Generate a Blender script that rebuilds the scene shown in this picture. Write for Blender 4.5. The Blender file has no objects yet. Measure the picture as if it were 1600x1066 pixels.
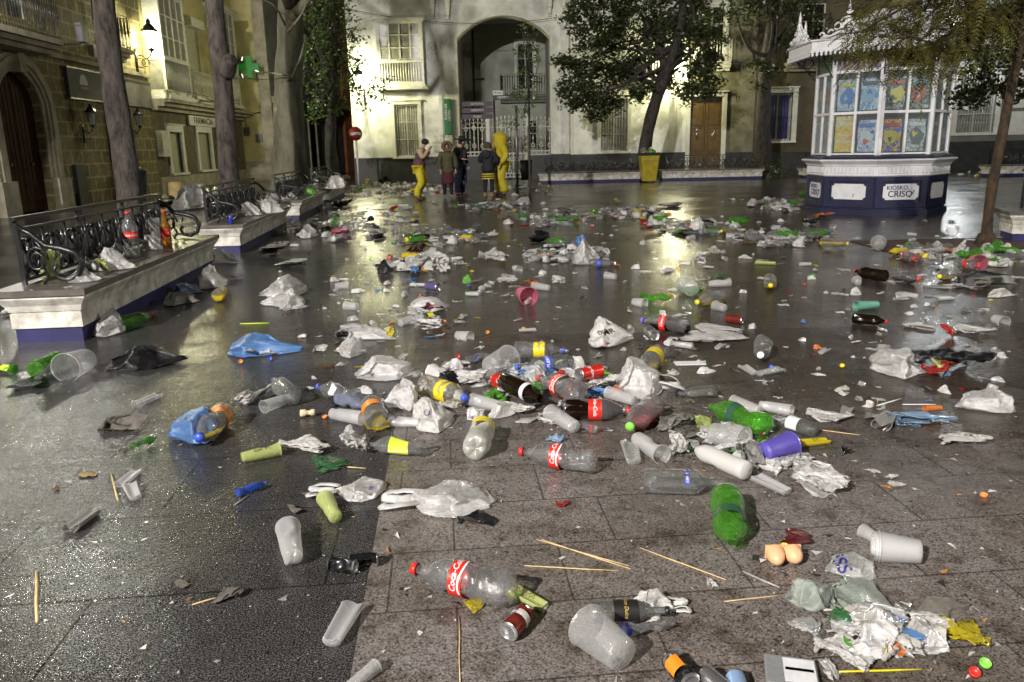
import bpy, math, random
import numpy as np
from mathutils import Vector, Matrix
rnd = random.Random(7)
S = bpy.context.scene
COL = S.collection
PI = math.pi

# ---------------------------------------------------------------- camera
F_PX, CX, CY, EYE = 1244.0, 800.0, 533.0, 1.43
_d = np.array([110.0, 5107.0, F_PX]); _d /= np.linalg.norm(_d)
_y = np.array([0, 0, 1.0]) - _d[2] * _d; _y /= np.linalg.norm(_y)
_x = np.cross(_y, -_d)
RW = np.array([_x, _y, -_d])                       # camera (right, down, forward) -> world
cam_data = bpy.data.cameras.new("camera"); cam = bpy.data.objects.new("camera", cam_data)
COL.objects.link(cam); S.camera = cam
_r, _u, _f = RW @ np.array([1., 0, 0]), RW @ np.array([0, -1., 0]), RW @ np.array([0, 0, 1.])
cam.matrix_world = Matrix(((_r[0], _u[0], -_f[0], 0), (_r[1], _u[1], -_f[1], 0), (_r[2], _u[2], -_f[2], EYE), (0, 0, 0, 1)))
cam_data.sensor_width = 36.0; cam_data.lens = F_PX / 1600.0 * 36.0
cam_data.clip_start = 0.05; cam_data.clip_end = 600
cam_data.dof.use_dof = True; cam_data.dof.focus_distance = 4.0; cam_data.dof.aperture_fstop = 9.0

# ---------------------------------------------------------------- world, exposure
W = bpy.data.worlds.new("World"); S.world = W; W.use_nodes = True
nt = W.node_tree; bg = nt.nodes["Background"]
sky = nt.nodes.new("ShaderNodeTexSky"); sky.sky_type = 'NISHITA'; sky.sun_disc = False
sky.sun_elevation = math.radians(-9); sky.sun_rotation = math.radians(200)
nt.links.new(sky.outputs[0], bg.inputs[0]); bg.inputs[1].default_value = 0.10
mixw = nt.nodes.new("ShaderNodeMixRGB"); mixw.blend_type = 'ADD'; mixw.inputs[0].default_value = 1
mixw.inputs[2].default_value = (0.070, 0.064, 0.052, 1)           # city glow on low cloud
nt.links.new(sky.outputs[0], mixw.inputs[1]); nt.links.new(mixw.outputs[0], bg.inputs[0])
S.view_settings.view_transform = 'Standard'; S.view_settings.look = 'None'
S.view_settings.exposure = 1.1; S.view_settings.gamma = 1.0
S.render.engine = 'CYCLES'
S.cycles.max_bounces = 10; S.cycles.transparent_max_bounces = 24; S.cycles.diffuse_bounces = 3
S.cycles.glossy_bounces = 3; S.cycles.transmission_bounces = 4
S.cycles.caustics_reflective = False; S.cycles.caustics_refractive = False
S.cycles.sample_clamp_indirect = 3.0; S.cycles.use_denoising = True

WARM = (1.0, 0.94, 0.56); COOL = (1.0, 0.95, 0.92)
def lamp(name, loc, power, color, r=0.12):
    l = bpy.data.lights.new(name, 'POINT'); l.energy = power; l.color = color; l.shadow_soft_size = r
    o = bpy.data.objects.new(name, l); o.location = loc; COL.objects.link(o); return o
# lamps: (place of the lit lantern, watts, colour)
LANTERN_A = (-12.38, 29.5, 5.40)      # wall lantern in view on the left facade
LANTERN_B = (-6.25, 35.25, 4.35)       # wall lantern behind the leaves, white building
LANTERN_C = (7.35, 35.5, 4.75)        # wall lantern behind the round tree
LANTERN_D = (19.6, 35.6, 6.0)         # bluish lantern at the right edge
LANTERN_E = (-10.7, 17.2, 6.5)        # wall lantern just out of frame, left facade
FILL_LAMP = (13.5, 3.5, 6.2)          # unseen lamp added as fill for bench sides and right-hand faces
STREET = (-11.0, -12.5, 12.0)            # lamp post behind the photographer

# ---------------------------------------------------------------- pixel geometry (1600x1066 photo) -> the place
def ray(px, py): return RW @ np.array([(px - CX) / F_PX, (py - CY) / F_PX, 1.0])
def G(px, py, z=0.0):
    r = ray(px, py); t = (z - EYE) / r[2]; return np.array([r[0] * t, r[1] * t, z])
def A(px, py, y):
    r = ray(px, py); t = y / r[1]; return np.array([r[0] * t, y, EYE + r[2] * t])

# ---------------------------------------------------------------- mesh builder
class MB:
    def __init__(s): s.v = []; s.f = []; s.m = []; s.s = []; s.n = 0
    def add(s, verts, faces, mi=0, smooth=False, M=None):
        v = np.asarray(verts, float).reshape(-1, 3)
        if M is not None: v = v @ np.array(M)[:3, :3].T + np.array(M)[:3, 3]
        b = s.n; s.v.append(v); s.n += len(v)
        for f in faces: s.f.append(tuple(b + i for i in f)); s.m.append(mi); s.s.append(smooth)
        return s
    def box(s, x0, x1, y0, y1, z0, z1, mi=0, M=None):
        v = [(x0,y0,z0),(x1,y0,z0),(x1,y1,z0),(x0,y1,z0),(x0,y0,z1),(x1,y0,z1),(x1,y1,z1),(x0,y1,z1)]
        return s.add(v, [(0,3,2,1),(4,5,6,7),(0,1,5,4),(1,2,6,5),(2,3,7,6),(3,0,4,7)], mi, False, M)
    def lathe(s, prof, n=16, mi=0, M=None, smooth=True, a0=0.0, a1=2*PI, fn=None):
        full = abs(a1 - a0 - 2*PI) < 1e-6; k = n if full else n + 1
        an = a0 + (a1 - a0) * np.arange(k) / n
        v = np.array([(r*math.cos(a), r*math.sin(a), z) for z, r in prof for a in an])
        if fn is not None: v = fn(v)
        fs = []
        for i in range(len(prof) - 1):
            for j in range(n):
                j2 = (j + 1) % k
                fs.append((i*k+j, i*k+j2, (i+1)*k+j2, (i+1)*k+j))
        return s.add(v, fs, mi, smooth, M)
    def cyl(s, r, z0, z1, n=12, mi=0, M=None, r1=None):
        r1 = r if r1 is None else r1
        return s.lathe([(z0, 0.0001), (z0, r), (z1, r1), (z1, 0.0001)], n, mi, M, False)
    def tube(s, pts, r, n=6, mi=0, smooth=True, cap=True, M=None, flat=1.0):
        P = np.array(pts, float); k = len(P); R = np.full(k, r) if np.isscalar(r) else np.array(r, float)
        T = np.gradient(P, axis=0); T /= np.linalg.norm(T, axis=1)[:, None] + 1e-9
        up = np.array([0, 0, 1.]) if abs(T[0][2]) < .9 else np.array([1., 0, 0])
        V = []; u = np.cross(T[0], up); u /= np.linalg.norm(u)
        for i in range(k):
            u = u - T[i] * np.dot(u, T[i]); u /= np.linalg.norm(u) + 1e-9; w = np.cross(T[i], u)
            for j in range(n):
                a = 2*PI*j/n; V.append(P[i] + R[i] * (u*math.cos(a) + w*math.sin(a)*flat))
        fs = [(i*n+j, i*n+(j+1)%n, (i+1)*n+(j+1)%n, (i+1)*n+j) for i in range(k-1) for j in range(n)]
        if cap: fs += [tuple(range(n-1, -1, -1)), tuple((k-1)*n + j for j in range(n))]
        return s.add(V, fs, mi, smooth, M)
    def bar(s, p0, p1, w, h=None, mi=0):
        h = h or w; p0 = np.array(p0, float); p1 = np.array(p1, float); d = p1 - p0; L = np.linalg.norm(d); d = d / L
        up = np.array([0, 0, 1.]) if abs(d[2]) < .95 else np.array([0, 1., 0])
        x = np.cross(d, up); x /= np.linalg.norm(x); y = np.cross(x, d)
        M = np.eye(4); M[:3, 0] = d; M[:3, 1] = x; M[:3, 2] = y; M[:3, 3] = p0
        return s.box(0, L, -w/2, w/2, -h/2, h/2, mi, M)
    def mesh(s, name, mats):
        me = bpy.data.meshes.new(name)
        me.from_pydata(np.concatenate(s.v).tolist() if s.v else [], [], s.f)
        for m in mats: me.materials.append(m)
        me.polygons.foreach_set("material_index", s.m); me.polygons.foreach_set("use_smooth", s.s)
        me.update(); return me
    def build(s, name, mats, parent=None, loc=None, label=None):
        if not isinstance(mats, (list, tuple)): mats = [mats]
        return link(name, s.mesh(name, mats), parent, loc, label)
def link(name, me, parent=None, loc=None, label=None):
    o = bpy.data.objects.new(name, me); COL.objects.link(o)
    if parent is not None: o.parent = parent
    if loc is not None: o.location = loc
    if label: o["label"] = label
    return o
LABELS = {}
def tag(o, label=None, cat=None, group=None, kind=None):
    if label: o["label"] = label; LABELS.setdefault(label, []).append(o.name)
    if cat: o["category"] = cat
    if group: o["group"] = group
    if kind: o["kind"] = kind
    return o
def empty(name, loc=(0, 0, 0), rz=0.0, M=None):
    o = bpy.data.objects.new(name, None); COL.objects.link(o); o.empty_display_size = .1
    if M is not None: o.matrix_world = M
    else: o.location = loc; o.rotation_euler = (0, 0, rz)
    return o
def frame(p, zdir, xhint=(0, 0, 1)):               # local z along zdir, local x towards xhint
    z = Vector(zdir).normalized(); x = Vector(xhint); x = (x - z * x.dot(z)).normalized(); y = z.cross(x)
    M = Matrix.Identity(4)
    for i in range(3): M[i][0] = x[i]; M[i][1] = y[i]; M[i][2] = z[i]; M[i][3] = float(p[i])
    return M

# ---------------------------------------------------------------- materials
MATS = {}
def newmat(name):
    m = bpy.data.materials.new(name); m.use_nodes = True; return m, m.node_tree, m.node_tree.nodes["Principled BSDF"]
def tex(nt, kind='OBJECT', scale=1.0, detail=4.0, rough=.6, node="ShaderNodeTexNoise", stretch=None):
    tc = nt.nodes.new("ShaderNodeTexCoord"); n = nt.nodes.new(node)
    src = tc.outputs["Object"]
    if kind == 'WORLD': src = nt.nodes.new("ShaderNodeNewGeometry").outputs["Position"]
    if stretch:
        mp = nt.nodes.new("ShaderNodeMapping"); mp.inputs["Scale"].default_value = stretch
        nt.links.new(src, mp.inputs[0]); src = mp.outputs[0]
    nt.links.new(src, n.inputs["Vector"]); n.inputs["Scale"].default_value = scale
    if node == "ShaderNodeTexNoise": n.inputs["Detail"].default_value = detail; n.inputs["Roughness"].default_value = rough
    return n
def ramp(nt, fac, stops):
    r = nt.nodes.new("ShaderNodeValToRGB"); e = r.color_ramp.elements
    while len(e) < len(stops): e.new(.5)
    for k, (p, c) in enumerate(stops): e[k].position = p; e[k].color = (c if len(c) == 4 else (*c, 1))
    nt.links.new(fac, r.inputs[0]); return r
def mat(name, col, rough=.6, metal=0.0, var=.25, scale=6.0, bump=0.0, bscale=40.0, spec=.5, coat=0.0, emit=None, kind='OBJECT', dirt=None):
    if name in MATS: return MATS[name]
    m, nt, b = newmat(name)
    b.inputs["Roughness"].default_value = rough; b.inputs["Metallic"].default_value = metal
    b.inputs["Specular IOR Level"].default_value = spec; b.inputs["Coat Weight"].default_value = coat
    if var:
        n = tex(nt, kind, scale, 6); c = np.array(col)
        lo = np.array(dirt) if dirt is not None else c * (1 - var)
        r = ramp(nt, n.outputs[0], [(.32, tuple(lo)), (.62, tuple(np.minimum(c * (1 + var * .4), 1)))])
        nt.links.new(r.outputs[0], b.inputs["Base Color"])
    else: b.inputs["Base Color"].default_value = (*col, 1)
    if bump:
        n2 = tex(nt, kind, bscale, 5); bp = nt.nodes.new("ShaderNodeBump"); bp.inputs["Strength"].default_value = bump
        bp.inputs["Distance"].default_value = .01; nt.links.new(n2.outputs[0], bp.inputs["Height"]); nt.links.new(bp.outputs[0], b.inputs["Normal"])
    if emit: b.inputs["Emission Color"].default_value = (*emit[0], 1); b.inputs["Emission Strength"].default_value = emit[1]
    MATS[name] = m; return m
def plastic(name, col, clear=.5, rough=.15, milky=.62, trans=.28, gloss=.5, bump=.25, bscale=25.0, tint=None, dirt=.0):
    """thin plastic film or wall: see-through share, translucent share and a sharp gloss"""
    if name in MATS: return MATS[name]
    m = bpy.data.materials.new(name); m.use_nodes = True; nt = m.node_tree; N = nt.nodes; L = nt.links
    N.remove(N["Principled BSDF"]); out = N["Material Output"]
    tr = N.new("ShaderNodeBsdfTransparent"); tr.inputs[0].default_value = (*(tint or col), 1)
    df = N.new("ShaderNodeBsdfDiffuse"); tl = N.new("ShaderNodeBsdfTranslucent"); gl = N.new("ShaderNodeBsdfGlossy")
    gl.inputs["Roughness"].default_value = rough; gl.inputs["Color"].default_value = (1, 1, 1, 1)
    df.inputs[0].default_value = (*col, 1); tl.inputs[0].default_value = (*col, 1)
    if dirt:
        n = tex(nt, 'OBJECT', 9, 6); c = np.array(col)
        r = ramp(nt, n.outputs[0], [(.36, tuple(c * (1 - dirt) * np.array([1, .95, .85]))), (.56, tuple(c))])
        L.new(r.outputs[0], df.inputs[0])
    a = N.new("ShaderNodeMixShader"); a.inputs[0].default_value = trans; L.new(df.outputs[0], a.inputs[1]); L.new(tl.outputs[0], a.inputs[2])
    b = N.new("ShaderNodeMixShader"); L.new(a.outputs[0], b.inputs[1]); L.new(tr.outputs[0], b.inputs[2])
    lw = N.new("ShaderNodeLayerWeight"); lw.inputs[0].default_value = .35
    pw = N.new("ShaderNodeMath"); pw.operation = 'POWER'; pw.inputs[1].default_value = 2.6; L.new(lw.outputs["Facing"], pw.inputs[0])
    cm = N.new("ShaderNodeMath"); cm.operation = 'MULTIPLY_ADD'; cm.inputs[1].default_value = -clear*milky; cm.inputs[2].default_value = clear; L.new(pw.outputs[0], cm.inputs[0]); L.new(cm.outputs[0], b.inputs[0])
    mu = N.new("ShaderNodeMath"); mu.operation = 'MULTIPLY_ADD'; mu.inputs[1].default_value = gloss; mu.inputs[2].default_value = gloss * .10
    L.new(lw.outputs["Fresnel"], mu.inputs[0])
    c = N.new("ShaderNodeMixShader"); L.new(mu.outputs[0], c.inputs[0]); L.new(b.outputs[0], c.inputs[1]); L.new(gl.outputs[0], c.inputs[2])
    if bump:
        n2 = tex(nt, 'OBJECT', bscale, 3); bp = N.new("ShaderNodeBump"); bp.inputs["Strength"].default_value = bump
        bp.inputs["Distance"].default_value = .02; L.new(n2.outputs[0], bp.inputs["Height"])
        for s_ in (gl, df): L.new(bp.outputs[0], s_.inputs["Normal"])
        L.new(bp.outputs[0], lw.inputs["Normal"])
    L.new(c.outputs[0], out.inputs[0]); MATS[name] = m; return m
def glow(name, col, strength):
    if name in MATS: return MATS[name]
    m, nt, b = newmat(name); b.inputs["Base Color"].default_value = (.8, .8, .8, 1)
    b.inputs["Emission Color"].default_value = (*col, 1); b.inputs["Emission Strength"].default_value = strength
    MATS[name] = m; return m

# ---------------------------------------------------------------- the wet paving
def paving(name, cols, cols2, bw, bh, joint, speck, soil, glit, near, far, edge=None, y2=(3.0, 6.2), mortar=.006):
    m, nt, b = newmat(name); N = nt.nodes; L = nt.links
    geo = N.new("ShaderNodeNewGeometry"); mp = N.new("ShaderNodeMapping"); mp.inputs["Rotation"].default_value = (0, 0, PAVE_ROT)
    L.new(geo.outputs["Position"], mp.inputs[0]); sx = N.new("ShaderNodeSeparateXYZ"); L.new(geo.outputs["Position"], sx.inputs[0])
    def noise(scale, det=4, ro=.6, src=mp.outputs[0]):
        n = N.new("ShaderNodeTexNoise"); n.inputs["Scale"].default_value = scale; n.inputs["Detail"].default_value = det
        n.inputs["Roughness"].default_value = ro; L.new(src, n.inputs["Vector"]); return n
    def math_(op, *a):
        x = N.new("ShaderNodeMath"); x.operation = op
        for i, q in enumerate(a):
            if isinstance(q, (int, float)): x.inputs[i].default_value = q
            else: L.new(q, x.inputs[i])
        return x.outputs[0]
    def mixc(f, a, c, mode='MIX'):
        x = N.new("ShaderNodeMixRGB"); x.blend_type = mode
        for i, q in enumerate((f, a, c)):
            if isinstance(q, (int, float)): x.inputs[i].default_value = q if i == 0 else (q, q, q, 1)
            elif isinstance(q, tuple): x.inputs[i].default_value = (*q, 1)
            else: L.new(q, x.inputs[i])
        return x.outputs[0]
    def rng(v, a, c):
        x = N.new("ShaderNodeMapRange"); L.new(v, x.inputs[0]); x.inputs[1].default_value = a; x.inputs[2].default_value = c; x.interpolation_type = 'SMOOTHSTEP'; return x.outputs[0]
    big = noise(.9, 6, .62); wob = math_('MULTIPLY_ADD', big.outputs[0], 7.0, math_('ADD', sx.outputs[1], -3.5))
    flood = rng(wob, 7.0, 12.5)
    if edge: second = rng(math_('ADD', math_('MULTIPLY_ADD', sx.outputs[1], .078, sx.outputs[0]), .32), -.02, .02)
    else: second = rng(math_('MULTIPLY_ADD', sx.outputs[0], .55, math_('MULTIPLY_ADD', big.outputs[0], 5.0, math_('ADD', sx.outputs[1], -2.5))), *y2)
    sp = noise(speck, 4, .62)
    c = mixc(second, ramp(nt, sp.outputs[0], list(zip((.36, .47, .63), cols))).outputs[0], ramp(nt, sp.outputs[0], list(zip((.34, .48, .66), cols2))).outputs[0])
    bigr = ramp(nt, big.outputs[0], [(.34, (.50, .44, .36)), (.60, (1, 1, 1))]); c = mixc(soil, c, bigr.outputs[0], 'MULTIPLY')
    mid2 = noise(7, 8, .7); mr = ramp(nt, mid2.outputs[0], [(.50, (1, 1, 1)), (.66, (.34, .27, .20))]); c = mixc(soil, c, mr.outputs[0], 'MULTIPLY')
    br = N.new("ShaderNodeTexBrick"); L.new(mp.outputs[0], br.inputs["Vector"]); br.inputs["Scale"].default_value = 1
    br.inputs["Color1"].default_value = (1, 1, 1, 1); br.inputs["Color2"].default_value = (.80, .80, .81, 1); br.inputs["Mortar"].default_value = (.16, .14, .12, 1)
    br.inputs["Mortar Size"].default_value = mortar; br.inputs["Mortar Smooth"].default_value = .3; br.offset = .37
    br.inputs["Brick Width"].default_value = bw; br.inputs["Row Height"].default_value = bh
    c = mixc(joint, c, br.outputs["Color"], 'MULTIPLY'); L.new(c, b.inputs["Base Color"])
    pud = noise(.7, 5, .65); pm = rng(pud.outputs[0], .42, .60)          # 0 standing water, 1 drained stone
    rn = mixc(pm, near[0], near[1]); rf = mixc(pm, far[0], far[1]); L.new(mixc(flood, rn, rf), b.inputs["Roughness"])
    keep = math_('MULTIPLY', math_('MULTIPLY_ADD', flood, -.82, 1.0), math_('MULTIPLY_ADD', pm, .6, .4))
    g1 = noise(glit[1], 2, .5); g2 = noise(28, 4, .6); g3 = noise(4.5, 3, .5)
    prev = None
    for h, st, di in ((g1, math_('MULTIPLY', keep, glit[0]), .006), (g2, math_('MULTIPLY_ADD', keep, .05, .50), .008), (g3, .34, .013)):
        x = N.new("ShaderNodeBump"); x.inputs["Distance"].default_value = di; L.new(h.outputs[0], x.inputs["Height"])
        if isinstance(st, float): x.inputs["Strength"].default_value = st
        else: L.new(st, x.inputs["Strength"])
        if prev: L.new(prev, x.inputs["Normal"])
        prev = x.outputs[0]
    b4 = N.new("ShaderNodeBump"); b4.invert = True; b4.inputs["Strength"].default_value = .5; b4.inputs["Distance"].default_value = .004; L.new(br.outputs["Fac"], b4.inputs["Height"]); L.new(prev, b4.inputs["Normal"])
    L.new(b4.outputs[0], b.inputs["Normal"]); MATS[name] = m; return m
PAVE_ROT = -0.085
BROWN = ((.014, .0115, .009), (.048, .038, .030), (.10, .084, .070))
M_dark = paving("wet_dark_granite", ((.007, .0065, .007), (.018, .017, .017), (.15, .145, .145)), BROWN, 1.2, .62, .7, 190., .35, (.80, 66.), (.07, .16), (.15, .27), edge=True)
M_light = paving("pale_speckled_granite", ((.030, .026, .023), (.185, .162, .148), (.32, .295, .275)), BROWN, .60, .38, .72, 150., .85, (.45, 120.), (.22, .40), (.16, .30), mortar=.0045)
# ground: one sheet to the horizon, the pale slabs laid a few millimetres above it
MB().add([(-150, -40, 0), (150, -40, 0), (150, 260, 0), (-150, 260, 0)], [(0, 1, 2, 3)]).build("ground", M_dark)
tag(bpy.data.objects["ground"], kind="structure")
def bx(y): return -0.32 - y * 0.078
o = MB().add([(x, y, .003) for x, y in [(bx(-6), -6), (30, -6), (30, 6.5), (bx(6.05), 6.05)]], [(0, 1, 2, 3)]).build("pavement", M_light); tag(o, kind="structure")
# ================================================================ buildings
M_white = mat("white_plaster", (.70, .71, .65), .8, var=.40, scale=1.1, bump=.25, bscale=30, kind='WORLD')
M_whitetrim = mat("white_painted_trim", (.66, .66, .58), .6, var=.12, scale=4, kind='WORLD')
M_whitewood = mat("white_painted_wood", (.62, .62, .54), .5, var=.22, scale=8, kind='WORLD')
M_plinth = mat("dark_stone_plinth", (.035, .037, .036), .55, var=.4, scale=3, bump=.3, bscale=18, kind='WORLD')
M_grey = mat("grey_plaster", (.20, .21, .18), .85, var=.3, scale=1.2, bump=.3, kind='WORLD')
M_yellow = mat("yellow_ochre_plaster", (.46, .41, .20), .85, var=.3, scale=.9, bump=.3, kind='WORLD')
M_orange = mat("orange_plaster", (.28, .10, .035), .85, var=.3, scale=.9, kind='WORLD')
M_stone = mat("oyster_stone", (.13, .11, .065), .9, var=.4, scale=3, bump=.8, bscale=14, kind='WORLD')
M_stonetrim = mat("worn_limestone", (.33, .30, .22), .85, var=.35, scale=2.5, bump=.4, bscale=20, kind='WORLD')
M_darkwood = mat("dark_varnished_wood", (.035, .012, .006), .75, var=.5, scale=3, spec=.15, kind='WORLD')
M_brownwood = mat("brown_varnished_wood", (.115, .066, .012), .4, var=.3, scale=5, kind='WORLD')
M_iron = mat("black_cast_iron", (.012, .012, .013), .28, var=0, spec=.6, bump=.25, bscale=60, coat=.4)
M_greyiron = mat("painted_white_iron", (.60, .60, .56), .5, var=.15, scale=8)
M_glass = mat("dark_window_glass", (.02, .022, .024), .08, var=0, spec=.9)
M_curtain = mat("window_glass_with_curtain", (.22, .22, .19), .35, var=.35, scale=5, spec=.8, kind='WORLD')
M_blueglass = mat("blue_lit_glass", (.035, .035, .16), .3, var=.4, scale=3, spec=.8, kind='WORLD')  # blue base colour stands in for the window's blue light
M_shutter = mat("cream_roller_shutter", (.42, .42, .31), .5, var=.15, scale=6, kind='WORLD')
M_metalgrey = mat("grey_sheet_metal", (.16, .16, .165), .35, metal=.6, var=.3, scale=3, kind='WORLD')
M_black = mat("matt_black", (.01, .01, .011), .5, var=0)
M_ink = mat("printed_dark_ink", (.02, .02, .03), .6, var=0)
M_inkwhite = mat("printed_white_ink", (.75, .75, .72), .5, var=0)
def ashlar(name, c1, c2, mort, w, h, off=0.0):
    m, nt, b = newmat(name); geo = nt.nodes.new("ShaderNodeNewGeometry"); sx = nt.nodes.new("ShaderNodeSeparateXYZ"); cb = nt.nodes.new("ShaderNodeCombineXYZ")
    nt.links.new(geo.outputs["Position"], sx.inputs[0])
    ad = nt.nodes.new("ShaderNodeMath"); ad.operation = 'ADD'; nt.links.new(sx.outputs[0], ad.inputs[0]); nt.links.new(sx.outputs[1], ad.inputs[1])
    nt.links.new(ad.outputs[0], cb.inputs[0]); nt.links.new(sx.outputs[2], cb.inputs[1])
    br = nt.nodes.new("ShaderNodeTexBrick"); br.inputs["Scale"].default_value = 1; br.inputs["Brick Width"].default_value = w; br.inputs["Row Height"].default_value = h
    br.inputs["Mortar Size"].default_value = .035; br.inputs["Mortar Smooth"].default_value = .4; br.inputs["Bias"].default_value = -.1
    br.inputs["Color1"].default_value = (*c1, 1); br.inputs["Color2"].default_value = (*c2, 1); br.inputs["Mortar"].default_value = (*mort, 1)
    nt.links.new(cb.outputs[0], br.inputs["Vector"])
    n = tex(nt, 'WORLD', 7, 8, .7); r = ramp(nt, n.outputs[0], [(.35, (.45, .42, .38)), (.65, (1, 1, 1))])
    mx = nt.nodes.new("ShaderNodeMixRGB"); mx.blend_type = 'MULTIPLY'; mx.inputs[0].default_value = .9
    nt.links.new(br.outputs[0], mx.inputs[1]); nt.links.new(r.outputs[0], mx.inputs[2]); nt.links.new(mx.outputs[0], b.inputs[0])
    n2 = tex(nt, 'WORLD', 16, 6, .75); bp = nt.nodes.new("ShaderNodeBump"); bp.inputs["Strength"].default_value = .9; bp.inputs["Distance"].default_value = .03
    nt.links.new(n2.outputs[0], bp.inputs["Height"]); nt.links.new(bp.outputs[0], b.inputs["Normal"]); b.inputs["Roughness"].default_value = .85
    MATS[name] = m; return m
M_ashlar = ashlar("oyster_stone_blocks", (.17, .145, .07), (.27, .225, .11), (.40, .36, .16), .62, .40)

class Facade:
    """a wall plane: s along it, z up, d out of it towards the square"""
    def __init__(s, O, u):
        s.O = np.array(O, float); u = np.array([u[0], u[1], 0.]); s.u = u / np.linalg.norm(u)
        s.n = np.array([s.u[1], -s.u[0], 0.])
        s.M = np.eye(4); s.M[:3, 0] = s.u; s.M[:3, 1] = s.n; s.M[:3, 2] = (0, 0, 1); s.M[:3, 3] = s.O
    def at(s, px, py, d=0.0):
        r = ray(px, py); o = s.O + s.n * d; e = np.array([0, 0, EYE]); t = np.dot(o - e, s.n) / np.dot(r, s.n); p = e + r * t
        return float(np.dot(p - s.O, s.u)), float(p[2])
    def rect(s, x0, y0, x1, y1, d=0.0):            # pixels: left, bottom, right, top
        a = s.at(x0, y0, d); b = s.at(x1, y1, d); return a[0], b[0], a[1], b[1]
    def box(s, mb, s0, s1, z0, z1, d0, d1, mi=0): return mb.box(s0, s1, d0, d1, z0, z1, mi, s.M)
    def pt(s, a, d, z): return s.O + s.u * a + s.n * d + np.array([0, 0, z])
def wb(mb, name, mats, parent=None, label=None):   # vertices are given in world coordinates
    o = mb.build(name, mats, None, None, label)
    if parent is not None:
        o.parent = parent; o.matrix_parent_inverse = Matrix.Translation(-parent.location) if parent.type == 'EMPTY' and parent.parent is None else Matrix.Identity(4)
    return o
def wall_mesh(F, mb, s0, s1, z0, z1, holes, reveal=.3, mi=0, thick=.5, arches=()):
    S_ = sorted({s0, s1, *[h[0] for h in holes], *[h[1] for h in holes]}); Z_ = sorted({z0, z1, *[h[2] for h in holes], *[h[3] for h in holes]})
    P = lambda a, d, z: F.pt(a, d, z)
    for i in range(len(S_) - 1):
        for j in range(len(Z_) - 1):
            cs, cz = (S_[i] + S_[i+1]) / 2, (Z_[j] + Z_[j+1]) / 2
            if cs < s0 or cs > s1 or cz < z0 or cz > z1 or any(h[0] < cs < h[1] and h[2] < cz < h[3] for h in holes): continue
            mb.add([P(S_[i], 0, Z_[j]), P(S_[i+1], 0, Z_[j]), P(S_[i+1], 0, Z_[j+1]), P(S_[i], 0, Z_[j+1])], [(0, 1, 2, 3)], mi)
    for (a, b, c, d) in holes:
        for q in ([(a, 0, c), (a, 0, d), (a, -reveal, d), (a, -reveal, c)], [(b, 0, c), (b, 0, d), (b, -reveal, d), (b, -reveal, c)],
                  [(a, 0, d), (b, 0, d), (b, -reveal, d), (a, -reveal, d)], [(a, 0, c), (b, 0, c), (b, -reveal, c), (a, -reveal, c)]):
            mb.add([P(*k) for k in q], [(0, 1, 2, 3)], mi)
    # the returns of the wall
    for q in ([(s0, 0, z0), (s0, 0, z1), (s0, -thick*8, z1), (s0, -thick*8, z0)], [(s1, 0, z0), (s1, 0, z1), (s1, -thick*8, z1), (s1, -thick*8, z0)],
              [(s0, 0, z1), (s1, 0, z1), (s1, -thick*8, z1), (s0, -thick*8, z1)]):
        mb.add([P(*k) for k in q], [(0, 1, 2, 3)], mi)
def arch_fill(F, mb, s0, s1, zs, zc, depth=.3, mi=0, n=18):
    """spandrels of a segmental arch in a rectangular hole that ends at zc"""
    h = zc - zs; w = (s1 - s0) / 2; R = (w*w + h*h) / (2*h); cx = (s0 + s1) / 2; cz = zc - R
    pts = [(s0 + (s1-s0)*i/n) for i in range(n+1)]; zz = [cz + math.sqrt(max(R*R - (a-cx)**2, 0)) for a in pts]
    for i in range(n):
        a, b = pts[i], pts[i+1]
        mb.add([F.pt(a, 0, zz[i]), F.pt(b, 0, zz[i+1]), F.pt(b, 0, zc), F.pt(a, 0, zc)], [(0, 1, 2, 3)], mi)
        mb.add([F.pt(a, 0, zz[i]), F.pt(b, 0, zz[i+1]), F.pt(b, -depth, zz[i+1]), F.pt(a, -depth, zz[i])], [(0, 1, 2, 3)], mi)
    return list(zip(pts, zz))
def window(F, par, s0, s1, z0, z1, d=-.2, cols=2, rows=3, fr=None, pane=None, bw=.05, name="window"):
    fr = fr or M_whitewood; pane = pane or M_glass; w = MB(); ex = .002
    F.box(w, s0, s0+bw, z0, z1, d, d+.06); F.box(w, s1-bw, s1, z0, z1, d, d+.06)
    F.box(w, s0+bw, s1-bw, z0, z0+bw, d, d+.055); F.box(w, s0+bw, s1-bw, z1-bw, z1, d, d+.055)
    for i in range(1, cols):
        x = s0 + (s1-s0)*i/cols; F.box(w, x-bw*.45, x+bw*.45, z0+bw, z1-bw, d, d+.05)
    for j in range(1, rows):
        z = z0 + (z1-z0)*j/rows; F.box(w, s0+bw, s1-bw, z-bw*.3, z+bw*.3, d, d+.04)
    o = wb(w, name, fr, par); p = MB(); F.box(p, s0+ex, s1-ex, z0+ex, z1-ex, d-.03, d+.01)
    q = wb(p, "pane", pane); q.parent = o; return o
def grille(F, par, s0, s1, z0, z1, d=.08, step=.13, m=None, rails=3):
    g = MB(); n = max(2, int(round((s1-s0)/step)))
    for i in range(n+1):
        a = s0 + (s1-s0)*i/n; g.tube([F.pt(a, d, z0), F.pt(a, d, z1)], .009, 5)
        for zz in (.18, .5, .82):
            z = z0 + (z1-z0)*zz; g.tube([F.pt(a, d, z-.03), F.pt(a, d, z), F.pt(a, d, z+.03)], [.008, .022, .008], 5)
    for j in range(rails+1):
        z = z0 + (z1-z0)*j/rails; g.bar(F.pt(s0, d, z), F.pt(s1, d, z), .03, .012)
    return wb(g, "window_grille", m or M_greyiron, par)
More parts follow.
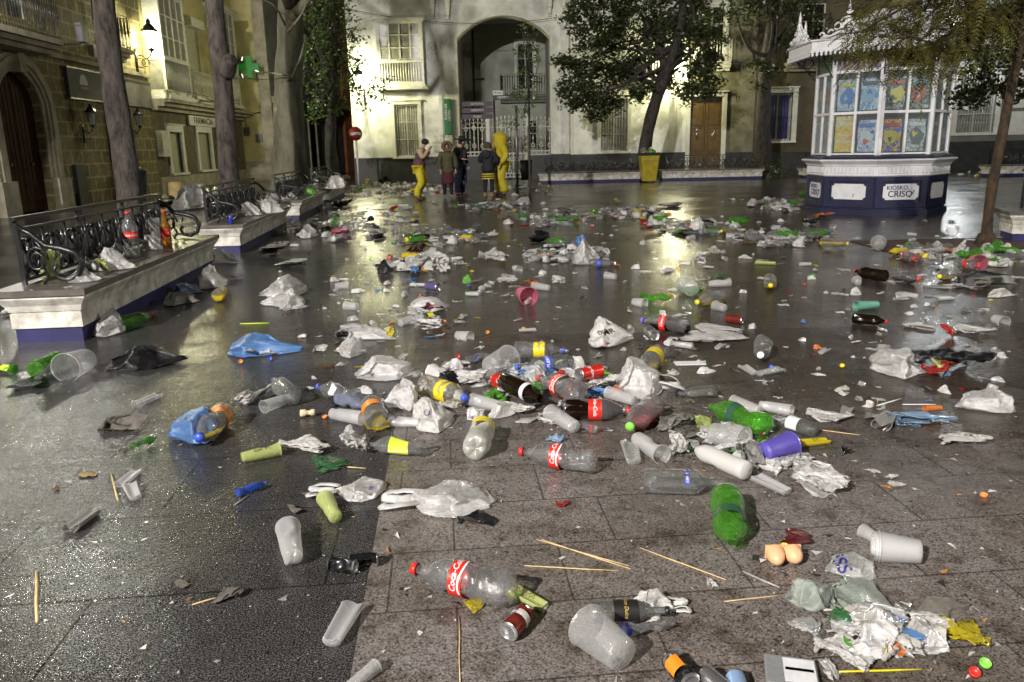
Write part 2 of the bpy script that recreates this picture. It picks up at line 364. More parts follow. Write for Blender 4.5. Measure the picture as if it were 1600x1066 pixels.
def surround(F, par, s0, s1, z0, z1, w=.16, d=.07, m=None, sill=True, name="window_surround"):
    g = MB(); F.box(g, s0-w, s0, z0, z1, .003, d); F.box(g, s1, s1+w, z0, z1, .003, d); F.box(g, s0-w, s1+w, z1, z1+w, .003, d*1.05); F.box(g, s0-w-.04, s1+w+.04, z1+w, z1+w+.05, .003, d*1.8)
    if sill: F.box(g, s0-w, s1+w, z0-.09, z0, .003, d*1.9)
    return wb(g, name, m or M_whitetrim, par)
def mirador(F, par, s0, s1, zb, zm, zt, d=.55, cols=4, rows=3, fr=None, pane=None, name="enclosed_balcony"):
    """glazed timber balcony: base slab, baluster panel, glazing, hood"""
    fr = fr or M_whitewood; g = MB()
    for i, (o, h) in enumerate(((.14, .09), (.08, .09), (.0, .08))): F.box(g, s0-o, s1+o, zb-.26+i*.09, zb-.26+i*.09+h, .003, d+o)
    F.box(g, s0, s1, zm-.05, zm+.04, .003, d+.03)
    F.box(g, s0-.06, s1+.06, zt, zt+.08, .003, d+.08); F.box(g, s0-.12, s1+.12, zt+.08, zt+.16, .003, d+.15)
    for a in (s0, s1-.09): F.box(g, a, a+.09, zb, zt, d-.09, d)
    F.box(g, s0+.03, s1-.03, zb-.0, zb+.07, .01, d-.012)
    o = wb(g, name, fr, par)
    b = MB(); F.box(b, s0+.06, s1-.06, zb+.07, zm-.05, .01, d-.06); q = wb(b, "panel", M_curtain if fr is M_whitewood else fr); q.parent = o
    b = MB(); n = int((s1-s0)/.12)
    for i in range(1, n):
        a = s0+.09 + (s1-s0-.18)*i/n; b.tube([F.pt(a, d-.02, zb+.07), F.pt(a, d-.02, (zb+zm)/2), F.pt(a, d-.02, zm-.05)], [.018, .03, .018], 6)
    q = wb(b, "balusters", fr); q.parent = o
    w = window(F, None, s0+.09, s1-.09, zm+.04, zt, d-.07, cols, rows, fr, pane or M_curtain, .07, "glazing"); w.parent = o
    for a in (s0+.02, s1-.05):                      # glazed sides
        b = MB()
        F.box(b, a, a+.03, zm+.04, zt, .02, .07); F.box(b, a, a+.03, zm+.04, zt, d-.14, d-.092)
        for j in range(1, rows): z = zm + (zt-zm)*j/rows; F.box(b, a, a+.03, z-.02, z+.02, .07, d-.14)
        F.box(b, a+.01, a+.022, zm+.04, zt, .065, d-.135); q = wb(b, "side_glazing", fr); q.parent = o
    return o
def balcony(F, par, s0, s1, zb, h=.95, d=.7, m=None, slab=None, step=.12, name="balcony"):
    g = MB()
    for i, (o, hh) in enumerate(((-.28, .12), (-.14, .12), (.0, .14))): F.box(g, s0-.02-o*0, s1, zb-.38+i*.12, zb-.38+i*.12+hh-.001, .003, d+o)
    o = wb(g, name, slab or M_stonetrim, par); r = MB(); n = int((s1-s0)/step)
    for z in (zb+.08, zb+h): r.bar(F.pt(s0, d-.06, z), F.pt(s1, d-.06, z), .035, .02); [r.bar(F.pt(a, .02, z), F.pt(a, d-.06, z), .03, .02) for a in (s0, s1)]
    for i in range(n+1):
        a = s0 + (s1-s0)*i/n; r.tube([F.pt(a, d-.06, zb), F.pt(a, d-.06, zb+h*.3), F.pt(a, d-.06, zb+h*.55), F.pt(a, d-.06, zb+h)], [.009, .009, .022, .009], 5)
    for k in range(1, 6):
        for a in (s0, s1): r.tube([F.pt(a, d*k/6-.03, zb), F.pt(a, d*k/6-.03, zb+h)], .01, 5)
    q = wb(r, "railing", m or M_iron); q.parent = o; return o
def text_mesh(txt, size, shear=0.0, depth=0.002, font_sp=1.0):
    c = bpy.data.curves.new("writing", 'FONT'); c.body = txt; c.size = size; c.shear = shear; c.extrude = depth; c.align_x = 'CENTER'; c.align_y = 'CENTER'
    c.space_character = font_sp; c.resolution_u = 3; c.offset = size * .012
    o = bpy.data.objects.new("writing", c); COL.objects.link(o); bpy.context.view_layer.update()
    me = bpy.data.meshes.new_from_object(o.evaluated_get(bpy.context.evaluated_depsgraph_get()))
    bpy.data.objects.remove(o); bpy.data.curves.remove(c)
    v = np.array([p.co[:] for p in me.vertices]).reshape(-1, 3); f = [tuple(p.vertices) for p in me.polygons]
    bpy.data.meshes.remove(me); return v, f
def ftext(F, mb, txt, s, z, size, d=.01, rot=0.0, mi=0, sx=1.0, shear=0.0):
    v, f = text_mesh(txt, size, shear); c, sn = math.cos(rot), math.sin(rot)
    x = v[:, 0]*sx; y = v[:, 1]
    P = np.stack([s + x*c - y*sn, d + v[:, 2], z + x*sn + y*c], 1); return mb.add(P, f, mi, False, F.M)
def thing(name, loc, label, cat, group=None, rz=0.0, M=None):
    return tag(empty(name, loc, rz, M), label, cat, group)

# ---- back of the square: facades at y = 36.7
FB = Facade((0, 36.7, 0), (1, 0))
B1 = thing("white_building", (-2, 36.7, 0), "white plastered town building with a wide arched gateway beside the lamp", "building")
xw0, xw1 = -6.88, 2.78
lw = (-5.0, -3.95, 1.12, 3.36); arch = (-2.12, 1.93, 0.0, 6.96)
w = MB(); wall_mesh(FB, w, xw0, xw1, 0, 11.5, [lw, arch], .28)
arc = arch_fill(FB, w, arch[0], arch[1], 6.05, 6.96, .9)
wb(w, "wall", M_white, B1)
w = MB()
for a, b in ((xw0-.02, arch[0]), (1.93, xw1)):
    w = MB(); FB.box(w, a, b, 0, 1.031, .0, .07); FB.box(w, a, b, 1.03, 1.09, .0, .10); wb(w, "plinth", M_plinth, B1)
w = MB()
for a, b in ((-6.88, -6.70), (-3.02, -2.86), (2.58, 2.74)): FB.box(w, a, b, 1.09, 11, .003, .05)
for i in range(len(arc)-1):                         # archivolt
    (a, za), (b, zb) = arc[i], arc[i+1]; w.add([FB.pt(a, .04, za), FB.pt(b, .04, zb), FB.pt(b, .04, zb+.10), FB.pt(a, .04, za+.10)], [(0, 1, 2, 3)])
    w.add([FB.pt(a, .04, za), FB.pt(b, .04, zb), FB.pt(b, 0, zb), FB.pt(a, 0, za)], [(0, 1, 2, 3)])
for a in (arch[0]-.09, arch[1]): FB.box(w, a, a+.09, 1.1, 6.05, .003, .04)
FB.box(w, -6.88, 2.78, 7.72, 7.84, .003, .12)
for s_ in (-6.0, 0.0): pass
wb(w, "pilasters_and_mouldings", M_whitetrim, B1)
for a in (-3.1, -2.45, 1.92, 2.52):                 # carved corbels under the upper floor
    w = MB(); P_ = [(0, .30), (.1, .32), (.22, .22), (.35, .26), (.5, .15), (.62, .17), (.75, .05)]
    for k in range(len(P_)-1): FB.box(w, a-.11+.01*k, a+.11-.01*k, 7.72-P_[k+1][0], 7.72-P_[k][0], .052, .05+P_[k][1])
    w.lathe([(-.05, .0001), (-.03, .07), (.03, .08), (.06, .0001)], 8, 0, Matrix.Translation(FB.pt(a, .12, 6.9)))
    wb(w, "corbel", M_whitetrim, B1)
for (px, py, r_) in ((676, 75, .24), (693, 62, .2), (690, 97, .12)):   # plaster relief medallions
    s_, z_ = FB.at(px, py); w = MB(); w.tube([FB.pt(s_+r_*math.cos(t), .02, z_+r_*math.sin(t)) for t in np.linspace(0, 2*PI, 20)], .02, 5); w.tube([FB.pt(s_+r_*.5*math.cos(t), .02, z_+r_*.5*math.sin(t)) for t in np.linspace(0, 2*PI, 14)], .02, 5)
    wb(w, "plaster_relief", M_whitetrim, B1)
window(FB, B1, *lw, d=-.2, cols=2, rows=3, pane=M_curtain); grille(FB, B1, lw[0]+.02, lw[1]-.02, lw[2], lw[3], .02, .105, M_whitewood, 3)
surround(FB, B1, *lw, w=.15)
mirador(FB, B1, -5.55, -3.55, 4.22, 5.12, 6.72, .5, 4, 3)
w = MB(); FB.box(w, -7.0, -6.98, 6.95, 7.0, 0, .02)
# recess behind the arch
w = MB(); FR = Facade((0, 41.5, 0), (1, 0))
for x in (arch[0]-.01, arch[1]+.01): w.add([(x, 36.9, 0), (x, 41.5, 0), (x, 41.5, 7.4), (x, 36.9, 7.4)], [(0, 1, 2, 3)])
wall_mesh(FR, w, -2.4, 2.4, 0, 7.6, [(.55, 1.35, 4.2, 6.4)], .2)
w.add([(-2.4, 36.95, 7.3), (2.4, 36.95, 7.3), (2.4, 41.5, 7.3), (-2.4, 41.5, 7.3)], [(0, 1, 2, 3)])
wb(w, "courtyard_wall", mat("courtyard_plaster", (.42, .43, .36), .85, var=.25, scale=1.2, kind='WORLD'), B1)
window(FR, B1, .55, 1.35, 4.2, 6.4, -.1, 2, 3); surround(FR, B1, .55, 1.35, 4.2, 6.4, .14)
balcony(FR, B1, -.3, 2.1, 3.95, .95, .6, M_iron, M_grey)
window(FR, B1, .75, 1.5, 1.4, 2.75, .03, 2, 2); 
w = MB(); w.tube([(-1.6, 41.4, 7), (-1.6, 41.4, 3.9), (-1.7, 41.4, 3.2)], .05, 6); w.tube([(-1.6, 41.35, 4.7), (-1.1, 41.3, 4.75)], .03, 5); wb(w, "drainpipe", M_plinth, B1)
w = MB(); s_, z_ = FB.at(1.0, 1.0); ftext(FB, w, "12", 2.33, 3.05, .26, .006); wb(w, "house_number", M_ink, B1)
# the white iron gate
GT = thing("iron_gate", (-.1, 36.9, 0), "white wrought iron gate with ring patterned bars filling the archway", "gate")
def gate_panel(x0, x1, z0, z1, hump=.0):
    g = MB(); n = max(3, int((x1-x0)/.165)); Y = 36.85
    for i in range(n+1):
        x = x0 + (x1-x0)*i/n; zt = z1 + hump*math.sin(PI*i/n); ring = i % 2
        g.tube([(x, Y, z0), (x, Y, zt)], .017, 5); g.tube([(x, Y, zt), (x, Y, zt+.09), (x, Y, zt+.2)], [.017, .045, .002], 5)
        if ring:
            for zc in (z0+.30*(zt-z0), z0+.80*(zt-z0)): g.tube([(x+.07*math.cos(t), Y, zc+.10*math.sin(t)) for t in np.linspace(0, 2*PI, 13)], .02, 5)
            for zc in (z0+.5*(zt-z0),): g.tube([(x, Y, zc-.06), (x, Y, zc), (x, Y, zc+.06)], [.02, .05, .02], 5)
        if i < n:
            xm = x + (x1-x0)/n/2
            g.tube([(xm+.08*math.cos(t), Y, z0+.11+.08*math.sin(t)) for t in np.linspace(0, 2*PI, 9)], .018, 4)
            g.tube([(x, Y, zt-.16), (xm, Y, zt-.04), (x+(x1-x0)/n, Y, zt-.16)], .017, 4)
    for z in (z0+.03, z0+.2, z1-.2): g.bar((x0, Y, z), (x1, Y, z), .04, .03)
    return g
w = gate_panel(-2.05, -.95, 1.05, 2.5, .1); wb(w, "side_panel", M_greyiron, GT)
w = gate_panel(-.80, .78, .08, 1.05); wb(w, "gate_leaf", M_greyiron, GT); w = gate_panel(-.80, .78, 1.12, 2.5, .14); wb(w, "gate_leaf", M_greyiron, GT)
w = gate_panel(.95, 1.88, 1.05, 2.5, .1); wb(w, "side_panel", M_greyiron, GT)
for x in (-.87, .87): w = MB().box(x-.06, x+.06, 36.79, 36.91, 0, 2.75); w.lathe([(2.75, .08), (2.8, .1), (2.9, .0001)], 8, 0, Matrix.Translation((x, 36.85, 0))); wb(w, "gate_post", M_greyiron, GT)
for a_, b_ in ((-2.1, -.95), (.95, 1.92)): wb(MB().box(a_, b_, 36.7, 37.0, 0, 1.04), "dwarf_wall", M_plinth, GT)

# ---- grey-white building right of the arch
B2 = thing("pale_building", (5.4, 36.7, 0), "pale building with barred window behind the round tree", "building")
lw2 = (4.15, 5.35, 1.15, 3.4); up2 = (5.95, 7.0, 4.35, 6.7)
w = MB(); wall_mesh(FB, w, 2.80, 8.02, 0, 11.5, [lw2, up2], .25); wb(w, "wall", M_white, B2)
w = MB(); FB.box(w, 2.80, 8.02, 0, 1.05, 0, .06); wb(w, "plinth", M_plinth, B2)
w = MB(); FB.box(w, 2.82, 2.95, 1.05, 11, .003, .05); FB.box(w, 7.2, 7.42, 1.05, 4.0, .003, .06); FB.box(w, 7.5, 7.72, 1.05, 4.0, .003, .10); FB.box(w, 2.82, 8.0, 4.0, 4.14, .003, .2); FB.box(w, 2.82, 8.0, 7.7, 7.85, .003, .2); wb(w, "mouldings", M_whitetrim, B2)
window(FB, B2, *lw2, d=-.18, cols=2, rows=3, pane=M_curtain); grille(FB, B2, lw2[0], lw2[1], lw2[2], lw2[3], .04, .12, M_whitewood); surround(FB, B2, *lw2, w=.15)
window(FB, B2, *up2, d=-.12, cols=2, rows=4); balcony(FB, B2, 5.7, 7.25, 4.3, .9, .5, M_whitewood, M_whitetrim)
# ---- stone building with the brown door
B3 = thing("stone_building", (9.4, 36.7, 0), "greenish grey stone building with a tall brown double door", "building")
dr = (8.12, 9.55, .12, 3.42); uw = (8.35, 9.55, 4.9, 7.2)
w = MB(); wall_mesh(FB, w, 8.04, 10.98, 0, 11.5, [dr, uw], .3); wb(w, "wall", mat("grey_green_stone", (.20, .19, .12), .9, var=.4, scale=2, bump=.6, bscale=9, kind='WORLD'), B3)
w = MB(); FB.box(w, 9.75, 10.98, 0, 1.0, 0, .06); wb(w, "plinth", M_plinth, B3); w = MB(); FB.box(w, 8.04, 9.7, 0, .1, 0, .4); wb(w, "doorstep", M_plinth, B3)
surround(FB, B3, *dr, w=.18, d=.1, sill=False, name="door_surround")
for a in (8.12, 8.84):
    d_ = MB(); FB.box(d_, a+.005, a+.705, .13, 3.4, -.2, -.13)
    for z0_, z1_ in ((.25, 1.0), (1.12, 2.1), (2.22, 3.25)):
        for q in ((a+.1, a+.12), (a+.6, a+.62)): FB.box(d_, q[0], q[1], z0_, z1_, -.13, -.10)
        FB.box(d_, a+.12, a+.6, z0_, z0_+.02, -.13, -.10); FB.box(d_, a+.12, a+.6, z1_-.02, z1_, -.13, -.10)
    o = wb(d_, "door", M_brownwood, B3); k = MB()
    for zz in (1.95, 1.75): k.tube([FB.pt(a+.36+.05*math.cos(t), -.08, zz+.08*math.sin(t)) for t in np.linspace(0, 2*PI, 10)], .02, 5)
    q = wb(k, "knocker", mat("polished_metal", (.6, .6, .65), .2, metal=1, var=0)); q.parent = o
window(FB, B3, *uw, d=-.05, cols=2, rows=3, bw=.09); surround(FB, B3, *uw, w=.12); balcony(FB, B3, 8.2, 9.75, 4.85, .9, .5, M_whitewood, M_whitetrim)
w = MB(); ftext(FB, w, "17", 10.2, 3.32, .24, .008); wb(w, "house_number", M_ink, B3)
# ---- dark building with the blue window
B4 = thing("dark_building", (14, 36.7, 0), "dim brown building with a blue lit barred window behind the kiosk", "building")
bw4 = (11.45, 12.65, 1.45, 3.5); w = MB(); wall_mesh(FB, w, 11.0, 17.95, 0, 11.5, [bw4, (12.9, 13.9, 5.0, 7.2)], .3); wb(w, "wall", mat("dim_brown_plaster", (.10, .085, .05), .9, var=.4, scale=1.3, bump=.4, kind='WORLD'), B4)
w = MB(); FB.box(w, 11.0, 17.95, 0, .95, 0, .05); wb(w, "plinth", M_plinth, B4)
window(FB, B4, *bw4, d=-.2, cols=2, rows=1, pane=M_blueglass, bw=.08); grille(FB, B4, *bw4, .06, .14, M_iron, 2); surround(FB, B4, *bw4, w=.22, m=M_whitetrim)
window(FB, B4, 12.9, 13.9, 5.0, 7.2, d=-.2, cols=2, rows=3); balcony(FB, B4, 12.2, 14.4, 4.75, .95, .6, M_iron, M_stonetrim)
# ---- pale panelled building on the right
B5 = thing("panelled_building", (22, 36.7, 0), "pale panelled building with barred window at the right edge", "building")
ww = (20.0, 21.7, 1.6, 4.1)
w = MB(); wall_mesh(FB, w, 18.0, 34, 0, 11.5, [ww], .3); wb(w, "wall", M_grey, B5)
w = MB(); FB.box(w, 18.0, 34, 0, 1.25, 0, .08); wb(w, "plinth", M_plinth, B5)
w = MB()
for k in range(7):
    for j in range(3): FB.box(w, 22.3+k*1.5, 23.65+k*1.5, 1.5+j*1.15, 2.5+j*1.15, .003, .05)
FB.box(w, 18, 34, 4.9, 5.1, .003, .2); wb(w, "stone_panels", M_whitetrim, B5)
window(FB, B5, *ww, d=-.2, cols=2, rows=3, pane=M_curtain); grille(FB, B5, *ww, .05, .12, M_greyiron); surround(FB, B5, *ww, w=.2)

# ---- left side facade
FLF = Facade((-12.5, 20, 0), (-.05, 1))
B6 = thing("ashlar_building", tuple(FLF.pt(2, 0, 0)), "old stone block building with a dark arched doorway on the left", "building")
ad = (.45, 2.5, 0.0, 3.6); sh = (6.55, 8.35, 0, 3.0); bd = (1.0, 2.4, 5.0, 7.6)
L6 = (-14, 10.35)
w = MB(); wall_mesh(FLF, w, L6[0], L6[1], 0, 12, [ad, sh, (-1.2, .1, 4.95, 7.6), (1.6, 2.9, 4.95, 7.6), (6.5, 7.7, 4.95, 7.6)], .35); arc = arch_fill(FLF, w, ad[0], ad[1], 2.85, 3.6, .35)
wb(w, "wall", M_ashlar, B6)
w = MB()
for k, (o, d0) in enumerate(((.0, .05), (.16, .10), (.30, .14), (.44, .10), (.54, .06))):
    for i in range(len(arc)-1):
        (a, za), (b, zb) = arc[i], arc[i+1]; c_ = (ad[0]+ad[1])/2; f_ = 1 + o/1.03; f2 = 1 + (o+.15)/1.03; dz = .9
        q = lambda s_, z_, f, d: FLF.pt(c_ + (s_-c_)*f, d, 2.85 + (z_-2.85)*(1+(f-1)*1.1))
        w.add([q(a, za, f_, d0), q(b, zb, f_, d0), q(b, zb, f2, d0), q(a, za, f2, d0), q(a, za, f_, 0), q(b, zb, f_, 0), q(b, zb, f2, 0), q(a, za, f2, 0)], [(0, 1, 2, 3), (0, 1, 5, 4), (2, 3, 7, 6)])
    for a, sg in ((ad[0], -1), (ad[1], 1)):
        x0, x1 = sorted((a + sg*o, a + sg*(o+.15))); FLF.box(w, x0, x1, .85, 2.85, .002, d0)
for a in (ad[0]-.72, ad[1]+.02): FLF.box(w, a, a+.70, 0, .85, .002, .2)
FLF.box(w, 1.32, 1.62, 3.55, 4.05, .003, .25)
wb(w, "doorway_moulding", M_stonetrim, B6)
for a in (ad[0], 1.48):
    d_ = MB(); FLF.box(d_, a+.01, a+1.01, .02, 3.59, -.28, -.2)
    for k in range(5): FLF.box(d_, a+.06+k*.19, a+.21+k*.19, .3, 3.3, -.2, -.185)
    o = wb(d_, "door", M_darkwood, B6); k = MB()
    k.lathe([(0, .0001), (.0, .05), (.03, .04), (.06, .0001)], 8, 0, frame(FLF.pt(a+.5, -.18, 1.25), FLF.n)); q = wb(k, "handle", mat("worn_brass", (.5, .36, .1), .35, metal=1, var=.2)); q.parent = o
for a, b in ((-1.2, .1), (1.6, 2.9), (6.5, 7.7)): window(FLF, B6, a, b, 4.95, 7.6, -.3, 2, 4)
balcony(FLF, B6, -7.0, 2.3, 4.42, 1.0, .95); balcony(FLF, B6, 6.3, 7.95, 4.8, 1.0, .6)
w = MB(); FLF.box(w, 2.5, L6[1], 4.12, 4.24, .003, .14); wb(w, "string_course", M_stonetrim, B6)
w = MB()
for k in range(26): FLF.box(w, sh[0], sh[1], .03+k*.108, .03+k*.108+.1, -.2, -.17 if k % 2 else -.16)
wb(w, "roller_shutter", M_metalgrey, B6)
w = MB(); FLF.box(w, 3.75, 4.3, 0, 1.2, .0, .12); wb(w, "notice_board", M_black, B6)
for q in ((sh[0]-.12, sh[0], 0, 3.0, .003, .06), (sh[1], sh[1]+.1, .9, 3.0, .003, .06)): w = MB(); FLF.box(w, *q); wb(w, "door_jamb", M_metalgrey, B6)
# shop fascia (dark and light board), a thing each
for (s0, s1, c, lab) in ((4.05, 8.02, (.045, .038, .038), "long dark brown shop fascia board with a white emblem above the shutter"), (8.08, 10.25, (.20, .19, .17), "pale worn fascia board beside the dark one on the left facade")):
    t = thing("shop_sign", tuple(FLF.pt((s0+s1)/2, .1, 3.1)), lab, "sign", "fascia boards on the left facade"); b = MB(); FLF.box(b, s0, s1, 3.1, 3.92, .02, .12)
    wb(b, "board", mat("fascia_%.2f" % c[0], c, .7, var=.3, scale=2, kind='WORLD'), t); b = MB()
    FLF.box(b, s0-.03, s1+.03, 3.92, 3.96, .02, .15); FLF.box(b, s0-.03, s1+.03, 3.06, 3.1, .02, .15); wb(b, "rim", M_metalgrey, t)
    if s0 < 5:
        b = MB(); c0 = FLF.pt(5.0, .125, 3.45); n = 16
        b.add([FLF.pt(5.0+.26*math.cos(PI*i/n), .127, 3.5+.3*math.sin(PI*i/n)) for i in range(n+1)], [tuple(range(n+1))]); wb(b, "emblem", mat("dim_emblem", (.3,.3,.3), .6, var=0), t)
        b = MB(); FLF.box(b, 4.75, 5.25, 3.38, 3.44, .12, .128); wb(b, "emblem_base", mat("dull_red_lettering", (.22, .05, .03), .6, var=0), t)

# ---- yellow building with white glazed balconies
B7 = thing("yellow_building", tuple(FLF.pt(16, 0, 0)), "yellow plastered building with white glazed balconies lit by the wall lantern", "building")
x7 = (10.37, 22.4); w = MB()
h1 = FLF.rect(259, 277, 290, 198); h2 = FLF.rect(304, 273, 335, 199)
h1 = (11.75, 13.05, .72, 2.28); h2 = (15.1, 16.75, .75, 2.32)
wall_mesh(FLF, w, x7[0], x7[1], 0, 3.0, [h1, h2], .25); wb(w, "ground_floor_wall", M_stone, B7)
w = MB(); fw = (15.2, 16.7, 3.75, 6.6); wall_mesh(FLF, w, x7[0], x7[1], 3.0, 12, [fw], .25); wb(w, "wall", M_yellow, B7)
w = MB(); FLF.box(w, x7[0], x7[1], 0, .6, .002, .08); wb(w, "plinth", M_stonetrim, B7)
w = MB(); FLF.box(w, x7[0], x7[1], 3.02, 3.16, .003, .25); FLF.box(w, x7[0], x7[1], 3.16, 3.3, .003, .5); FLF.box(w, x7[0], x7[1], 3.3, 3.42, .003, .72); wb(w, "cornice", M_stonetrim, B7)
for h in (h1, h2): window(FLF, B7, *h, d=-.15, cols=1, rows=14, fr=M_shutter, pane=M_shutter, bw=.04); surround(FLF, B7, *h, w=.26, d=.09)
mirador(FLF, B7, 10.6, 13.3, 3.68, 4.85, 7.9, .6, 4, 4); mirador(FLF, B7, 18.1, 20.5, 3.75, 5.0, 7.8, .6, 3, 4)
window(FLF, B7, *fw, d=-.1, cols=1, rows=26, fr=M_shutter, pane=M_shutter, bw=.03); balcony(FLF, B7, 13.9, 17.6, 3.75, .95, .6, M_whitewood, M_whitetrim)
w = MB(); FLF.box(w, 15.1, 16.8, 6.6, 6.95, .003, .3); wb(w, "shutter_box", M_whitewood, B7)
w = MB(); r_ = random.Random(3)
for k in range(5):                                  # cables looped along the cornice
    pts = [FLF.pt(10.2 + i*1.1, .55 + .1*r_.random(), 3.55 + .22*r_.random() + .15*math.sin(i*1.9+k)) for i in range(10)]; w.tube(pts, .018, 4)
wb(w, "cables", M_stonetrim, B7)
w = MB(); FLF.box(w, 10.55, 11.15, 1.35, 2.3, .0, .22); wb(w, "meter_box", M_whitewood, B7)
t = thing("shop_sign", tuple(FLF.pt(15, .1, 2.6)), "pale lettered shop sign over the two shuttered windows on the left", "sign", "fascia boards on the left facade")
a_, b_, c_, d_ = FLF.rect(291, 194, 331, 174); b = MB(); FLF.box(b, a_, b_, 2.58, 2.98, .05, .14); wb(b, "board", M_whitetrim, t)
b = MB(); ftext(FLF, b, "FARMACIA", (a_+b_)/2, 2.78, .36, .145, sx=1.45); wb(b, "lettering", M_ink, t)
# ---- the wall that faces the square, then the side street
FW = Facade((-13.62, 42.4, 0), (1, 0))
B8 = thing("corner_building", (-13, 42.4, 0), "tall ochre corner wall carrying the green cross", "building")
w = MB(); wall_mesh(FW, w, -.6, 1.55, 0, 12, [], .2); w.box(-14.2, -12.07, 42.4, 50, 0, 12) if False else None; wb(w, "wall", M_yellow, B8)
w = MB(); FW.box(w, -.6, 1.62, 5.9, 6.05, .003, .12); FW.box(w, 1.05, 1.62, 0, 12, .004, .1); FW.box(w, -.6, 1.05, 0, 1.0, .003, .05); wb(w, "mouldings", M_stonetrim, B8)
w = MB(); w.tube([FW.pt(-.6, .05, 3.4), FW.pt(.5, .05, 3.35), FW.pt(1.5, .08, 3.5), FW.pt(1.6, .05, 2.6)], .03, 5); w.tube([FW.pt(.2, .05, 3.35), FW.pt(.25, .05, 2.7)], .015, 4); wb(w, "cables", M_ink, B8)
for q in ((.15, .38, 2.3, 2.7, .0, .12), (.72, 1.0, 1.95, 2.35, .0, .1)): w = MB(); FW.box(w, *q); wb(w, "junction_box", M_metalgrey, B8)
FS = Facade((-12.0, 42.4, 0), (.06, 1))
B9 = thing("side_street_building", (-12, 50, 0), "dark terrace of doors and cornice along the side street", "building")
dl = [(2.4, 3.5, .1, 3.0), (6.0, 7.3, .05, 3.2), (9.8, 11.0, .9, 3.0), (2.6, 3.6, 4.6, 6.6), (8.0, 9.2, 4.6, 6.8)]
w = MB(); wall_mesh(FS, w, .05, 13.5, 0, 11, dl, .3); wb(w, "wall", M_grey, B9)
w = MB(); FS.box(w, .05, 13.5, 3.9, 4.05, .003, .25); FS.box(w, .05, 13.5, 4.05, 4.2, .003, .5); wb(w, "cornice", M_stonetrim, B9)
for h in dl: window(FS, B9, *h, d=-.2, cols=2, rows=3, fr=M_darkwood); surround(FS, B9, *h, w=.2, m=M_stonetrim, sill=False)
balcony(FS, B9, 7.4, 9.9, 4.5, .95, .5)
FO = Facade((-11.0, 56, 0), (.30, 1))
B10 = thing("orange_building", (-10.5, 60, 0), "orange plastered building at the far end of the side street", "building")
ol = [(1.2, 2.2, 1.0, 3.6), (1.2, 2.2, 5, 7.2), (4.5, 5.6, 1.0, 3.6)]; w = MB(); wall_mesh(FO, w, 0, 16, 0, 12, ol, .3); wb(w, "wall", M_orange, B10)
for h in ol: window(FO, B10, *h, d=-.1, cols=2, rows=3, pane=M_curtain); surround(FO, B10, *h, w=.15)
# far end of the street, buildings behind the photographer's left
B11 = thing("street_end_building", (-6, 74, 0), "unlit grey building closing the end of the side street", "building")
FE = Facade((-16, 74, 0), (1, 0)); w = MB(); wall_mesh(FE, w, 0, 18, 0, 11, [(4, 5.2, 1, 3.4), (8, 9.2, 1, 3.4)], .3); wb(w, "wall", M_grey, B11)
for h in ((4, 5.2, 1, 3.4), (8, 9.2, 1, 3.4)): window(FE, B11, *h, d=-.15)
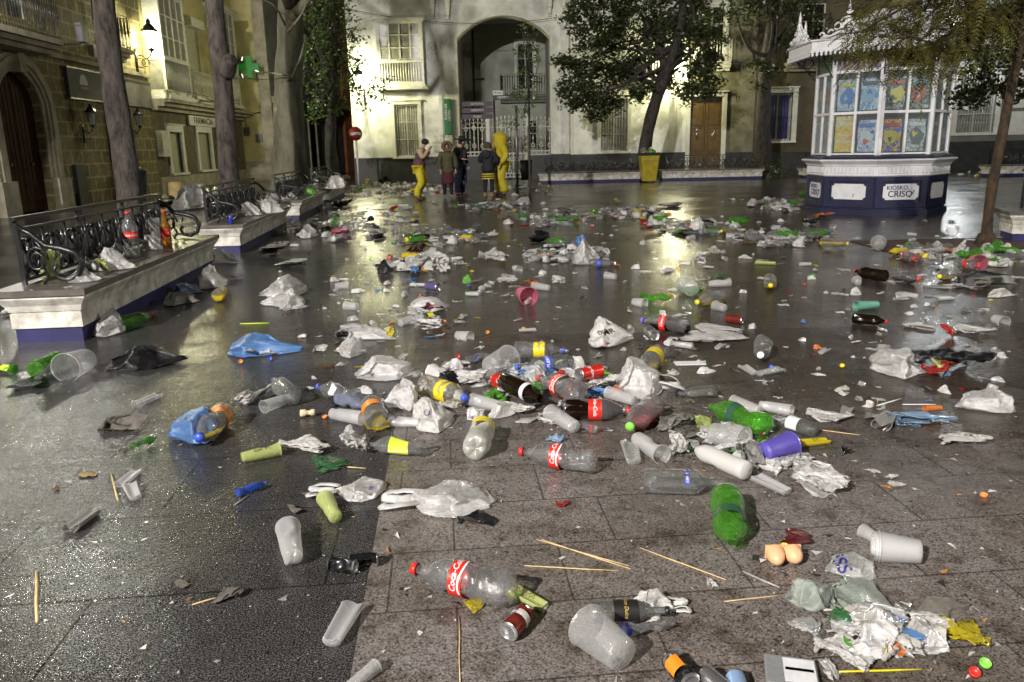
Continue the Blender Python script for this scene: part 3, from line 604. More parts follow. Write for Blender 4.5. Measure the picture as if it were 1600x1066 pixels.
# ================================================================ lanterns
M_lampglass = plastic("lit_lantern_glass", (1, .97, .75), clear=.75, rough=.3, gloss=.05, bump=0)
def lit_glass(name, col, k):
    if name in MATS: return MATS[name]
    m = bpy.data.materials.new(name); m.use_nodes = True; nt = m.node_tree; nt.nodes.remove(nt.nodes["Principled BSDF"])
    e = nt.nodes.new("ShaderNodeEmission"); e.inputs[0].default_value = (*col, 1); e.inputs[1].default_value = k
    t = nt.nodes.new("ShaderNodeBsdfTransparent"); x = nt.nodes.new("ShaderNodeMixShader"); x.inputs[0].default_value = .55
    nt.links.new(e.outputs[0], x.inputs[1]); nt.links.new(t.outputs[0], x.inputs[2]); nt.links.new(x.outputs[0], nt.nodes["Material Output"].inputs[0])
    MATS[name] = m; return m
def lantern(loc, n, label, power, col, s=1.0, group="lit wall lanterns", dist=.55, lit=True, gk=40, name="wall_lantern"):
    """n: outward direction of the wall it hangs on; loc: the middle of its glass"""
    L = Vector(loc); t = thing(name, tuple(L), label, "lantern", group); n = Vector((n[0], n[1], 0)).normalized()
    g = MB(); k = 6
    g.lathe([(-.30*s, .10*s), (.16*s, .19*s)], k, 0, Matrix.Translation(L), False)
    wb(g, "glass", lit_glass("lit_lantern_glass_%d" % gk, col, gk) if lit else plastic("unlit_lantern_glass", (.5, .52, .5), clear=.4), t)
    g = MB(); g.lathe([(.16*s, .22*s), (.19*s, .25*s), (.22*s, .20*s), (.34*s, .13*s), (.40*s, .06*s), (.47*s, .07*s), (.56*s, .001)], 12, 0, Matrix.Translation(L))
    for i in range(6): a = i*PI/3; g.tube([L + Vector((.24*s*math.cos(a), .24*s*math.sin(a), .18*s)), L + Vector((.25*s*math.cos(a), .25*s*math.sin(a), .27*s))], [.02*s, .006*s], 5)
    wb(g, "crown", M_iron, t)
    g = MB()
    for i in range(6): a = i*PI/3; g.bar(L + Vector((.10*s*math.cos(a), .10*s*math.sin(a), -.30*s)), L + Vector((.19*s*math.cos(a), .19*s*math.sin(a), .16*s)), .014*s)
    g.lathe([(-.30*s, .11*s), (-.34*s, .10*s), (-.42*s, .02*s)], 8, 0, Matrix.Translation(L)); wb(g, "cage", M_iron, t)
    g = MB(); b0 = L - n*dist; P = [L + Vector((0, 0, -.40*s)), L + Vector((0, 0, -.52*s)) - n*.05, L - n*dist*.35 + Vector((0, 0, -.62*s)), L - n*dist*.7 + Vector((0, 0, -.50*s)), b0 + Vector((0, 0, -.55*s))]
    g.tube(P, .022*s, 6)
    for c_, r_ in ((.45, .11), (.75, .14)): cc = L - n*dist*c_ + Vector((0, 0, -.72*s)); g.tube([cc + n*(r_*s*math.cos(q)) + Vector((0, 0, r_*s*math.sin(q))) for q in np.linspace(-.5, 5.2, 14)], .014*s, 5)
    g.tube([b0 + Vector((0, 0, -.3*s)), b0 + Vector((0, 0, -1.0*s))], .04*s, 6); wb(g, "bracket", M_iron, t)
    if power: l = lamp("lantern_light", tuple(L + Vector((0, 0, -.05*s))), power, col, .09*s); l.parent = t; l.location = (0, 0, -.05*s)
    return t
nL = FLF.n
lantern(LANTERN_A, nL, "bright wall lantern with black crown on the yellow facade at upper left", 300, WARM, 1.15)
lantern(LANTERN_B, FB.n, "bright wall lantern half behind leaves at the corner of the white building", 540, WARM, 1.0, dist=1.3)
lantern(LANTERN_C, FB.n, "lit wall lantern glowing behind the crown of the round tree", 480, WARM, 1.0, dist=1.1)
lantern(LANTERN_D, FB.n, "bluish white lit lantern at the upper right edge", 500, (.85, .92, 1.0), 1.0, dist=.9)
lantern(LANTERN_E, nL, "lit wall lantern above the frame by the arched doorway", 760, (1, .98, .88), 1.0, dist=2.3)
lantern(FILL_LAMP, (-1, 0), "added unseen fill lantern on the right of the square", 2200, (1, .97, .88), 1.0, dist=.8)  # shaped like a wall lantern, added only for its fill light
for (px, py, lab) in ((143, 183, "small unlit wall lantern left of the shuttered shop door"), (217, 186, "small unlit wall lantern right of the shuttered shop door")):
    s_, z_ = FLF.at(px, py, .35); lantern(tuple(FLF.pt(s_, .35, z_)), nL, lab, 0, WARM, .75, "small unlit lanterns at the shop door", .3, False)
# street lamp behind the photographer: a post with the same lantern
t = thing("street_lamp", (STREET[0], STREET[1], 0), "tall lit street lamp post behind the photographer", "street lamp")
g = MB(); g.lathe([(0, .22), (.5, .16), (.6, .10), (3, .07), (STREET[2]-.6, .05)], 10, 0, Matrix.Translation((STREET[0], STREET[1], 0))); wb(g, "pole", M_iron, t)
g = MB(); g.lathe([(-.45, .12), (.2, .22)], 6, 0, Matrix.Translation(STREET), False); wb(g, "glass", lit_glass("lit_lantern_glass_40", COOL, 40), t)
g = MB(); g.lathe([(.2, .26), (.35, .18), (.5, .01)], 12, 0, Matrix.Translation(STREET)); wb(g, "lamp_cap", M_iron, t)
l = lamp("street_light", STREET, 30000, COOL, .30); l.parent = t; l.location = (0, 0, STREET[2])
# floodlight on the ashlar building
s_, z_ = FLF.at(126, 52, .5); t = thing("floodlight", tuple(FLF.pt(s_, .5, z_)), "unlit grey floodlight box under the upper balcony", "floodlight")
g = MB(); FLF.box(g, s_-.2, s_+.2, z_-.25, z_+.25, .45, .62); wb(g, "housing", M_metalgrey, t); g = MB(); FLF.box(g, s_-.17, s_+.17, z_-.22, z_+.22, .621, .63); wb(g, "front_glass", M_curtain, t)
g = MB(); g.bar(FLF.pt(s_, 0, z_-.3), FLF.pt(s_, .5, z_-.3), .05); wb(g, "bracket", M_iron, t)

# ================================================================ benches
M_benchwhite = mat("white_painted_masonry", (.66, .64, .57), .5, var=.45, scale=7, bump=.3, bscale=30, dirt=(.36, .33, .27))
M_benchblue = mat("blue_painted_band", (.025, .024, .10), .45, var=.3, scale=7)
M_seat = mat("brown_stone_seat", (.12, .105, .09), .28, var=.4, scale=9, bump=.3, bscale=60, spec=.7)
def ringbox(mb, prof, x0, x1, y0, y1, mi=0, cap=True):
    v = []; f = []
    for z, o in prof: v += [(x0-o, y0-o, z), (x1+o, y0-o, z), (x1+o, y1+o, z), (x0-o, y1+o, z)]
    for i in range(len(prof)-1):
        for j in range(4): f.append((i*4+j, i*4+(j+1) % 4, (i+1)*4+(j+1) % 4, (i+1)*4+j))
    if cap: k = (len(prof)-1)*4; f.append((k, k+1, k+2, k+3))
    return mb.add(v, f, mi)
def rail_scrolls(L, z0, z1, x):
    g = MB(); C = lambda y, z, ry, rz, a0=0, a1=2*PI, n=14: [(x, y+ry*math.cos(a), z+rz*math.sin(a)) for a in np.linspace(a0, a1, n)]
    H_ = z1 - z0; n = int(L/.40); st = L/n; zm = (z0+z1)/2 - .03
    for i in range(n+1):
        y = i*st
        if i < n:
            c = y + st/2
            g.tube(C(c, zm, .088, H_*.34), .018, 5); g.tube(C(c, zm, .045, H_*.20, n=10), .010, 4); g.tube([(x, c, z0), (x, c, zm-H_*.22), (x, c, zm), (x, c, zm+H_*.22), (x, c, z1-.09)], [.01, .012, .032, .012, .01], 6)
            for sg in (-1, 1):
                g.tube([(x, c+sg*(.05+.035*math.cos(a)), z1-.11+.03*math.sin(a)) for a in np.linspace(0, 5.4, 9)], .013, 4)
                g.tube([(x, c+sg*(.13+.045*math.cos(a)*(1-a/9)), z0+.07+.05*math.sin(a)*(1-a/9)) for a in np.linspace(-1.5, 5.5, 11)], .014, 4)
                g.tube([(x, c+sg*.10, zm+.02), (x, c+sg*.16, zm+.09), (x, c+sg*.13, zm+.15), (x, c+sg*.17, z1-.1)], [.014, .02, .016, .012], 4)
                g.tube([(x, c+sg*.10, zm-.03), (x, c+sg*.165, zm-.09), (x, c+sg*.12, zm-.13)], [.014, .02, .012], 4)
            g.lathe([(-.015, .0001), (-.015, .03), (.015, .03), (.015, .0001)], 8, 0, frame((x, c, z0+.045), (1, 0, 0)))
        g.tube([(x, y, z0), (x, y, zm), (x, y, z1)], [.012, .02, .012], 5)
    return g
def make_bench(L=3.9, wd=.50):
    """origin at the foot of the near right corner, the long side along +y, the rail on the left (-x)"""
    t = empty("stone_bench"); x0, x1 = -wd, 0.0
    ringbox(MB(), [(.0, .0), (.115, .0)], x0, x1, 0, L, cap=False).build("painted_band", M_benchblue, t)
    b = MB(); ringbox(b, [(.115, .004), (.118, .018), (.235, .018), (.238, .010), (.245, .010), (.25, .022), (.30, .04), (.345, .075), (.36, .085), (.375, .085)], x0, x1, 0, L); b.build("base", M_benchwhite, t)
    b = MB(); ringbox(b, [(.377, .07), (.38, .10), (.425, .10), (.43, .093)], x0, x1, 0, L); b.build("seat", M_seat, t)
    xr = x0 + .02; z0, z1 = .47, .93; y0, y1 = .22, L - .3
    g = MB(); g.box(xr-.02, xr+.02, y0-.05, y1+.05, .945, .975); g.bar((xr, y0, .875), (xr, y1, .875), .022); g.bar((xr, y0, z0), (xr, y1, z0), .028)
    for y in (y0, (y0*2+y1)/3, (y0+2*y1)/3, y1): g.box(xr-.016, xr+.016, y-.016, y+.016, .43, .95)
    g.build("back_rail", M_iron, t)
    g = rail_scrolls(y1-y0, z0, z1-.05, xr); s = g.mesh("scrollwork", [M_iron]); link("scrollwork", s, t, (0, y0, 0))
    for y in (y0, y1):
        g = MB(); P = [(xr, y, .90), (xr+.10, y, .84), (xr+.20, y, .74), (xr+.32, y, .715), (xr+.42, y, .68), (xr+.46, y, .60), (xr+.43, y, .51), (xr+.35, y, .462), (xr+.27, y, .48), (xr+.235, y, .54), (xr+.27, y, .585)]
        g.tube(P, [.02, .022, .024, .026, .027, .026, .026, .024, .02, .018, .02], 7)
        g.tube([(xr+.03+.09+.085*math.cos(a)*(1-a/16), y, .63+.11*math.sin(a)*(1-a/16)) for a in np.linspace(0, 10, 22)], .012, 5)
        g.tube([(xr+.12, y, .80), (xr+.18, y, .70), (xr+.15, y, .60), (xr+.19, y, .50), (xr+.15, y, .43)], .012, 5)
        g.tube([(xr+.25, y, .72), (xr+.28, y, .66), (xr+.25, y, .62)], [.01, .014, .004], 5)
        g.build("armrest", M_iron, t)
    return t
def copy_tree(o, parent=None):
    c = o.copy(); COL.objects.link(c); c.parent = parent
    if parent is not None: c.matrix_parent_inverse = o.matrix_parent_inverse
    for ch in list(CH.get(o.name, [])): copy_tree(ch, c)
    return c
CH = {}
def index_children():
    CH.clear()
    for o in bpy.data.objects:
        if o.parent: CH.setdefault(o.parent.name, []).append(o)
proto = make_bench(); index_children()
BD = math.atan(.095)
bench_spots = [(-3.42, 6.2, BD, "nearest stone bench with scrolled iron back, a cola bottle standing on its seat"),
               (-3.95, 11.65, BD, "stone bench with iron back carrying a blue can, second from the camera"),
               (-4.47, 17.1, BD, "stone bench with iron back in front of the mottled plane trunk"),
               (-5.0, 22.5, BD, "farthest stone bench of the left row, heaped with litter"),
               (4.65, 32.3, -PI/2+.02, "long stone bench with litter heaped along its foot left of the yellow bin"),
               ]
def set_bench(o, x, y, rz, lab): o.location = (x, y, 0); o.rotation_euler = (0, 0, rz); tag(o, lab, "bench", "white stone benches with iron backs"); return o
for i, (x, y, rz, lab) in enumerate(bench_spots[:4]): set_bench(proto if i == 0 else copy_tree(proto), x, y, rz, lab)
# benches that face the camera: long side along x, rail behind
for (x, y, rz, lab) in ((1.25, 31.9, 0, "long stone bench with litter heaped along its foot left of the yellow bin"), (6.05, 31.9, 0, "stone bench with iron back in front of the brown door"),
                        (11.6, 31.9, 0, "far stone bench partly hidden by the left side of the kiosk"), (17.5, 29.5, 0, "far stone bench right of the kiosk before the panelled building")):
    set_bench(copy_tree(proto), x, y, -PI/2, lab)
set_bench(copy_tree(proto), 6.98, 11.05, -PI/2-.25, "white stone bench corner cut by the right edge of the photo")

# ================================================================ kiosk
M_navy = mat("navy_paint", (.020, .022, .058), .4, var=.25, scale=7, spec=.6)
M_kwhite = mat("kiosk_white_paint", (.70, .70, .70), .4, var=.12, scale=6)
M_kglass = plastic("kiosk_glass", (.9, .95, .95), clear=.93, rough=.05, gloss=.35, bump=.05)
def poster(name, cols, scale=9.0, k=0.0):
    if name in MATS: return MATS[name]
    m, nt, b = newmat(name); n = tex(nt, 'OBJECT', scale*.62, 2, .5); n.inputs["Distortion"].default_value = 1.6; n.noise_dimensions = '4D'; n.inputs["W"].default_value = k*3.1
    n2 = tex(nt, 'OBJECT', scale*3, 3, .6); ad = nt.nodes.new("ShaderNodeMath"); ad.operation = 'MULTIPLY_ADD'; ad.inputs[1].default_value = .22
    nt.links.new(n2.outputs[0], ad.inputs[0]); nt.links.new(n.outputs[0], ad.inputs[2])
    r = ramp(nt, ad.outputs[0], [(i/(len(cols)-1)*.36+.42, c) for i, c in enumerate(cols)]); r.color_ramp.interpolation = 'CONSTANT'
    nt.links.new(r.outputs[0], b.inputs[0]); b.inputs["Roughness"].default_value = .22
    n3 = tex(nt, 'OBJECT', 16, 4); bp = nt.nodes.new("ShaderNodeBump"); bp.inputs["Strength"].default_value = .8; bp.inputs["Distance"].default_value = .05
    nt.links.new(n3.outputs[0], bp.inputs["Height"]); nt.links.new(bp.outputs[0], b.inputs["Normal"]); MATS[name] = m; return m
Wh = (.6, .62, .66)
POST = [poster("magazine_silver_blue", [(.12, .2, .4), (.45, .5, .6), Wh, (.3, .4, .6), Wh, (.2, .2, .3)], 7, 1), poster("magazine_pale_blue", [(.5, .6, .75), Wh, (.15, .3, .6), Wh, (.4, .45, .5)], 6, 2),
        poster("magazine_yellow", [(.75, .45, .06), (.7, .55, .15), (.75, .3, .06), (.7, .5, .1)], 6, 3), poster("magazine_violet_foil", [(.12, .1, .3), (.4, .38, .6), Wh, (.3, .3, .55), (.55, .5, .6)], 9, 4),
        poster("magazine_blue_orange", [(.03, .1, .4), (.04, .14, .45), (.7, .35, .05), (.05, .15, .5), (.6, .5, .1)], 5, 5), poster("magazine_grey_face", [(.15, .14, .16), (.5, .5, .52), (.3, .28, .3), (.62, .6, .6), (.25, .12, .05)], 7, 6),
        poster("magazine_dark_foil", [(.03, .03, .04), (.25, .27, .25), (.08, .09, .1), (.5, .52, .5), (.15, .15, .14)], 8, 7), poster("toy_green", [(.1, .3, .03), (.4, .6, .08), (.2, .45, .05), (.5, .6, .2)], 8, 8)]
KC = np.array([7.56, 16.70, 0]); TH0 = math.atan2(-.911, -.412)
KZ = thing("kiosk", tuple(KC), "octagonal navy and white newspaper kiosk with glazed magazine displays and lacy white eaves", "kiosk")
octp = lambda R, k: KC + np.array([R*math.cos(TH0 + k*PI/4), R*math.sin(TH0 + k*PI/4), 0])
def octring(mb, prof, mi=0, cap=False):
    v = [octp(r, k) + [0, 0, z] for z, r in prof for k in range(8)]
    f = [(i*8+k, i*8+(k+1) % 8, (i+1)*8+(k+1) % 8, (i+1)*8+k) for i in range(len(prof)-1) for k in range(8)]
    if cap: f.append(tuple((len(prof)-1)*8+k for k in range(8)))
    return mb.add(v, f, mi)
def kface(R, k):
    a, b = octp(R, k), octp(R, k+1); F_ = Facade(a, (b-a)[:2]); return F_, float(np.linalg.norm(b-a))
b = MB(); octring(b, [(0, 1.36), (.10, 1.36), (.11, 1.30), (.73, 1.30)], cap=True)
for k in range(8):
    F_, wd = kface(1.30, k)
    F_.box(b, .01, .12, .14, .73, .0, .03); F_.box(b, wd-.12, wd-.01, .14, .73, .0, .03); F_.box(b, .12, wd-.12, .14, .24, .0, .028); F_.box(b, .12, wd-.12, .64, .73, .0, .028)
wb(b, "base", M_navy, KZ)
for k in range(-3, 3):
    F_, wd = kface(1.30, k % 8); b = MB(); x0, x1, z0, z1, c = .16, wd-.16, .29, .59, .045
    pts = [(x0+c, z0), (x1-c, z0), (x1-c, z0+c*.6), (x1, z0+c), (x1, z1-c), (x1-c, z1-c*.6), (x1-c, z1), (x0+c, z1), (x0+c, z1-c*.6), (x0, z1-c), (x0, z0+c), (x0+c, z0+c*.6)]
    b.add([F_.pt(s_, .012, z_) for s_, z_ in pts], [tuple(range(12))]); o = wb(b, "plaque", M_kwhite, KZ)
    if k in (0, -2):
        b = MB(); ftext(F_, b, "KIOSKO", wd/2-.07, .515, .11, .014, sx=1.0); ftext(F_, b, "CRISO", wd/2-.01, .395, .165, .014, sx=1.0)
        b.tube([F_.pt(wd/2+.165, .015, .325), F_.pt(wd/2+.26, .015, .46)], .008, 4); q = wb(b, "lettering", mat("navy_lettering", (.02, .02, .10), .5, var=0), KZ)
    if k == -1: b = MB(); ftext(F_, b, "?", wd*.60, .36, .10, .014); wb(b, "scribble", M_ink, KZ)
b = MB(); octring(b, [(.728, 1.33), (.75, 1.36), (.77, 1.34), (.775, 1.335), (.92, 1.335), (.93, 1.36), (.96, 1.37), (1.0, 1.42), (1.03, 1.46), (1.05, 1.46), (1.06, 1.43)], cap=True)
for k in range(8):
    F_, wd = kface(1.335, k)
    for i in range(13): s_ = .06 + (wd-.12)*i/12; F_.box(b, s_-.018, s_+.018, .79, .91, 0, .022)
wb(b, "cornice", M_kwhite, KZ)
b = MB(); octring(b, [(1.062, 1.38), (1.09, 1.40), (1.12, 1.34), (1.13, 1.30)], cap=True); wb(b, "sill_band", M_navy, KZ)
b = MB(); octring(b, [(1.13, 1.02), (3.06, 1.02)]); wb(b, "inner_core", mat("dark_interior", (.03, .03, .03), .8, var=0), KZ)  # plain dark core stands in for the unlit interior
ZR = [1.15, 1.93, 2.70, 3.05]; fi = 0
for k in range(8):
    F_, wd = kface(1.27, k); b = MB(); w_ = .035
    F_.box(b, .0, .06, 1.132, 3.06, -.05, .012); F_.box(b, wd-.06, wd, 1.132, 3.06, -.05, .012)
    for z in ZR: F_.box(b, .06, wd-.06, z-.025+(.02 if z == 1.15 else 0), z+.025, -.03, .01)
    F_.box(b, wd/2-.022, wd/2+.022, 1.18, 2.68, -.03, .008); o = wb(b, "window_frame", M_kwhite, KZ)
    b = MB(); F_.box(b, .06, wd-.06, 1.17, 3.04, -.018, -.014); q = wb(b, "pane", M_kglass); q.parent = o
    if k in (5, 6, 7, 0, 1):
        order = {7: [2, 3, 0, 1], 0: [4, 5, 6, 6], 6: [5, 1, 6, 0], 1: [6, 6, 6, 6], 5: [0, 3, 1, 5]}[k]
        for j, (c_, r_) in enumerate(((0, 0), (1, 0), (0, 1), (1, 1))):
            s0 = .085 + c_*(wd/2-.03); s1 = s0 + wd/2-.135; z0 = ZR[r_]+.05; z1 = ZR[r_+1]-(.05 if order[j] == 2 else .14)
            b = MB(); n_ = 8; V = []; Fc = []
            for i in range(n_+1):
                for jj in range(n_+1): V.append(F_.pt(s0+(s1-s0)*i/n_, -.06+.018*math.sin(i*1.7+jj*1.1+j*2+k)*(0 if order[j] == 2 else 1), z0+(z1-z0)*jj/n_))
            Fc = [(i*(n_+1)+jj, (i+1)*(n_+1)+jj, (i+1)*(n_+1)+jj+1, i*(n_+1)+jj+1) for i in range(n_) for jj in range(n_)]
            b.add(V, Fc, 0, True); mg = wb(b, "magazine", POST[order[j]], KZ)
            if order[j] != 2:
                cm_ = [mat("cover_ink_%d" % i_, c__, .35, var=.2, scale=30) for i_, c__ in enumerate(((.6, .6, .62), (.08, .2, .5), (.65, .5, .1), (.5, .1, .08), (.3, .45, .6), (.1, .1, .12)))]; q9 = (k*5+j*7+order[j]*2) % 6; cs, cz, hw_, hz_ = (s0+s1)/2, (z0+z1)/2, (s1-s0)*.36, (z1-z0)*.26
                b = MB(); b.add([F_.pt(cs+hw_*(1+.2*math.sin((1+(j*2+k)%5)*a+k))*math.cos(a)+.03*((j%3)-1), -.036, cz-.03+hz_*math.sin(a)*(1+.22*math.cos((2+(j+k)%4)*a+j))) for a in np.linspace(0, 2*PI, 19)[:-1]], [tuple(range(18))]); q = wb(b, "cover_picture", cm_[q9]); q.parent = mg
                b = MB(); F_.box(b, s0+.03, s1-.03, z1-.13, z1-.06, -.038, -.034); q = wb(b, "title_strip", cm_[(q9+1) % 6]); q.parent = mg
                b = MB(); b.add([F_.pt(cs+.04*((j*3+k)%3-1)+hw_*(.3+.12*((j+k)%3))*math.cos(a), -.033, cz+(-.06, .03, -.10)[(j+k)%3]+hz_*(.3+.2*math.sin(3*a+j))*math.sin(a)) for a in np.linspace(0, 2*PI, 13)[:-1]], [tuple(range(12))]); F_.box(b, s0+.05, cs, z0+.04, z0+.11, -.038, -.034) if False else None; q = wb(b, "cover_detail", cm_[(q9+3) % 6]); q.parent = mg
            if k == 7 and order[j] == 2:
                b = MB(); ftext(F_, b, "KIOSKO", s0+.15, z1-.06, .07, -.052); ftext(F_, b, "CRISO", (s0+s1)/2, z1-.15, .115, -.052)
                for q_, zz in enumerate((.36, .48)): ftext(F_, b, ("Prensa", "Revistas")[q_], (s0+s1)/2, z1-zz, .085, -.052, shear=.3)
                q = wb(b, "printing", M_inkwhite); q.parent = mg
        b = MB(); F_.box(b, .07, wd-.07, 2.73, 3.03, -.055, -.05)
        sg = wb(b, "sign_band", {7: poster("sign_band_pink", [(.5, .12, .3), (.35, .3, .5), (.55, .3, .1), (.5, .15, .35)], 12, 9), 6: POST[7], 0: poster("sign_band_red", [(.3, .03, .02), (.08, .05, .04), (.4, .06, .03)], 9, 11)}.get(k, POST[6]), KZ)
        if k == 7: b = MB(); ftext(F_, b, "CRISO", wd/2+.04, 2.86, .22, -.045, sx=1.1); q = wb(b, "lettering", mat("orange_lettering", (.75, .30, .10), .5, var=0)); q.parent = sg
b = MB(); octring(b, [(3.06, 1.24), (3.06, 1.72), (3.075, 1.84), (3.24, 1.84), (3.26, 1.88), (3.285, 1.88), (3.29, 1.72), (3.42, 1.15), (3.75, .5), (3.9, .25)], cap=True); wb(b, "roof", M_kwhite, KZ)
b = MB()
for k in range(8):                                  # lace edging: hanging trefoils
    F_, wd = kface(1.86, k); n = 16
    for i in range(n):
        s_ = wd*(i+.5)/n; h = .11; q = [(s_-.042, 3.09), (s_+.042, 3.09), (s_+.036, 3.05), (s_+.015, 3.04), (s_+.026, 3.01), (s_, 3.09-h), (s_-.026, 3.01), (s_-.015, 3.04), (s_-.036, 3.05)]
        v = [F_.pt(a, .0, z) for a, z in q] + [F_.pt(a, .012, z) for a, z in q]; m_ = len(q)
        b.add(v, [tuple(range(m_)), tuple(range(2*m_-1, m_-1, -1))] + [(j, (j+1) % m_, m_+(j+1) % m_, m_+j) for j in range(m_)])
wb(b, "lace_edging", M_kwhite, KZ)
for k in range(8):                                  # crest on the middle of each side
    F_, wd = kface(1.84, k); b = MB(); c = wd/2; T = lambda pts, r: b.tube([F_.pt(c+x, .03, 3.28+z) for x, z in pts], r, 6)
    for sg in (-1, 1):
        T([(sg*x, z) for x, z in ((.50, .03), (.42, .05), (.34, .04), (.26, .06), (.2, .10), (.13, .10), (.08, .16))], [.02, .028, .024, .03, .03, .028, .03])
        for (x, z, r_) in ((.50, .07, .045), (.33, .10, .05), (.20, .20, .06), (.10, .28, .045)): T([(sg*(x+r_*math.cos(a)), z+r_*math.sin(a)) for a in np.linspace(0, 5.2, 10)], .018)
        T([(sg*.05, .02), (sg*.13, .14), (sg*.09, .22), (0, .27)], .024)
        for (x, z) in ((.09, .36), (.06, .44), (.27, .17)): T([(0 if x < .2 else sg*.2, z-.05), (sg*x, z)], [.025, .014])
    T([(0, 0), (0, .2), (0, .34), (0, .42), (0, .5), (0, .62)], [.03, .03, .05, .028, .03, .004]); T([(-.52, .01), (.52, .01)], .02)
    wb(b, "roof_crest", M_kwhite, KZ)
for k in range(8):
    b = MB(); p = octp(1.29, k); q = octp(1.70, k)
    b.tube([p + [0, 0, 2.62], p*.6 + q*.4 + [0, 0, 2.82], q + [0, 0, 3.04]], .014, 5)
    for fr_, r_ in ((.35, .09), (.72, .06)): c = p*(1-fr_) + q*fr_ + [0, 0, 2.97]; u_ = (q-p)/np.linalg.norm(q-p); b.tube([c + u_*r_*math.cos(a) + [0, 0, r_*math.sin(a)] for a in np.linspace(0, 6.2, 12)], .012, 4)
    wb(b, "eave_bracket", M_iron, KZ)

# ================================================================ street furniture
M_bin = mat("yellow_bin_plastic", (.42, .33, .02), .4, var=.25, scale=5)
p = G(1013, 285); t = thing("litter_bin", (p[0], p[1], 0), "tall yellow wheeled litter bin overflowing at its black rim", "bin")
Mt = Matrix.Translation((p[0], p[1], 0)); b = MB(); v = []
for z, wx, wy in ((.06, .25, .27), (.3, .27, .29), (1.02, .35, .37)): v += [(-wx, -wy, z), (wx, -wy, z), (wx, wy, z), (-wx, wy, z)]
b.add(v, [(0, 1, 2, 3)] + [(i*4+j, i*4+(j+1) % 4, i*4+4+(j+1) % 4, i*4+4+j) for i in range(2) for j in range(4)], 0, False, Mt)
b.box(-.3, .3, -.385, -.36, .82, .9, 0, Mt); wb(b, "body", M_bin, t)
b = MB(); ringbox(b, [(1.0, .0), (1.02, .04), (1.1, .05), (1.12, .03)], p[0]-.34, p[0]+.34, p[1]-.36, p[1]+.36); wb(b, "lid_rim", M_black, t)
for sx in (-1, 1): b = MB(); b.lathe([(-.03, .001), (-.03, .1), (.03, .1), (.03, .001)], 14, 0, frame((p[0]+sx*.24, p[1]+.22, .1), (1, 0, 0))); wb(b, "wheel", M_black, t)
# no entry sign
M_red = mat("traffic_red", (.30, .025, .015), .4, var=.15, scale=4)
p = A(560, 275, 33.5); t = thing("no_entry_sign", (p[0], 33.5, 0), "round red no entry sign on a pale post before the white building", "road sign"); P0 = A(559, 209, 33.5)
b = MB(); b.tube([(p[0], 33.5, 0), (p[0], 33.5, P0[2]+.25)], .04, 8); wb(b, "post", M_metalgrey if False else M_whitetrim, t)
b = MB(); b.lathe([(0, .001), (0, .28), (.02, .28), (.02, .001)], 24, 0, frame((p[0], 33.44, P0[2]), (0, -1, 0))); o = wb(b, "disc", M_red, t)
b = MB(); b.box(p[0]-.21, p[0]+.21, 33.405, 33.412, P0[2]-.055, P0[2]+.055); wb(b, "white_bar", M_inkwhite, t)
# direction signs
p = A(775, 290, 31.0); t = thing("direction_sign", (p[0], 31, 0), "finger post with dark purple and pale direction boards before the gateway", "road sign")
b = MB(); b.tube([(p[0], 31, 0), (p[0], 31, A(775, 145, 31)[2])], .045, 8); wb(b, "post", M_plinth, t)
M_purple = mat("purple_sign_board", (.035, .012, .028), .5, var=.1)
for (x0, x1, yy, m_, tx, mt) in ((722, 750, 163, M_purple, "CATEDRAL", M_whitetrim), (722, 750, 173, M_purple, "MERCADO", M_whitetrim), (722, 750, 183, M_purple, "MUSEO", M_whitetrim), (753, 768, 146, M_whitetrim, "PLAZA", M_ink), (755, 784, 153, M_plinth, "CENTRO", M_inkwhite)):
    a = A(x0, yy, 30.9); c = A(x1, yy, 30.9); h = .085; z = a[2]
    if x1 < 760: a[0], c[0] = min(a[0], p[0]-.8), p[0]-.06
    else: a[0] = p[0] - .03; c[0] = a[0] + (x1-x0)*31/1244
    b = MB(); b.add([(a[0], 30.9, z-h), (c[0], 30.9, z-h), (c[0], 30.9, z+h), (a[0], 30.9, z+h), (a[0], 30.93, z-h), (c[0], 30.93, z-h), (c[0], 30.93, z+h), (a[0], 30.93, z+h)], [(0, 1, 2, 3), (4, 5, 6, 7), (0, 1, 5, 4), (3, 2, 6, 7), (1, 2, 6, 5), (0, 3, 7, 4)])
    o = wb(b, "board", m_, t); b = MB(); FQ = Facade((0, 30.9, 0), (1, 0)); 
    if abs(c[0]-a[0]) > .3: ftext(FQ, b, tx, (a[0]+c[0])/2, z, .10, .006); q = wb(b, "lettering", mt); q.parent = o
# green banner sign on the white building
a_, b_, c_, d_ = -2.82, 1.92, -2.45, 3.55; t = thing("green_sign", (-2.6, 36.6, 2.7), "tall narrow green sign with vertical white lettering beside the archway", "sign")
b = MB(); FB.box(b, -2.80, -2.46, 2.02, 3.55, .052, .09); wb(b, "board", mat("green_sign_paint", (.03, .16, .06), .5, var=.1), t)
b = MB(); ftext(FB, b, "PLAZA DE", -2.70, 3.0, .15, .094, rot=PI/2); ftext(FB, b, "CENTRO", -2.55, 2.85, .12, .094, rot=PI/2); wb(b, "lettering", M_inkwhite, t)
b = MB(); FB.box(b, -2.80, -2.46, 1.62, 2.0, .052, .08); wb(b, "notice", M_whitetrim, t)
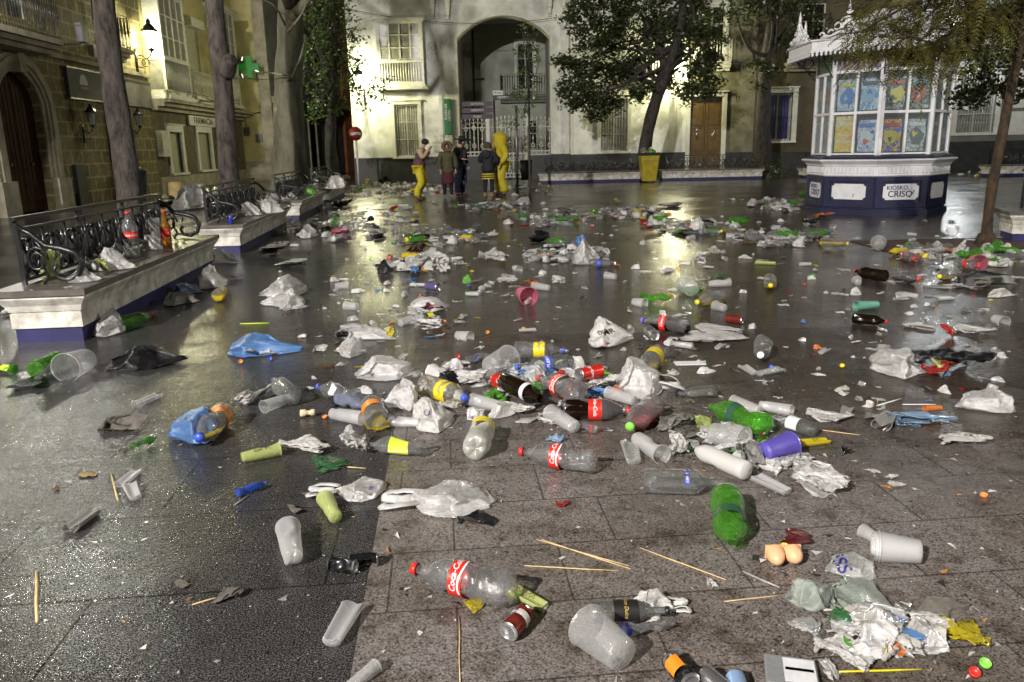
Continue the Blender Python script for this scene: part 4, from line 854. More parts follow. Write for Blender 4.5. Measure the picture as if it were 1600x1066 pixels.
# pharmacy cross
p = A(389, 105, 41.4); t = thing("pharmacy_cross", tuple(p), "green cross shaped shop sign on the ochre corner wall", "sign"); FX = Facade((0, 41.4, 0), (1, 0))
b = MB(); q = .17
for (x0, x1, z0, z1) in ((-q, q, -.5, .5), (-.5, -q, -q, q), (q, .5, -q, q)): FX.box(b, p[0]+x0, p[0]+x1, p[2]+z0, p[2]+z1, -.08, .08)
wb(b, "cross", mat("green_cross_light", (.015, .18, .02), .4, var=.3, scale=9, emit=((.03, .5, .05), .05)), t)
b = MB()
for (x, z, dx, dz) in ((-.30, .38, .06, .18), (-.56, .05, .0, .2), (-.30, -.42, -.06, .18), (.32, -.2, .16, -.05)): b.bar(FX.pt(p[0]+x, .1, p[2]+z-dz*.5), FX.pt(p[0]+x+dx, .1, p[2]+z+dz*.5), .04)
wb(b, "edge_tube", glow("lit_white_tube", (1, 1, .9), .7), t); b = MB(); b.bar((p[0], 41.5, p[2]), (p[0], 42.4, p[2]), .06); wb(b, "bracket", M_iron, t)
# grey post with dark basket, thin dark post, stone bollard
p = G(811, 298); t = thing("litter_basket", (p[0], p[1], 0), "small dark litter basket on a grey post beside the gateway", "bin")
b = MB(); b.tube([(p[0]-.05, p[1], 0), (p[0]-.05, p[1], 2.75)], .05, 8); wb(b, "post", M_metalgrey, t)
b = MB(); b.lathe([(.35, .001), (.35, .17), (1.0, .22), (1.0, .19), (.5, .16)], 14, 0, Matrix.Translation((p[0]+.25, p[1], 0))); wb(b, "basket", M_plinth, t)
p = G(706, 300); t = MB(); t.lathe([(0, .17), (.75, .13), (.8, .15), (.86, .13), (.95, .001)], 14, 0, Matrix.Translation((0, 0, 0)))
o = t.build("stone_bollard", M_stonetrim, None, (p[0], p[1]+1.3, 0)); tag(o, "grey stone bollard behind the couple in coats", "bollard")
# wires over the square
def wire(p0, p1, sag, lab):
    P = [np.array(p0)*(1-t_) + np.array(p1)*t_ - np.array([0, 0, sag*4*t_*(1-t_)]) for t_ in np.linspace(0, 1, 16)]
    g = MB(); g.tube(P, .012, 4); tag(g.build("overhead_cable", M_ink), lab, "cable", "overhead cables")
wire(A(535, 12, 36.4), A(905, 22, 36.4), .5, "thin dark cable strung across the white building above the archway")
wire(A(370, 118, 41.6), A(470, 108, 36.0), .3, "thin cable running from the green cross towards the plane tree")

# ================================================================ trees
def bark(name, c1, c2, sc=9, mott=None):
    if name in MATS: return MATS[name]
    m, nt, b = newmat(name); n = tex(nt, 'OBJECT', sc, 7, .65, stretch=(1, 1, .35)); st = [(.36, c1), (.6, c2)] + ([(.66, mott)] if mott else [])
    r = ramp(nt, n.outputs[0], st); nt.links.new(r.outputs[0], b.inputs[0]); b.inputs["Roughness"].default_value = .7
    n2 = tex(nt, 'OBJECT', sc*3, 6, .7, stretch=(1, 1, .4)); bp = nt.nodes.new("ShaderNodeBump"); bp.inputs["Strength"].default_value = 1.0; bp.inputs["Distance"].default_value = .05
    nt.links.new(n2.outputs[0], bp.inputs["Height"]); nt.links.new(bp.outputs[0], b.inputs["Normal"]); MATS[name] = m; return m
M_bark = bark("brown_bark", (.02, .016, .012), (.11, .088, .075)); M_barkdark = bark("dark_bark", (.02, .017, .014), (.07, .058, .045))
M_plane = bark("mottled_plane_bark", (.09, .088, .06), (.19, .18, .115), 3.0, (.46, .43, .26)); M_orangebark = bark("lichen_orange_bark", (.02, .013, .008), (.085, .05, .02), 14)
def leafmat(name, c):
    if name in MATS: return MATS[name]
    m = bpy.data.materials.new(name); m.use_nodes = True; nt = m.node_tree; N = nt.nodes; N.remove(N["Principled BSDF"])
    d = N.new("ShaderNodeBsdfDiffuse"); t = N.new("ShaderNodeBsdfTranslucent"); g = N.new("ShaderNodeBsdfGlossy"); g.inputs["Roughness"].default_value = .35
    n = tex(nt, 'OBJECT', 2.3, 3); r = ramp(nt, n.outputs[0], [(.35, tuple(np.array(c)*.55)), (.65, tuple(np.array(c)*1.4))])
    nt.links.new(r.outputs[0], d.inputs[0]); nt.links.new(r.outputs[0], t.inputs[0])
    a = N.new("ShaderNodeMixShader"); a.inputs[0].default_value = .35; nt.links.new(d.outputs[0], a.inputs[1]); nt.links.new(t.outputs[0], a.inputs[2])
    b = N.new("ShaderNodeMixShader"); b.inputs[0].default_value = .06; nt.links.new(a.outputs[0], b.inputs[1]); nt.links.new(g.outputs[0], b.inputs[2]); nt.links.new(b.outputs[0], N["Material Output"].inputs[0])
    MATS[name] = m; return m
M_leafdark = leafmat("dark_green_leaves", (.058, .075, .024)); M_leafgreen = leafmat("mid_green_leaves", (.11, .17, .045)); M_leafolive = leafmat("olive_feathery_leaves", (.17, .17, .04))
def wobble(P, r, amp=.04, seed=0):
    g = random.Random(seed); return [np.array(p) + np.array([g.uniform(-amp, amp), g.uniform(-amp, amp), 0]) for p in P]
def interp(P, n):
    P = np.array(P, float); t = np.linspace(0, len(P)-1, n); i = np.minimum(t.astype(int), len(P)-2); f = (t-i)[:, None]
    Q = P[i]*(1-f) + P[i+1]*f
    for _ in range(2): Q[1:-1] = Q[1:-1]*.5 + (Q[:-2]+Q[2:])*.25
    return Q
def leafcloud(mb, centers, per, spread, size, g, squash=.7):
    n = len(centers)*per; C = np.repeat(np.array(centers), per, 0); R_ = np.random.RandomState(g)
    P = C + R_.normal(0, 1, (n, 3))*spread*np.array([1, 1, squash]); a = R_.normal(0, 1, (n, 3)); a[:, 2] *= .6; a /= np.linalg.norm(a, axis=1)[:, None]
    b = R_.normal(0, 1, (n, 3)); b -= a*(a*b).sum(1)[:, None]; b /= np.linalg.norm(b, axis=1)[:, None]; s_ = (size*R_.uniform(.6, 1.3, n))[:, None]
    V = np.stack([P - a*s_, P + b*s_*.5 , P + a*s_, P - b*s_*.5], 1).reshape(-1, 3)
    mb.add(V, [(4*i, 4*i+1, 4*i+2, 4*i+3) for i in range(n)], 0, False)
def tree(name, label, trunk, radii, blobs, leaf, barkm, per=34, spread=.16, lsize=.075, nclump=40, seed=1, group=None, branches=10, extra_limbs=(), bmin=8):
    base = trunk[0]; t = thing(name, (base[0], base[1], 0), label, "tree", group); g = random.Random(seed)
    P = interp(trunk, 22); R_ = np.interp(np.linspace(0, 1, 22), np.linspace(0, 1, len(radii)), radii)
    b = MB(); b.tube(P, R_*(1+.05*np.sin(np.arange(22)*2.1+seed)), 14, 0)
    b.tube([P[0]+[0, 0, -.02], P[0]+[0, 0, .12], P[0]+[0, 0, .4]], [R_[0]*1.45, R_[0]*1.2, R_[0]*.98], 14)
    cl = []
    for (c, r) in blobs:
        for _ in range(int(nclump*r)):
            d = Vector((g.gauss(0, 1), g.gauss(0, 1), g.gauss(0, 1))).normalized()*(g.random()**.45)*r; cl.append(np.array(c) + np.array([d.x, d.y, d.z*.8]))
    for lb in extra_limbs: q = interp(lb[0], 12); b.tube(q, np.linspace(lb[1], lb[2], 12), 7)
    for k in range(branches):
        if not cl: break
        c = cl[g.randrange(len(cl))]; i = min(21, int(bmin + g.random()*(21-bmin))); s_ = P[i]; m_ = s_*.45 + c*.55 + np.array([g.uniform(-.3, .3), g.uniform(-.3, .3), g.uniform(-.1, .3)])
        b.tube(interp([s_, m_, c], 9), np.linspace(R_[i]*.42, .012, 9), 6)
    wb(b, "trunk", barkm, t)
    if cl:
        b = MB(); leafcloud(b, cl, per, spread, lsize, seed); wb(b, "crown", leaf, t)
    return t
def tp(px, py, y): return A(px, py, y)
# bare trunks of the left row, crowns above the frame
b0 = G(208, 0, 0) if False else A(208, 385, 13.5); b0[2] = 0
tree("street_tree", "bare brown tree trunk behind the nearest bench, lit on its left edge", [b0, tp(200, 280, 13.6), tp(178, 140, 13.7), tp(160, 0, 13.8), tp(150, -220, 14.0), tp(140, -420, 14.1)], [.215, .20, .185, .175, .165, .15],
     [((-7.8, 14.5, 9.5), 2.2), ((-6.0, 13.0, 10), 1.8)], M_leafdark, M_bark, per=25, seed=11, bmin=19, group="trees of the left row", nclump=20)
b0 = A(360, 345, 19.5); b0[2] = 0
tree("street_tree", "bare knotted tree trunk between the first two benches, lit pinkish on its left", [b0, tp(358, 285, 19.5), tp(350, 140, 19.6), tp(333, 0, 19.7), tp(325, -160, 19.8), tp(318, -360, 19.8)], [.27, .24, .22, .205, .19, .17],
     [((-8.0, 20, 10), 2.2), ((-6.4, 19, 11), 1.8)], M_leafdark, M_bark, per=25, seed=12, bmin=19, group="trees of the left row", nclump=20, extra_limbs=[([tp(352, 115, 19.5), tp(358, 100, 19.4), tp(361, 92, 19.3)], .22, .16)])
b0 = A(455, 310, 24.5); b0[2] = 0
tree("plane_tree", "thick mottled plane tree trunk with peeling bark behind the third bench", [b0, tp(452, 230, 24.5), tp(450, 130, 24.5), tp(455, 40, 24.6), tp(450, -90, 24.8), tp(445, -250, 24.8)], [.62, .47, .40, .36, .32, .28],
     [((-7.5, 25, 12), 3.0)], M_leafdark, M_plane, per=25, seed=13, bmin=19, nclump=15,
     extra_limbs=[([tp(455, 30, 24.4), tp(480, 0, 24.2), tp(510, -60, 24.0)], .17, .08), ([tp(450, 10, 24.3), tp(438, -15, 23.8), tp(420, -60, 23.4)], .12, .05), ([tp(455, 125, 24.1), tp(470, 90, 23.9), tp(478, 55, 23.8)], .05, .01),
                  ([tp(446, 40, 23.9), tp(430, 8, 23.6), tp(400, -5, 23.3)], .04, .01), ([tp(447, 118, 23.9), tp(410, 112, 23.6), tp(378, 118, 23.4)], .025, .006), ([tp(450, 50, 23.9), tp(474, 20, 23.6), tp(485, -20, 23.6)], .04, .01)])
b0 = A(524, 290, 29.5); b0[2] = 0; lf = 29.0
tree("leafy_tree", "slim leafy tree leaning before the lamp at the corner of the white building", [b0, tp(515, 225, 29.5), tp(518, 170, 29.4), tp(527, 120, 29.3), tp(525, 40, 29.2), tp(520, -60, 29.2)], [.24, .2, .18, .14, .1, .06],
     [(tp(500, 60, lf), .75), (tp(485, 110, lf), .75), (tp(505, 150, lf), .65), (tp(540, 60, lf), .55), (tp(545, 100, lf-.5), .55), (tp(548, 135, lf-.8), .40), (tp(580, 137, lf-1), .26), (tp(603, 128, lf-1), .13), (tp(520, 95, lf), .55), (tp(472, 75, lf), .5), (tp(500, 10, lf), .9), (tp(592, 152, lf-1), .12), (tp(566, 165, lf-1), .2), (tp(460, 110, lf), .45), (tp(520, 170, lf), .4), (tp(490, 175, lf), .35), (tp(535, 20, lf), .6), (tp(470, 30, lf), .6)],
     M_leafgreen, M_barkdark, per=14, spread=.17, lsize=.07, nclump=28, seed=14, branches=18)
b0 = G(1003, 283); b0[1] += .3; rt = 32.2
RT = [(905, 20, .9), (950, 10, 1.3), (1010, 10, 1.4), (1075, 15, 1.2), (925, 65, 1.0), (980, 70, 1.3), (1040, 50, 1.1), (1100, 60, .8), (905, 110, .75), (945, 125, .9), (985, 110, .75), (920, 155, .55), (955, 160, .5), (890, 100, .3), (875, 95, .18), (888, 140, .4), (1090, 110, .7), (1075, 145, .6), (1110, 135, .5), (1000, 145, .45), (1035, 125, .35), (935, 178, .35), (898, 165, .3), (1060, 85, .4), (1105, 95, .6)]
tree("round_tree", "dark dense round crowned tree behind the yellow bin, silhouetted by a lamp", [b0, tp(1012, 200, rt), tp(1030, 140, rt), tp(1045, 110, rt), tp(1065, 40, rt), tp(1072, -50, rt)], [.26, .24, .22, .2, .17, .12],
     [(tp(x, y, rt + ((i*37) % 7 - 3)*.25), r) for i, (x, y, r) in enumerate(RT)], M_leafdark, M_barkdark, per=26, spread=.15, lsize=.085, nclump=42, seed=15, branches=26,
     extra_limbs=[([tp(1042, 118, rt), tp(1030, 70, rt), tp(1000, 20, rt)], .16, .06), ([tp(1030, 140, rt), tp(990, 110, rt), tp(940, 100, rt)], .08, .02), ([tp(1045, 110, rt), tp(1075, 90, rt), tp(1100, 60, rt)], .08, .02)])
b0 = G(1193, 276)
tree("street_tree", "dark tree with ivy at its foot left of the kiosk", [b0, tp(1192, 200, 33.5), tp(1196, 110, 33.4), tp(1203, 60, 33.4), tp(1212, 0, 33.4), tp(1215, -80, 33.4)], [.38, .30, .24, .22, .18, .12],
     [(tp(1150, 20, 33), .8), (tp(1190, 5, 33), .9), (tp(1240, 10, 33.2), .9), (tp(1178, 105, 33), .3), (tp(1205, 108, 33), .35), (tp(1240, 55, 33), .6), (tp(1265, 25, 33), .8), (tp(1185, 135, 33), .14)], M_leafdark, M_barkdark, per=22, spread=.17, lsize=.08, nclump=26, seed=16, branches=12,
     extra_limbs=[([tp(1200, 88, 33.3), tp(1175, 82, 33), tp(1160, 60, 33), tp(1150, 20, 33)], .09, .03), ([tp(1203, 70, 33.3), tp(1225, 45, 33), tp(1245, 10, 33)], .1, .03)])
b0 = G(828, 308); yy = float(b0[1])
tree("young_tree", "thin young tree with sparse leaves before the archway", [b0, tp(827, 220, yy), tp(826, 120, yy), tp(824, 40, yy)], [.035, .03, .022, .01],
     [(tp(824, 50, yy), .17), (tp(830, 75, yy), .2), (tp(815, 85, yy), .16), (tp(836, 95, yy), .16), (tp(818, 115, yy), .22), (tp(838, 125, yy), .16), (tp(812, 145, yy), .18), (tp(828, 160, yy), .2), (tp(800, 150, yy), .12), (tp(815, 178, yy), .2), (tp(800, 195, yy), .12)],
     M_leafgreen, M_barkdark, per=12, spread=.09, lsize=.05, nclump=34, seed=17, branches=14)
# right edge tree with feathery drooping branches
b0 = G(1540, 382); yr = float(b0[1]); t = thing("feathery_tree", (b0[0], b0[1], 0), "slim orange barked tree with feathery branches hanging over the kiosk roof", "tree")
b = MB(); P = interp([b0, tp(1548, 300, yr), tp(1568, 200, yr), tp(1588, 100, yr), tp(1600, 30, yr), tp(1606, -60, yr), tp(1600, -200, yr)], 24)
b.tube(P, np.linspace(.068, .045, 24)*(1+.06*np.sin(np.arange(24)*1.9)), 12); b.tube([P[0], P[0]+[0, 0, .15]], [.15, .1], 12)
LB = []; g = random.Random(5)
for (pts, r0) in (([(1600, 10), (1540, -30), (1450, -10), (1380, 30), (1335, 55)], .035), ([(1602, -10), (1560, 20), (1500, 55), (1440, 75), (1360, 85)], .03), ([(1600, 10), (1560, 40), (1510, 65), (1460, 70), (1400, 50)], .022), ([(1603, -40), (1500, -60), (1400, -20), (1350, 20)], .03),
                  ([(1598, 40), (1570, 20), (1530, 20), (1480, 60), (1450, 110)], .012), ([(1605, -60), (1640, -20), (1680, 20)], .03), ([(1604, -80), (1560, -40), (1520, 0), (1490, 30)], .03), ([(1560, -40), (1480, 0), (1420, 50)], .02)):
    q = interp([tp(x, y, yr - .15 - i*.38) for i, (x, y) in enumerate(pts)], 14); b.tube(q, np.linspace(r0, .006, 14), 6); LB.append(q)
wb(b, "trunk", M_orangebark, t)
b = MB(); tw = MB(); R_ = np.random.RandomState(4)
for q in LB:
    for i in range(2, len(q)):
        for _ in range(11):
            s_ = q[i] + R_.normal(0, .05, 3); d = np.array([R_.normal(0, .55)-.35, R_.normal(0, .5), R_.normal(-.15, .33)]); d /= np.linalg.norm(d); Ln = R_.uniform(.22, .5); K = 13
            pts = [s_ + d*Ln*k/K + np.array([0, 0, -.12*(k/K)**2]) for k in range(K+1)]; tw.tube(pts[::4] + [pts[-1]], .0028, 3, cap=False)
            sd = np.cross(d, [0, 0, 1]); sd /= np.linalg.norm(sd)+1e-6
            for k in range(2, K+1):
                for sg in (-1, 1):
                    l_ = .055*(1-.4*abs(k/K-.5)); a = pts[k]; tip = a + (sd*sg*.85 + d*.5)*l_ + np.array([0, 0, -.012]); w_ = d*.0085
                    b.add([a-w_, tip-w_*.4, tip+w_*.4, a+w_], [(0, 1, 2, 3)])
wb(b, "foliage", M_leafolive, t); wb(tw, "twigs", M_orangebark, t)
b = MB(); cl = [tp(x, y, 13.0) for x, y in ((1590, 20), (1575, 60), (1560, 90), (1520, 70), (1545, 120), (1525, 140), (1590, 110), (1505, 150), (1540, 95), (1570, 130), (1598, 90), (1530, 30), (1560, 20), (1585, 50), (1510, 115), (1595, 140), (1513, 158))]
o_ = tree("dark_leaved_tree", "dark round leaved branches in front of the bluish lantern at the upper right", [A(1640, 385, 13.2)*[1, 1, 0], tp(1640, 200, 13.2), tp(1625, 60, 13.2), tp(1600, -40, 13.2)], [.14, .12, .1, .06], [(c, .24) for c in cl], M_leafdark, M_barkdark, per=16, spread=.085, lsize=.05, nclump=32, seed=19, branches=22)
# ivy at the foot of the far trunks
b = MB(); leafcloud(b, [np.array(tp(x, y, 32.6)) for x in (1172, 1182, 1205, 1215, 990, 998) for y in (262, 270, 276)], 40, .16, .06, 8)
tag(wb(b, "ivy", M_leafdark), "dark ivy growing round the feet of the far trunks", None, None, "stuff")
# tree pit at the right
p = G(1535, 386); b = MB(); b.box(p[0]-1.4, p[0]+1.0, p[1]-.25, p[1]+.9, .003, .012); o = wb(b, "tree_pit_soil", mat("wet_brown_soil", (.05, .028, .015), .7, var=.4, scale=20, bump=.6, kind='WORLD')); tag(o, kind="structure")
# ================================================================ people
def skin(verts, edges, radii, sub=1, flat=None):
    me = bpy.data.meshes.new("skin"); me.from_pydata([tuple(v) for v in verts], edges, []); o = bpy.data.objects.new("skin", me); COL.objects.link(o)
    md = o.modifiers.new("s", 'SKIN'); md.use_smooth_shade = True; md.branch_smoothing = .6
    for i, r in enumerate(radii):
        sv = me.skin_vertices[0].data[i]; sv.radius = (r, r) if np.isscalar(r) else r; sv.use_root = (i == 0)
    sb = o.modifiers.new("d", 'SUBSURF'); sb.levels = sub; sb.render_levels = sub
    bpy.context.view_layer.update(); out = bpy.data.meshes.new_from_object(o.evaluated_get(bpy.context.evaluated_depsgraph_get()))
    bpy.data.objects.remove(o); bpy.data.meshes.remove(me)
    out.polygons.foreach_set("use_smooth", [True]*len(out.polygons)); return out
def skinned(name, chains, m, parent, sub=1):
    """chains: lists of (xyz, r); equal points are merged into one vertex"""
    V, R, E, idx = [], [], [], {}
    for ch in chains:
        last = None
        for p, r in ch:
            k = tuple(round(float(c), 4) for c in p)
            if k not in idx: idx[k] = len(V); V.append(k); R.append(r)
            i = idx[k]
            if last is not None and last != i and (last, i) not in E and (i, last) not in E: E.append((last, i))
            last = i
    me = skin(V, E, R, sub); me.name = name; me.materials.clear(); me.materials.append(m)
    return link(name, me, parent)
M_skin = mat("skin", (.42, .24, .16), .5, var=.1, scale=20)
def cloth(name, c, **k): return mat(name, c, .85, var=.3, scale=14, bump=.4, bscale=30, **k)
def person(label, px, py, yaw, H, arms, kn=(0, 0), lean=0.0, headp=(0, 0)):
    g = G(px, py); t = empty("person", (g[0], g[1], 0), yaw); tag(t, label, "person"); s = H/1.75; t.scale = (s*1.1, s*1.1, s)
    J = {}; ln = lean
    J['pel'] = (0, 0, .95); J['sp'] = (0, -ln*.2, 1.13); J['ch'] = (0, -ln*.5, 1.33); J['nb'] = (0, -ln*.8, 1.47); J['nt'] = (0, -ln*.95-.01, 1.54); hx, hz = headp
    J['hc'] = (0, -ln-.02-hx, 1.63-hz); J['ht'] = (0, -ln-.01-hx*1.3, 1.705-hz)
    for n, sg in (('L', -1), ('R', 1)):
        J['sh'+n] = (sg*.165, -ln*.65, 1.42); J['hip'+n] = (sg*.085, 0, .90); k = kn[0 if sg < 0 else 1]
        J['kn'+n] = (sg*.10, -.02-k, .50); J['an'+n] = (sg*.105, .03+k*.3, .09); J['to'+n] = (sg*.13, -.13+k*.3, .045)
        el, wr = arms[0 if sg < 0 else 1]; J['el'+n] = el; J['wr'+n] = wr
    ch = [[(J['pel'], .105), (J['sp'], .09), (J['ch'], .105), (J['nb'], .055), (J['nt'], .047), (J['hc'], .078), (J['ht'], .06)],
          [(J['hc'], .078), ((0, J['hc'][1]-.095, J['hc'][2]-.005), .014)]]
    for n, sg in (('L', -1), ('R', 1)):
        ch.append([(J['ch'], .105), (J['sh'+n], .045), (J['el'+n], .034), (J['wr'+n], .026)])
        ch.append([(J['pel'], .105), (J['hip'+n], .07), (J['kn'+n], .042), (J['an'+n], .030), (J['to'+n], .022)])
        w = np.array(J['wr'+n]); d = w - np.array(J['el'+n]); d /= np.linalg.norm(d); side = np.cross(d, [0, 0, 1.]); side = side/np.linalg.norm(side) if np.linalg.norm(side) > .2 else np.array([1., 0, 0])
        pm = w + d*.07; ch.append([(tuple(w), .026), (tuple(pm), .026)])
        for k in range(4):
            f0 = pm + side*(k-1.5)*.017; f1 = f0 + d*(.045-.005*abs(k-1.5)); f2 = f1 + d*.025 + np.cross(d, side)*.018; ch.append([(tuple(pm), .026), (tuple(f1), .0085), (tuple(f2), .0075)])
        ch.append([(tuple(pm), .026), (tuple(w + d*.05 - side*.045), .010), (tuple(w + d*.08 - side*.05), .008)])
    skinned("body", ch, M_skin, t, 1)
    hc = np.array(J['hc'])
    for sg in (-1, 1):
        e = MB(); e.lathe([(-.012, .001), (0, .012), (.012, .001)], 8, 0, frame(hc + [sg*.032, -.074, .012], (0, 0, 1))); e.build("eye", M_black, t)
        e = MB(); e.lathe([(-.03, .001), (-.015, .02), (.02, .024), (.035, .001)], 8, 0, frame(hc + [sg*.082, .005, 0], (0, 0, 1))); e.build("ear", M_skin, t)
    e = MB(); e.lathe([(-.022, .001), (0, .007), (.022, .001)], 8, 0, frame(hc + [0, -.078, -.045], (1, 0, 0))); e.build("mouth", mat("lips", (.25, .08, .07), .5, var=0), t)
    return t, J
def top(name, t, J, m, r=1.0, hem=None, sleeves=True, hemr=.16):
    ch = [[((0, J['pel'][1], hem or .86), hemr*r), ((J['pel'][0], J['pel'][1], .98), .145*r), (J['sp'], .135*r), (J['ch'], .15*r), (J['nb'], .075*r)]]
    for n in 'LR':
        c = [(J['ch'], .15*r), (J['sh'+n], .082*r)]
        if sleeves: c += [(J['el'+n], .064*r), (tuple(np.array(J['wr'+n])*.94 + np.array(J['el'+n])*.06), .044*r)]
        ch.append(c)
    return skinned(name, ch, m, t, 2)
def legs(name, t, J, m, r=1.0, ank=.05, wide=1.0):
    ch = []
    for n in 'LR': ch.append([((0, 0, .96), .135*r), (J['hip'+n], .105*r), (tuple(np.array(J['kn'+n])*.5 + np.array(J['hip'+n])*.5), .09*r*wide), (J['kn'+n], .073*r*wide), (J['an'+n][:2] + (.30,), .065*r*wide), (J['an'+n][:2] + (.09,), ank*r*wide)])
    return skinned(name, ch, m, t, 1)
def shoes(t, J, m, boot=0.0, sole=None):
    for n in 'LR':
        a = np.array(J['an'+n]); to = np.array(J['to'+n]); ch = [[((a[0], a[1], .10 + boot), .052), ((a[0], a[1]+.02, .05), .05), (tuple(a*.4 + to*.6 - [0, 0, .012]), .048), ((to[0], to[1]-.03, .035), .036)]]
        skinned("boot" if boot else "shoe", ch, m, t, 1)
def blob(name, t, m, c, r, sq=(1, 1, 1), seed=1, rag=.06, cut=None):
    R_ = np.random.RandomState(seed); ph = R_.uniform(0, 6, 8)
    def fn(v):
        n = 1 + rag*np.sin(v[:, 0]*60/r*.1+ph[0])*np.sin(v[:, 1]*70/r*.1+ph[1]) + rag*.6*np.sin(v[:, 2]*140/r*.1+ph[2]+v[:, 0]*90/r*.1)
        v = v*n[:, None]*np.array(sq)*r
        return v
    e = MB(); e.lathe([(math.cos(a), max(math.sin(a), .001)) for a in np.linspace(PI, .0 if cut is None else cut, 14)], 18, 0, Matrix.Translation(Vector(c)), True, fn=fn); return e.build(name, m, t)

# man in the vest, hands at his mouth, seen in profile facing right
t, J = person("man in a maroon vest and yellow trousers with his hands at his mouth", 657, 313, PI/2 - .15, 1.74, (((-.24, -.16, 1.17), (-.09, -.30, 1.42)), ((.24, -.14, 1.18), (.07, -.29, 1.43))), (.07, .10), .14, (.06, .03))
top("shirt", t, J, cloth("beige_sleeves", (.42, .32, .20)), 1.12); top("vest", t, J, cloth("maroon_vest", (.11, .045, .055)), 1.28, .93, False)
top("undershirt_hem", t, J, cloth("blue_shirt", (.04, .07, .35)), 1.05, .84, False, .175); legs("trousers", t, J, cloth("yellow_trousers", (.55, .46, .02)), 1.12, .065, 1.25); shoes(t, J, cloth("brown_shoes", (.05, .025, .015)))
blob("hair", t, cloth("dark_hair", (.012, .01, .009)), np.array(J['hc']) + [0, .025, .035], .098, (.92, 1.02, .86), 2)
# woman in the olive parka
ar = (((-.25, .03, 1.13), (-.22, -.05, .90)), ((.25, .03, 1.13), (.23, -.02, .90)))
t, J = person("woman in an olive parka with a fur trimmed hood and maroon skirt", 701, 310, .25, 1.60, ar)
top("parka", t, J, cloth("olive_parka", (.07, .066, .028)), 1.35, .74, True, .19); legs("leggings", t, J, cloth("black_leggings", (.008, .008, .01)), 1.0, .05); shoes(t, J, cloth("grey_sneakers", (.16, .16, .17)))
e = MB(); e.lathe([(.48, .19), (.6, .20), (.85, .16)], 16, 0, Matrix.Translation((0, 0, 0))); e.build("skirt", cloth("maroon_skirt", (.07, .012, .02)), t)
hc = np.array(J['hc']); blob("hood", t, cloth("olive_parka", (.055, .052, .022)), hc + [0, .095, .0], .155, (.95, .85, 1.05), 3)
e = MB(); e.tube([hc + [.115*math.cos(a), -.06, .135*math.sin(a)-.005] for a in np.linspace(0, 2*PI, 22)], .05, 7); e.build("fur_trim", mat("brown_fur", (.13, .09, .05), .95, var=.5, scale=60, bump=1, bscale=120), t)
# man in the hat
t, J = person("man in a black wide brimmed hat, dark jacket and blue jeans", 720, 307, .9, 1.74, (((-.25, -.06, 1.15), (-.15, -.26, 1.12)), ((.26, .04, 1.14), (.22, -.10, .92))), (.0, .03), .05, (.04, .02))
top("shirt", t, J, cloth("plum_shirt", (.11, .07, .085)), 1.1, .90); top("jacket", t, J, cloth("navy_black_jacket", (.012, .013, .022)), 1.28, .80, True, .17)
e = MB(); e.add([(-.07, -.205, 1.36), (.05, -.2, 1.40), (.045, -.17, .95), (-.085, -.18, .92)], [(0, 1, 2, 3)]); e.build("shirt_front", cloth("plum_shirt", (.11, .07, .085)), t)
legs("jeans", t, J, cloth("blue_jeans", (.06, .065, .15)), 1.15, .06, 1.2); shoes(t, J, cloth("brown_shoes", (.05, .025, .015))); hc = np.array(J['hc'])
e = MB(); e.lathe([(.055, .001), (.05, .21), (.062, .235), (.07, .215), (.062, .115), (.10, .108), (.17, .095), (.19, .06), (.18, .001)], 22, 0, Matrix.Translation(Vector(hc)) @ Matrix.Rotation(.12, 4, 'X'), fn=lambda v: v + np.stack([0*v[:, 0], 0*v[:, 0], np.where(np.hypot(v[:, 0], v[:, 1]) > .13, .9*v[:, 0]**2, 0)], 1)); e.build("hat", cloth("black_felt", (.008, .008, .009)), t)
blob("hair", t, cloth("dark_hair", (.012, .01, .009)), hc + [0, .03, .01], .088, (.95, .9, .9), 4)
# woman seen from behind
t, J = person("woman seen from behind in a black coat, yellow and black striped skirt and tan boots", 764, 309, PI - .25, 1.58, (((-.27, -.05, 1.14), (-.17, -.24, 1.10)), ((.27, -.06, 1.16), (.20, -.25, 1.20))))
top("coat", t, J, cloth("black_coat", (.016, .018, .026)), 1.4, .78, True, .18); legs("tights", t, J, cloth("black_leggings", (.008, .008, .01)), 1.0, .05); shoes(t, J, cloth("tan_boots", (.32, .18, .07)), .12)
for k in range(6):
    e = MB(); e.lathe([(.60+k*.035, .205-.002*k), (.636+k*.035, .204-.002*k)], 18, 0, Matrix.Identity(4)); e.build("skirt_stripe", cloth("yellow_stripe", (.55, .45, .03)) if k % 2 == 0 else cloth("black_stripe", (.012, .012, .012)), t)
hc = np.array(J['hc']); blob("hair", t, cloth("brown_hair", (.075, .05, .025)), hc + [0, .02, .0], .125, (.98, .95, 1.12), 5)
e = MB(); e.tube([(.13*math.cos(a), .02+.12*math.sin(a), 1.50+.02*math.sin(a)) for a in np.linspace(-.5, PI+.5, 16)], .045, 7); e.build("fur_collar", mat("tan_fur", (.30, .22, .12), .95, var=.5, scale=60, bump=1, bscale=120), t)
blob("hood", t, cloth("black_coat", (.016, .018, .026)), (0, .16, 1.38), .13, (1.05, .6, 1.1), 6)
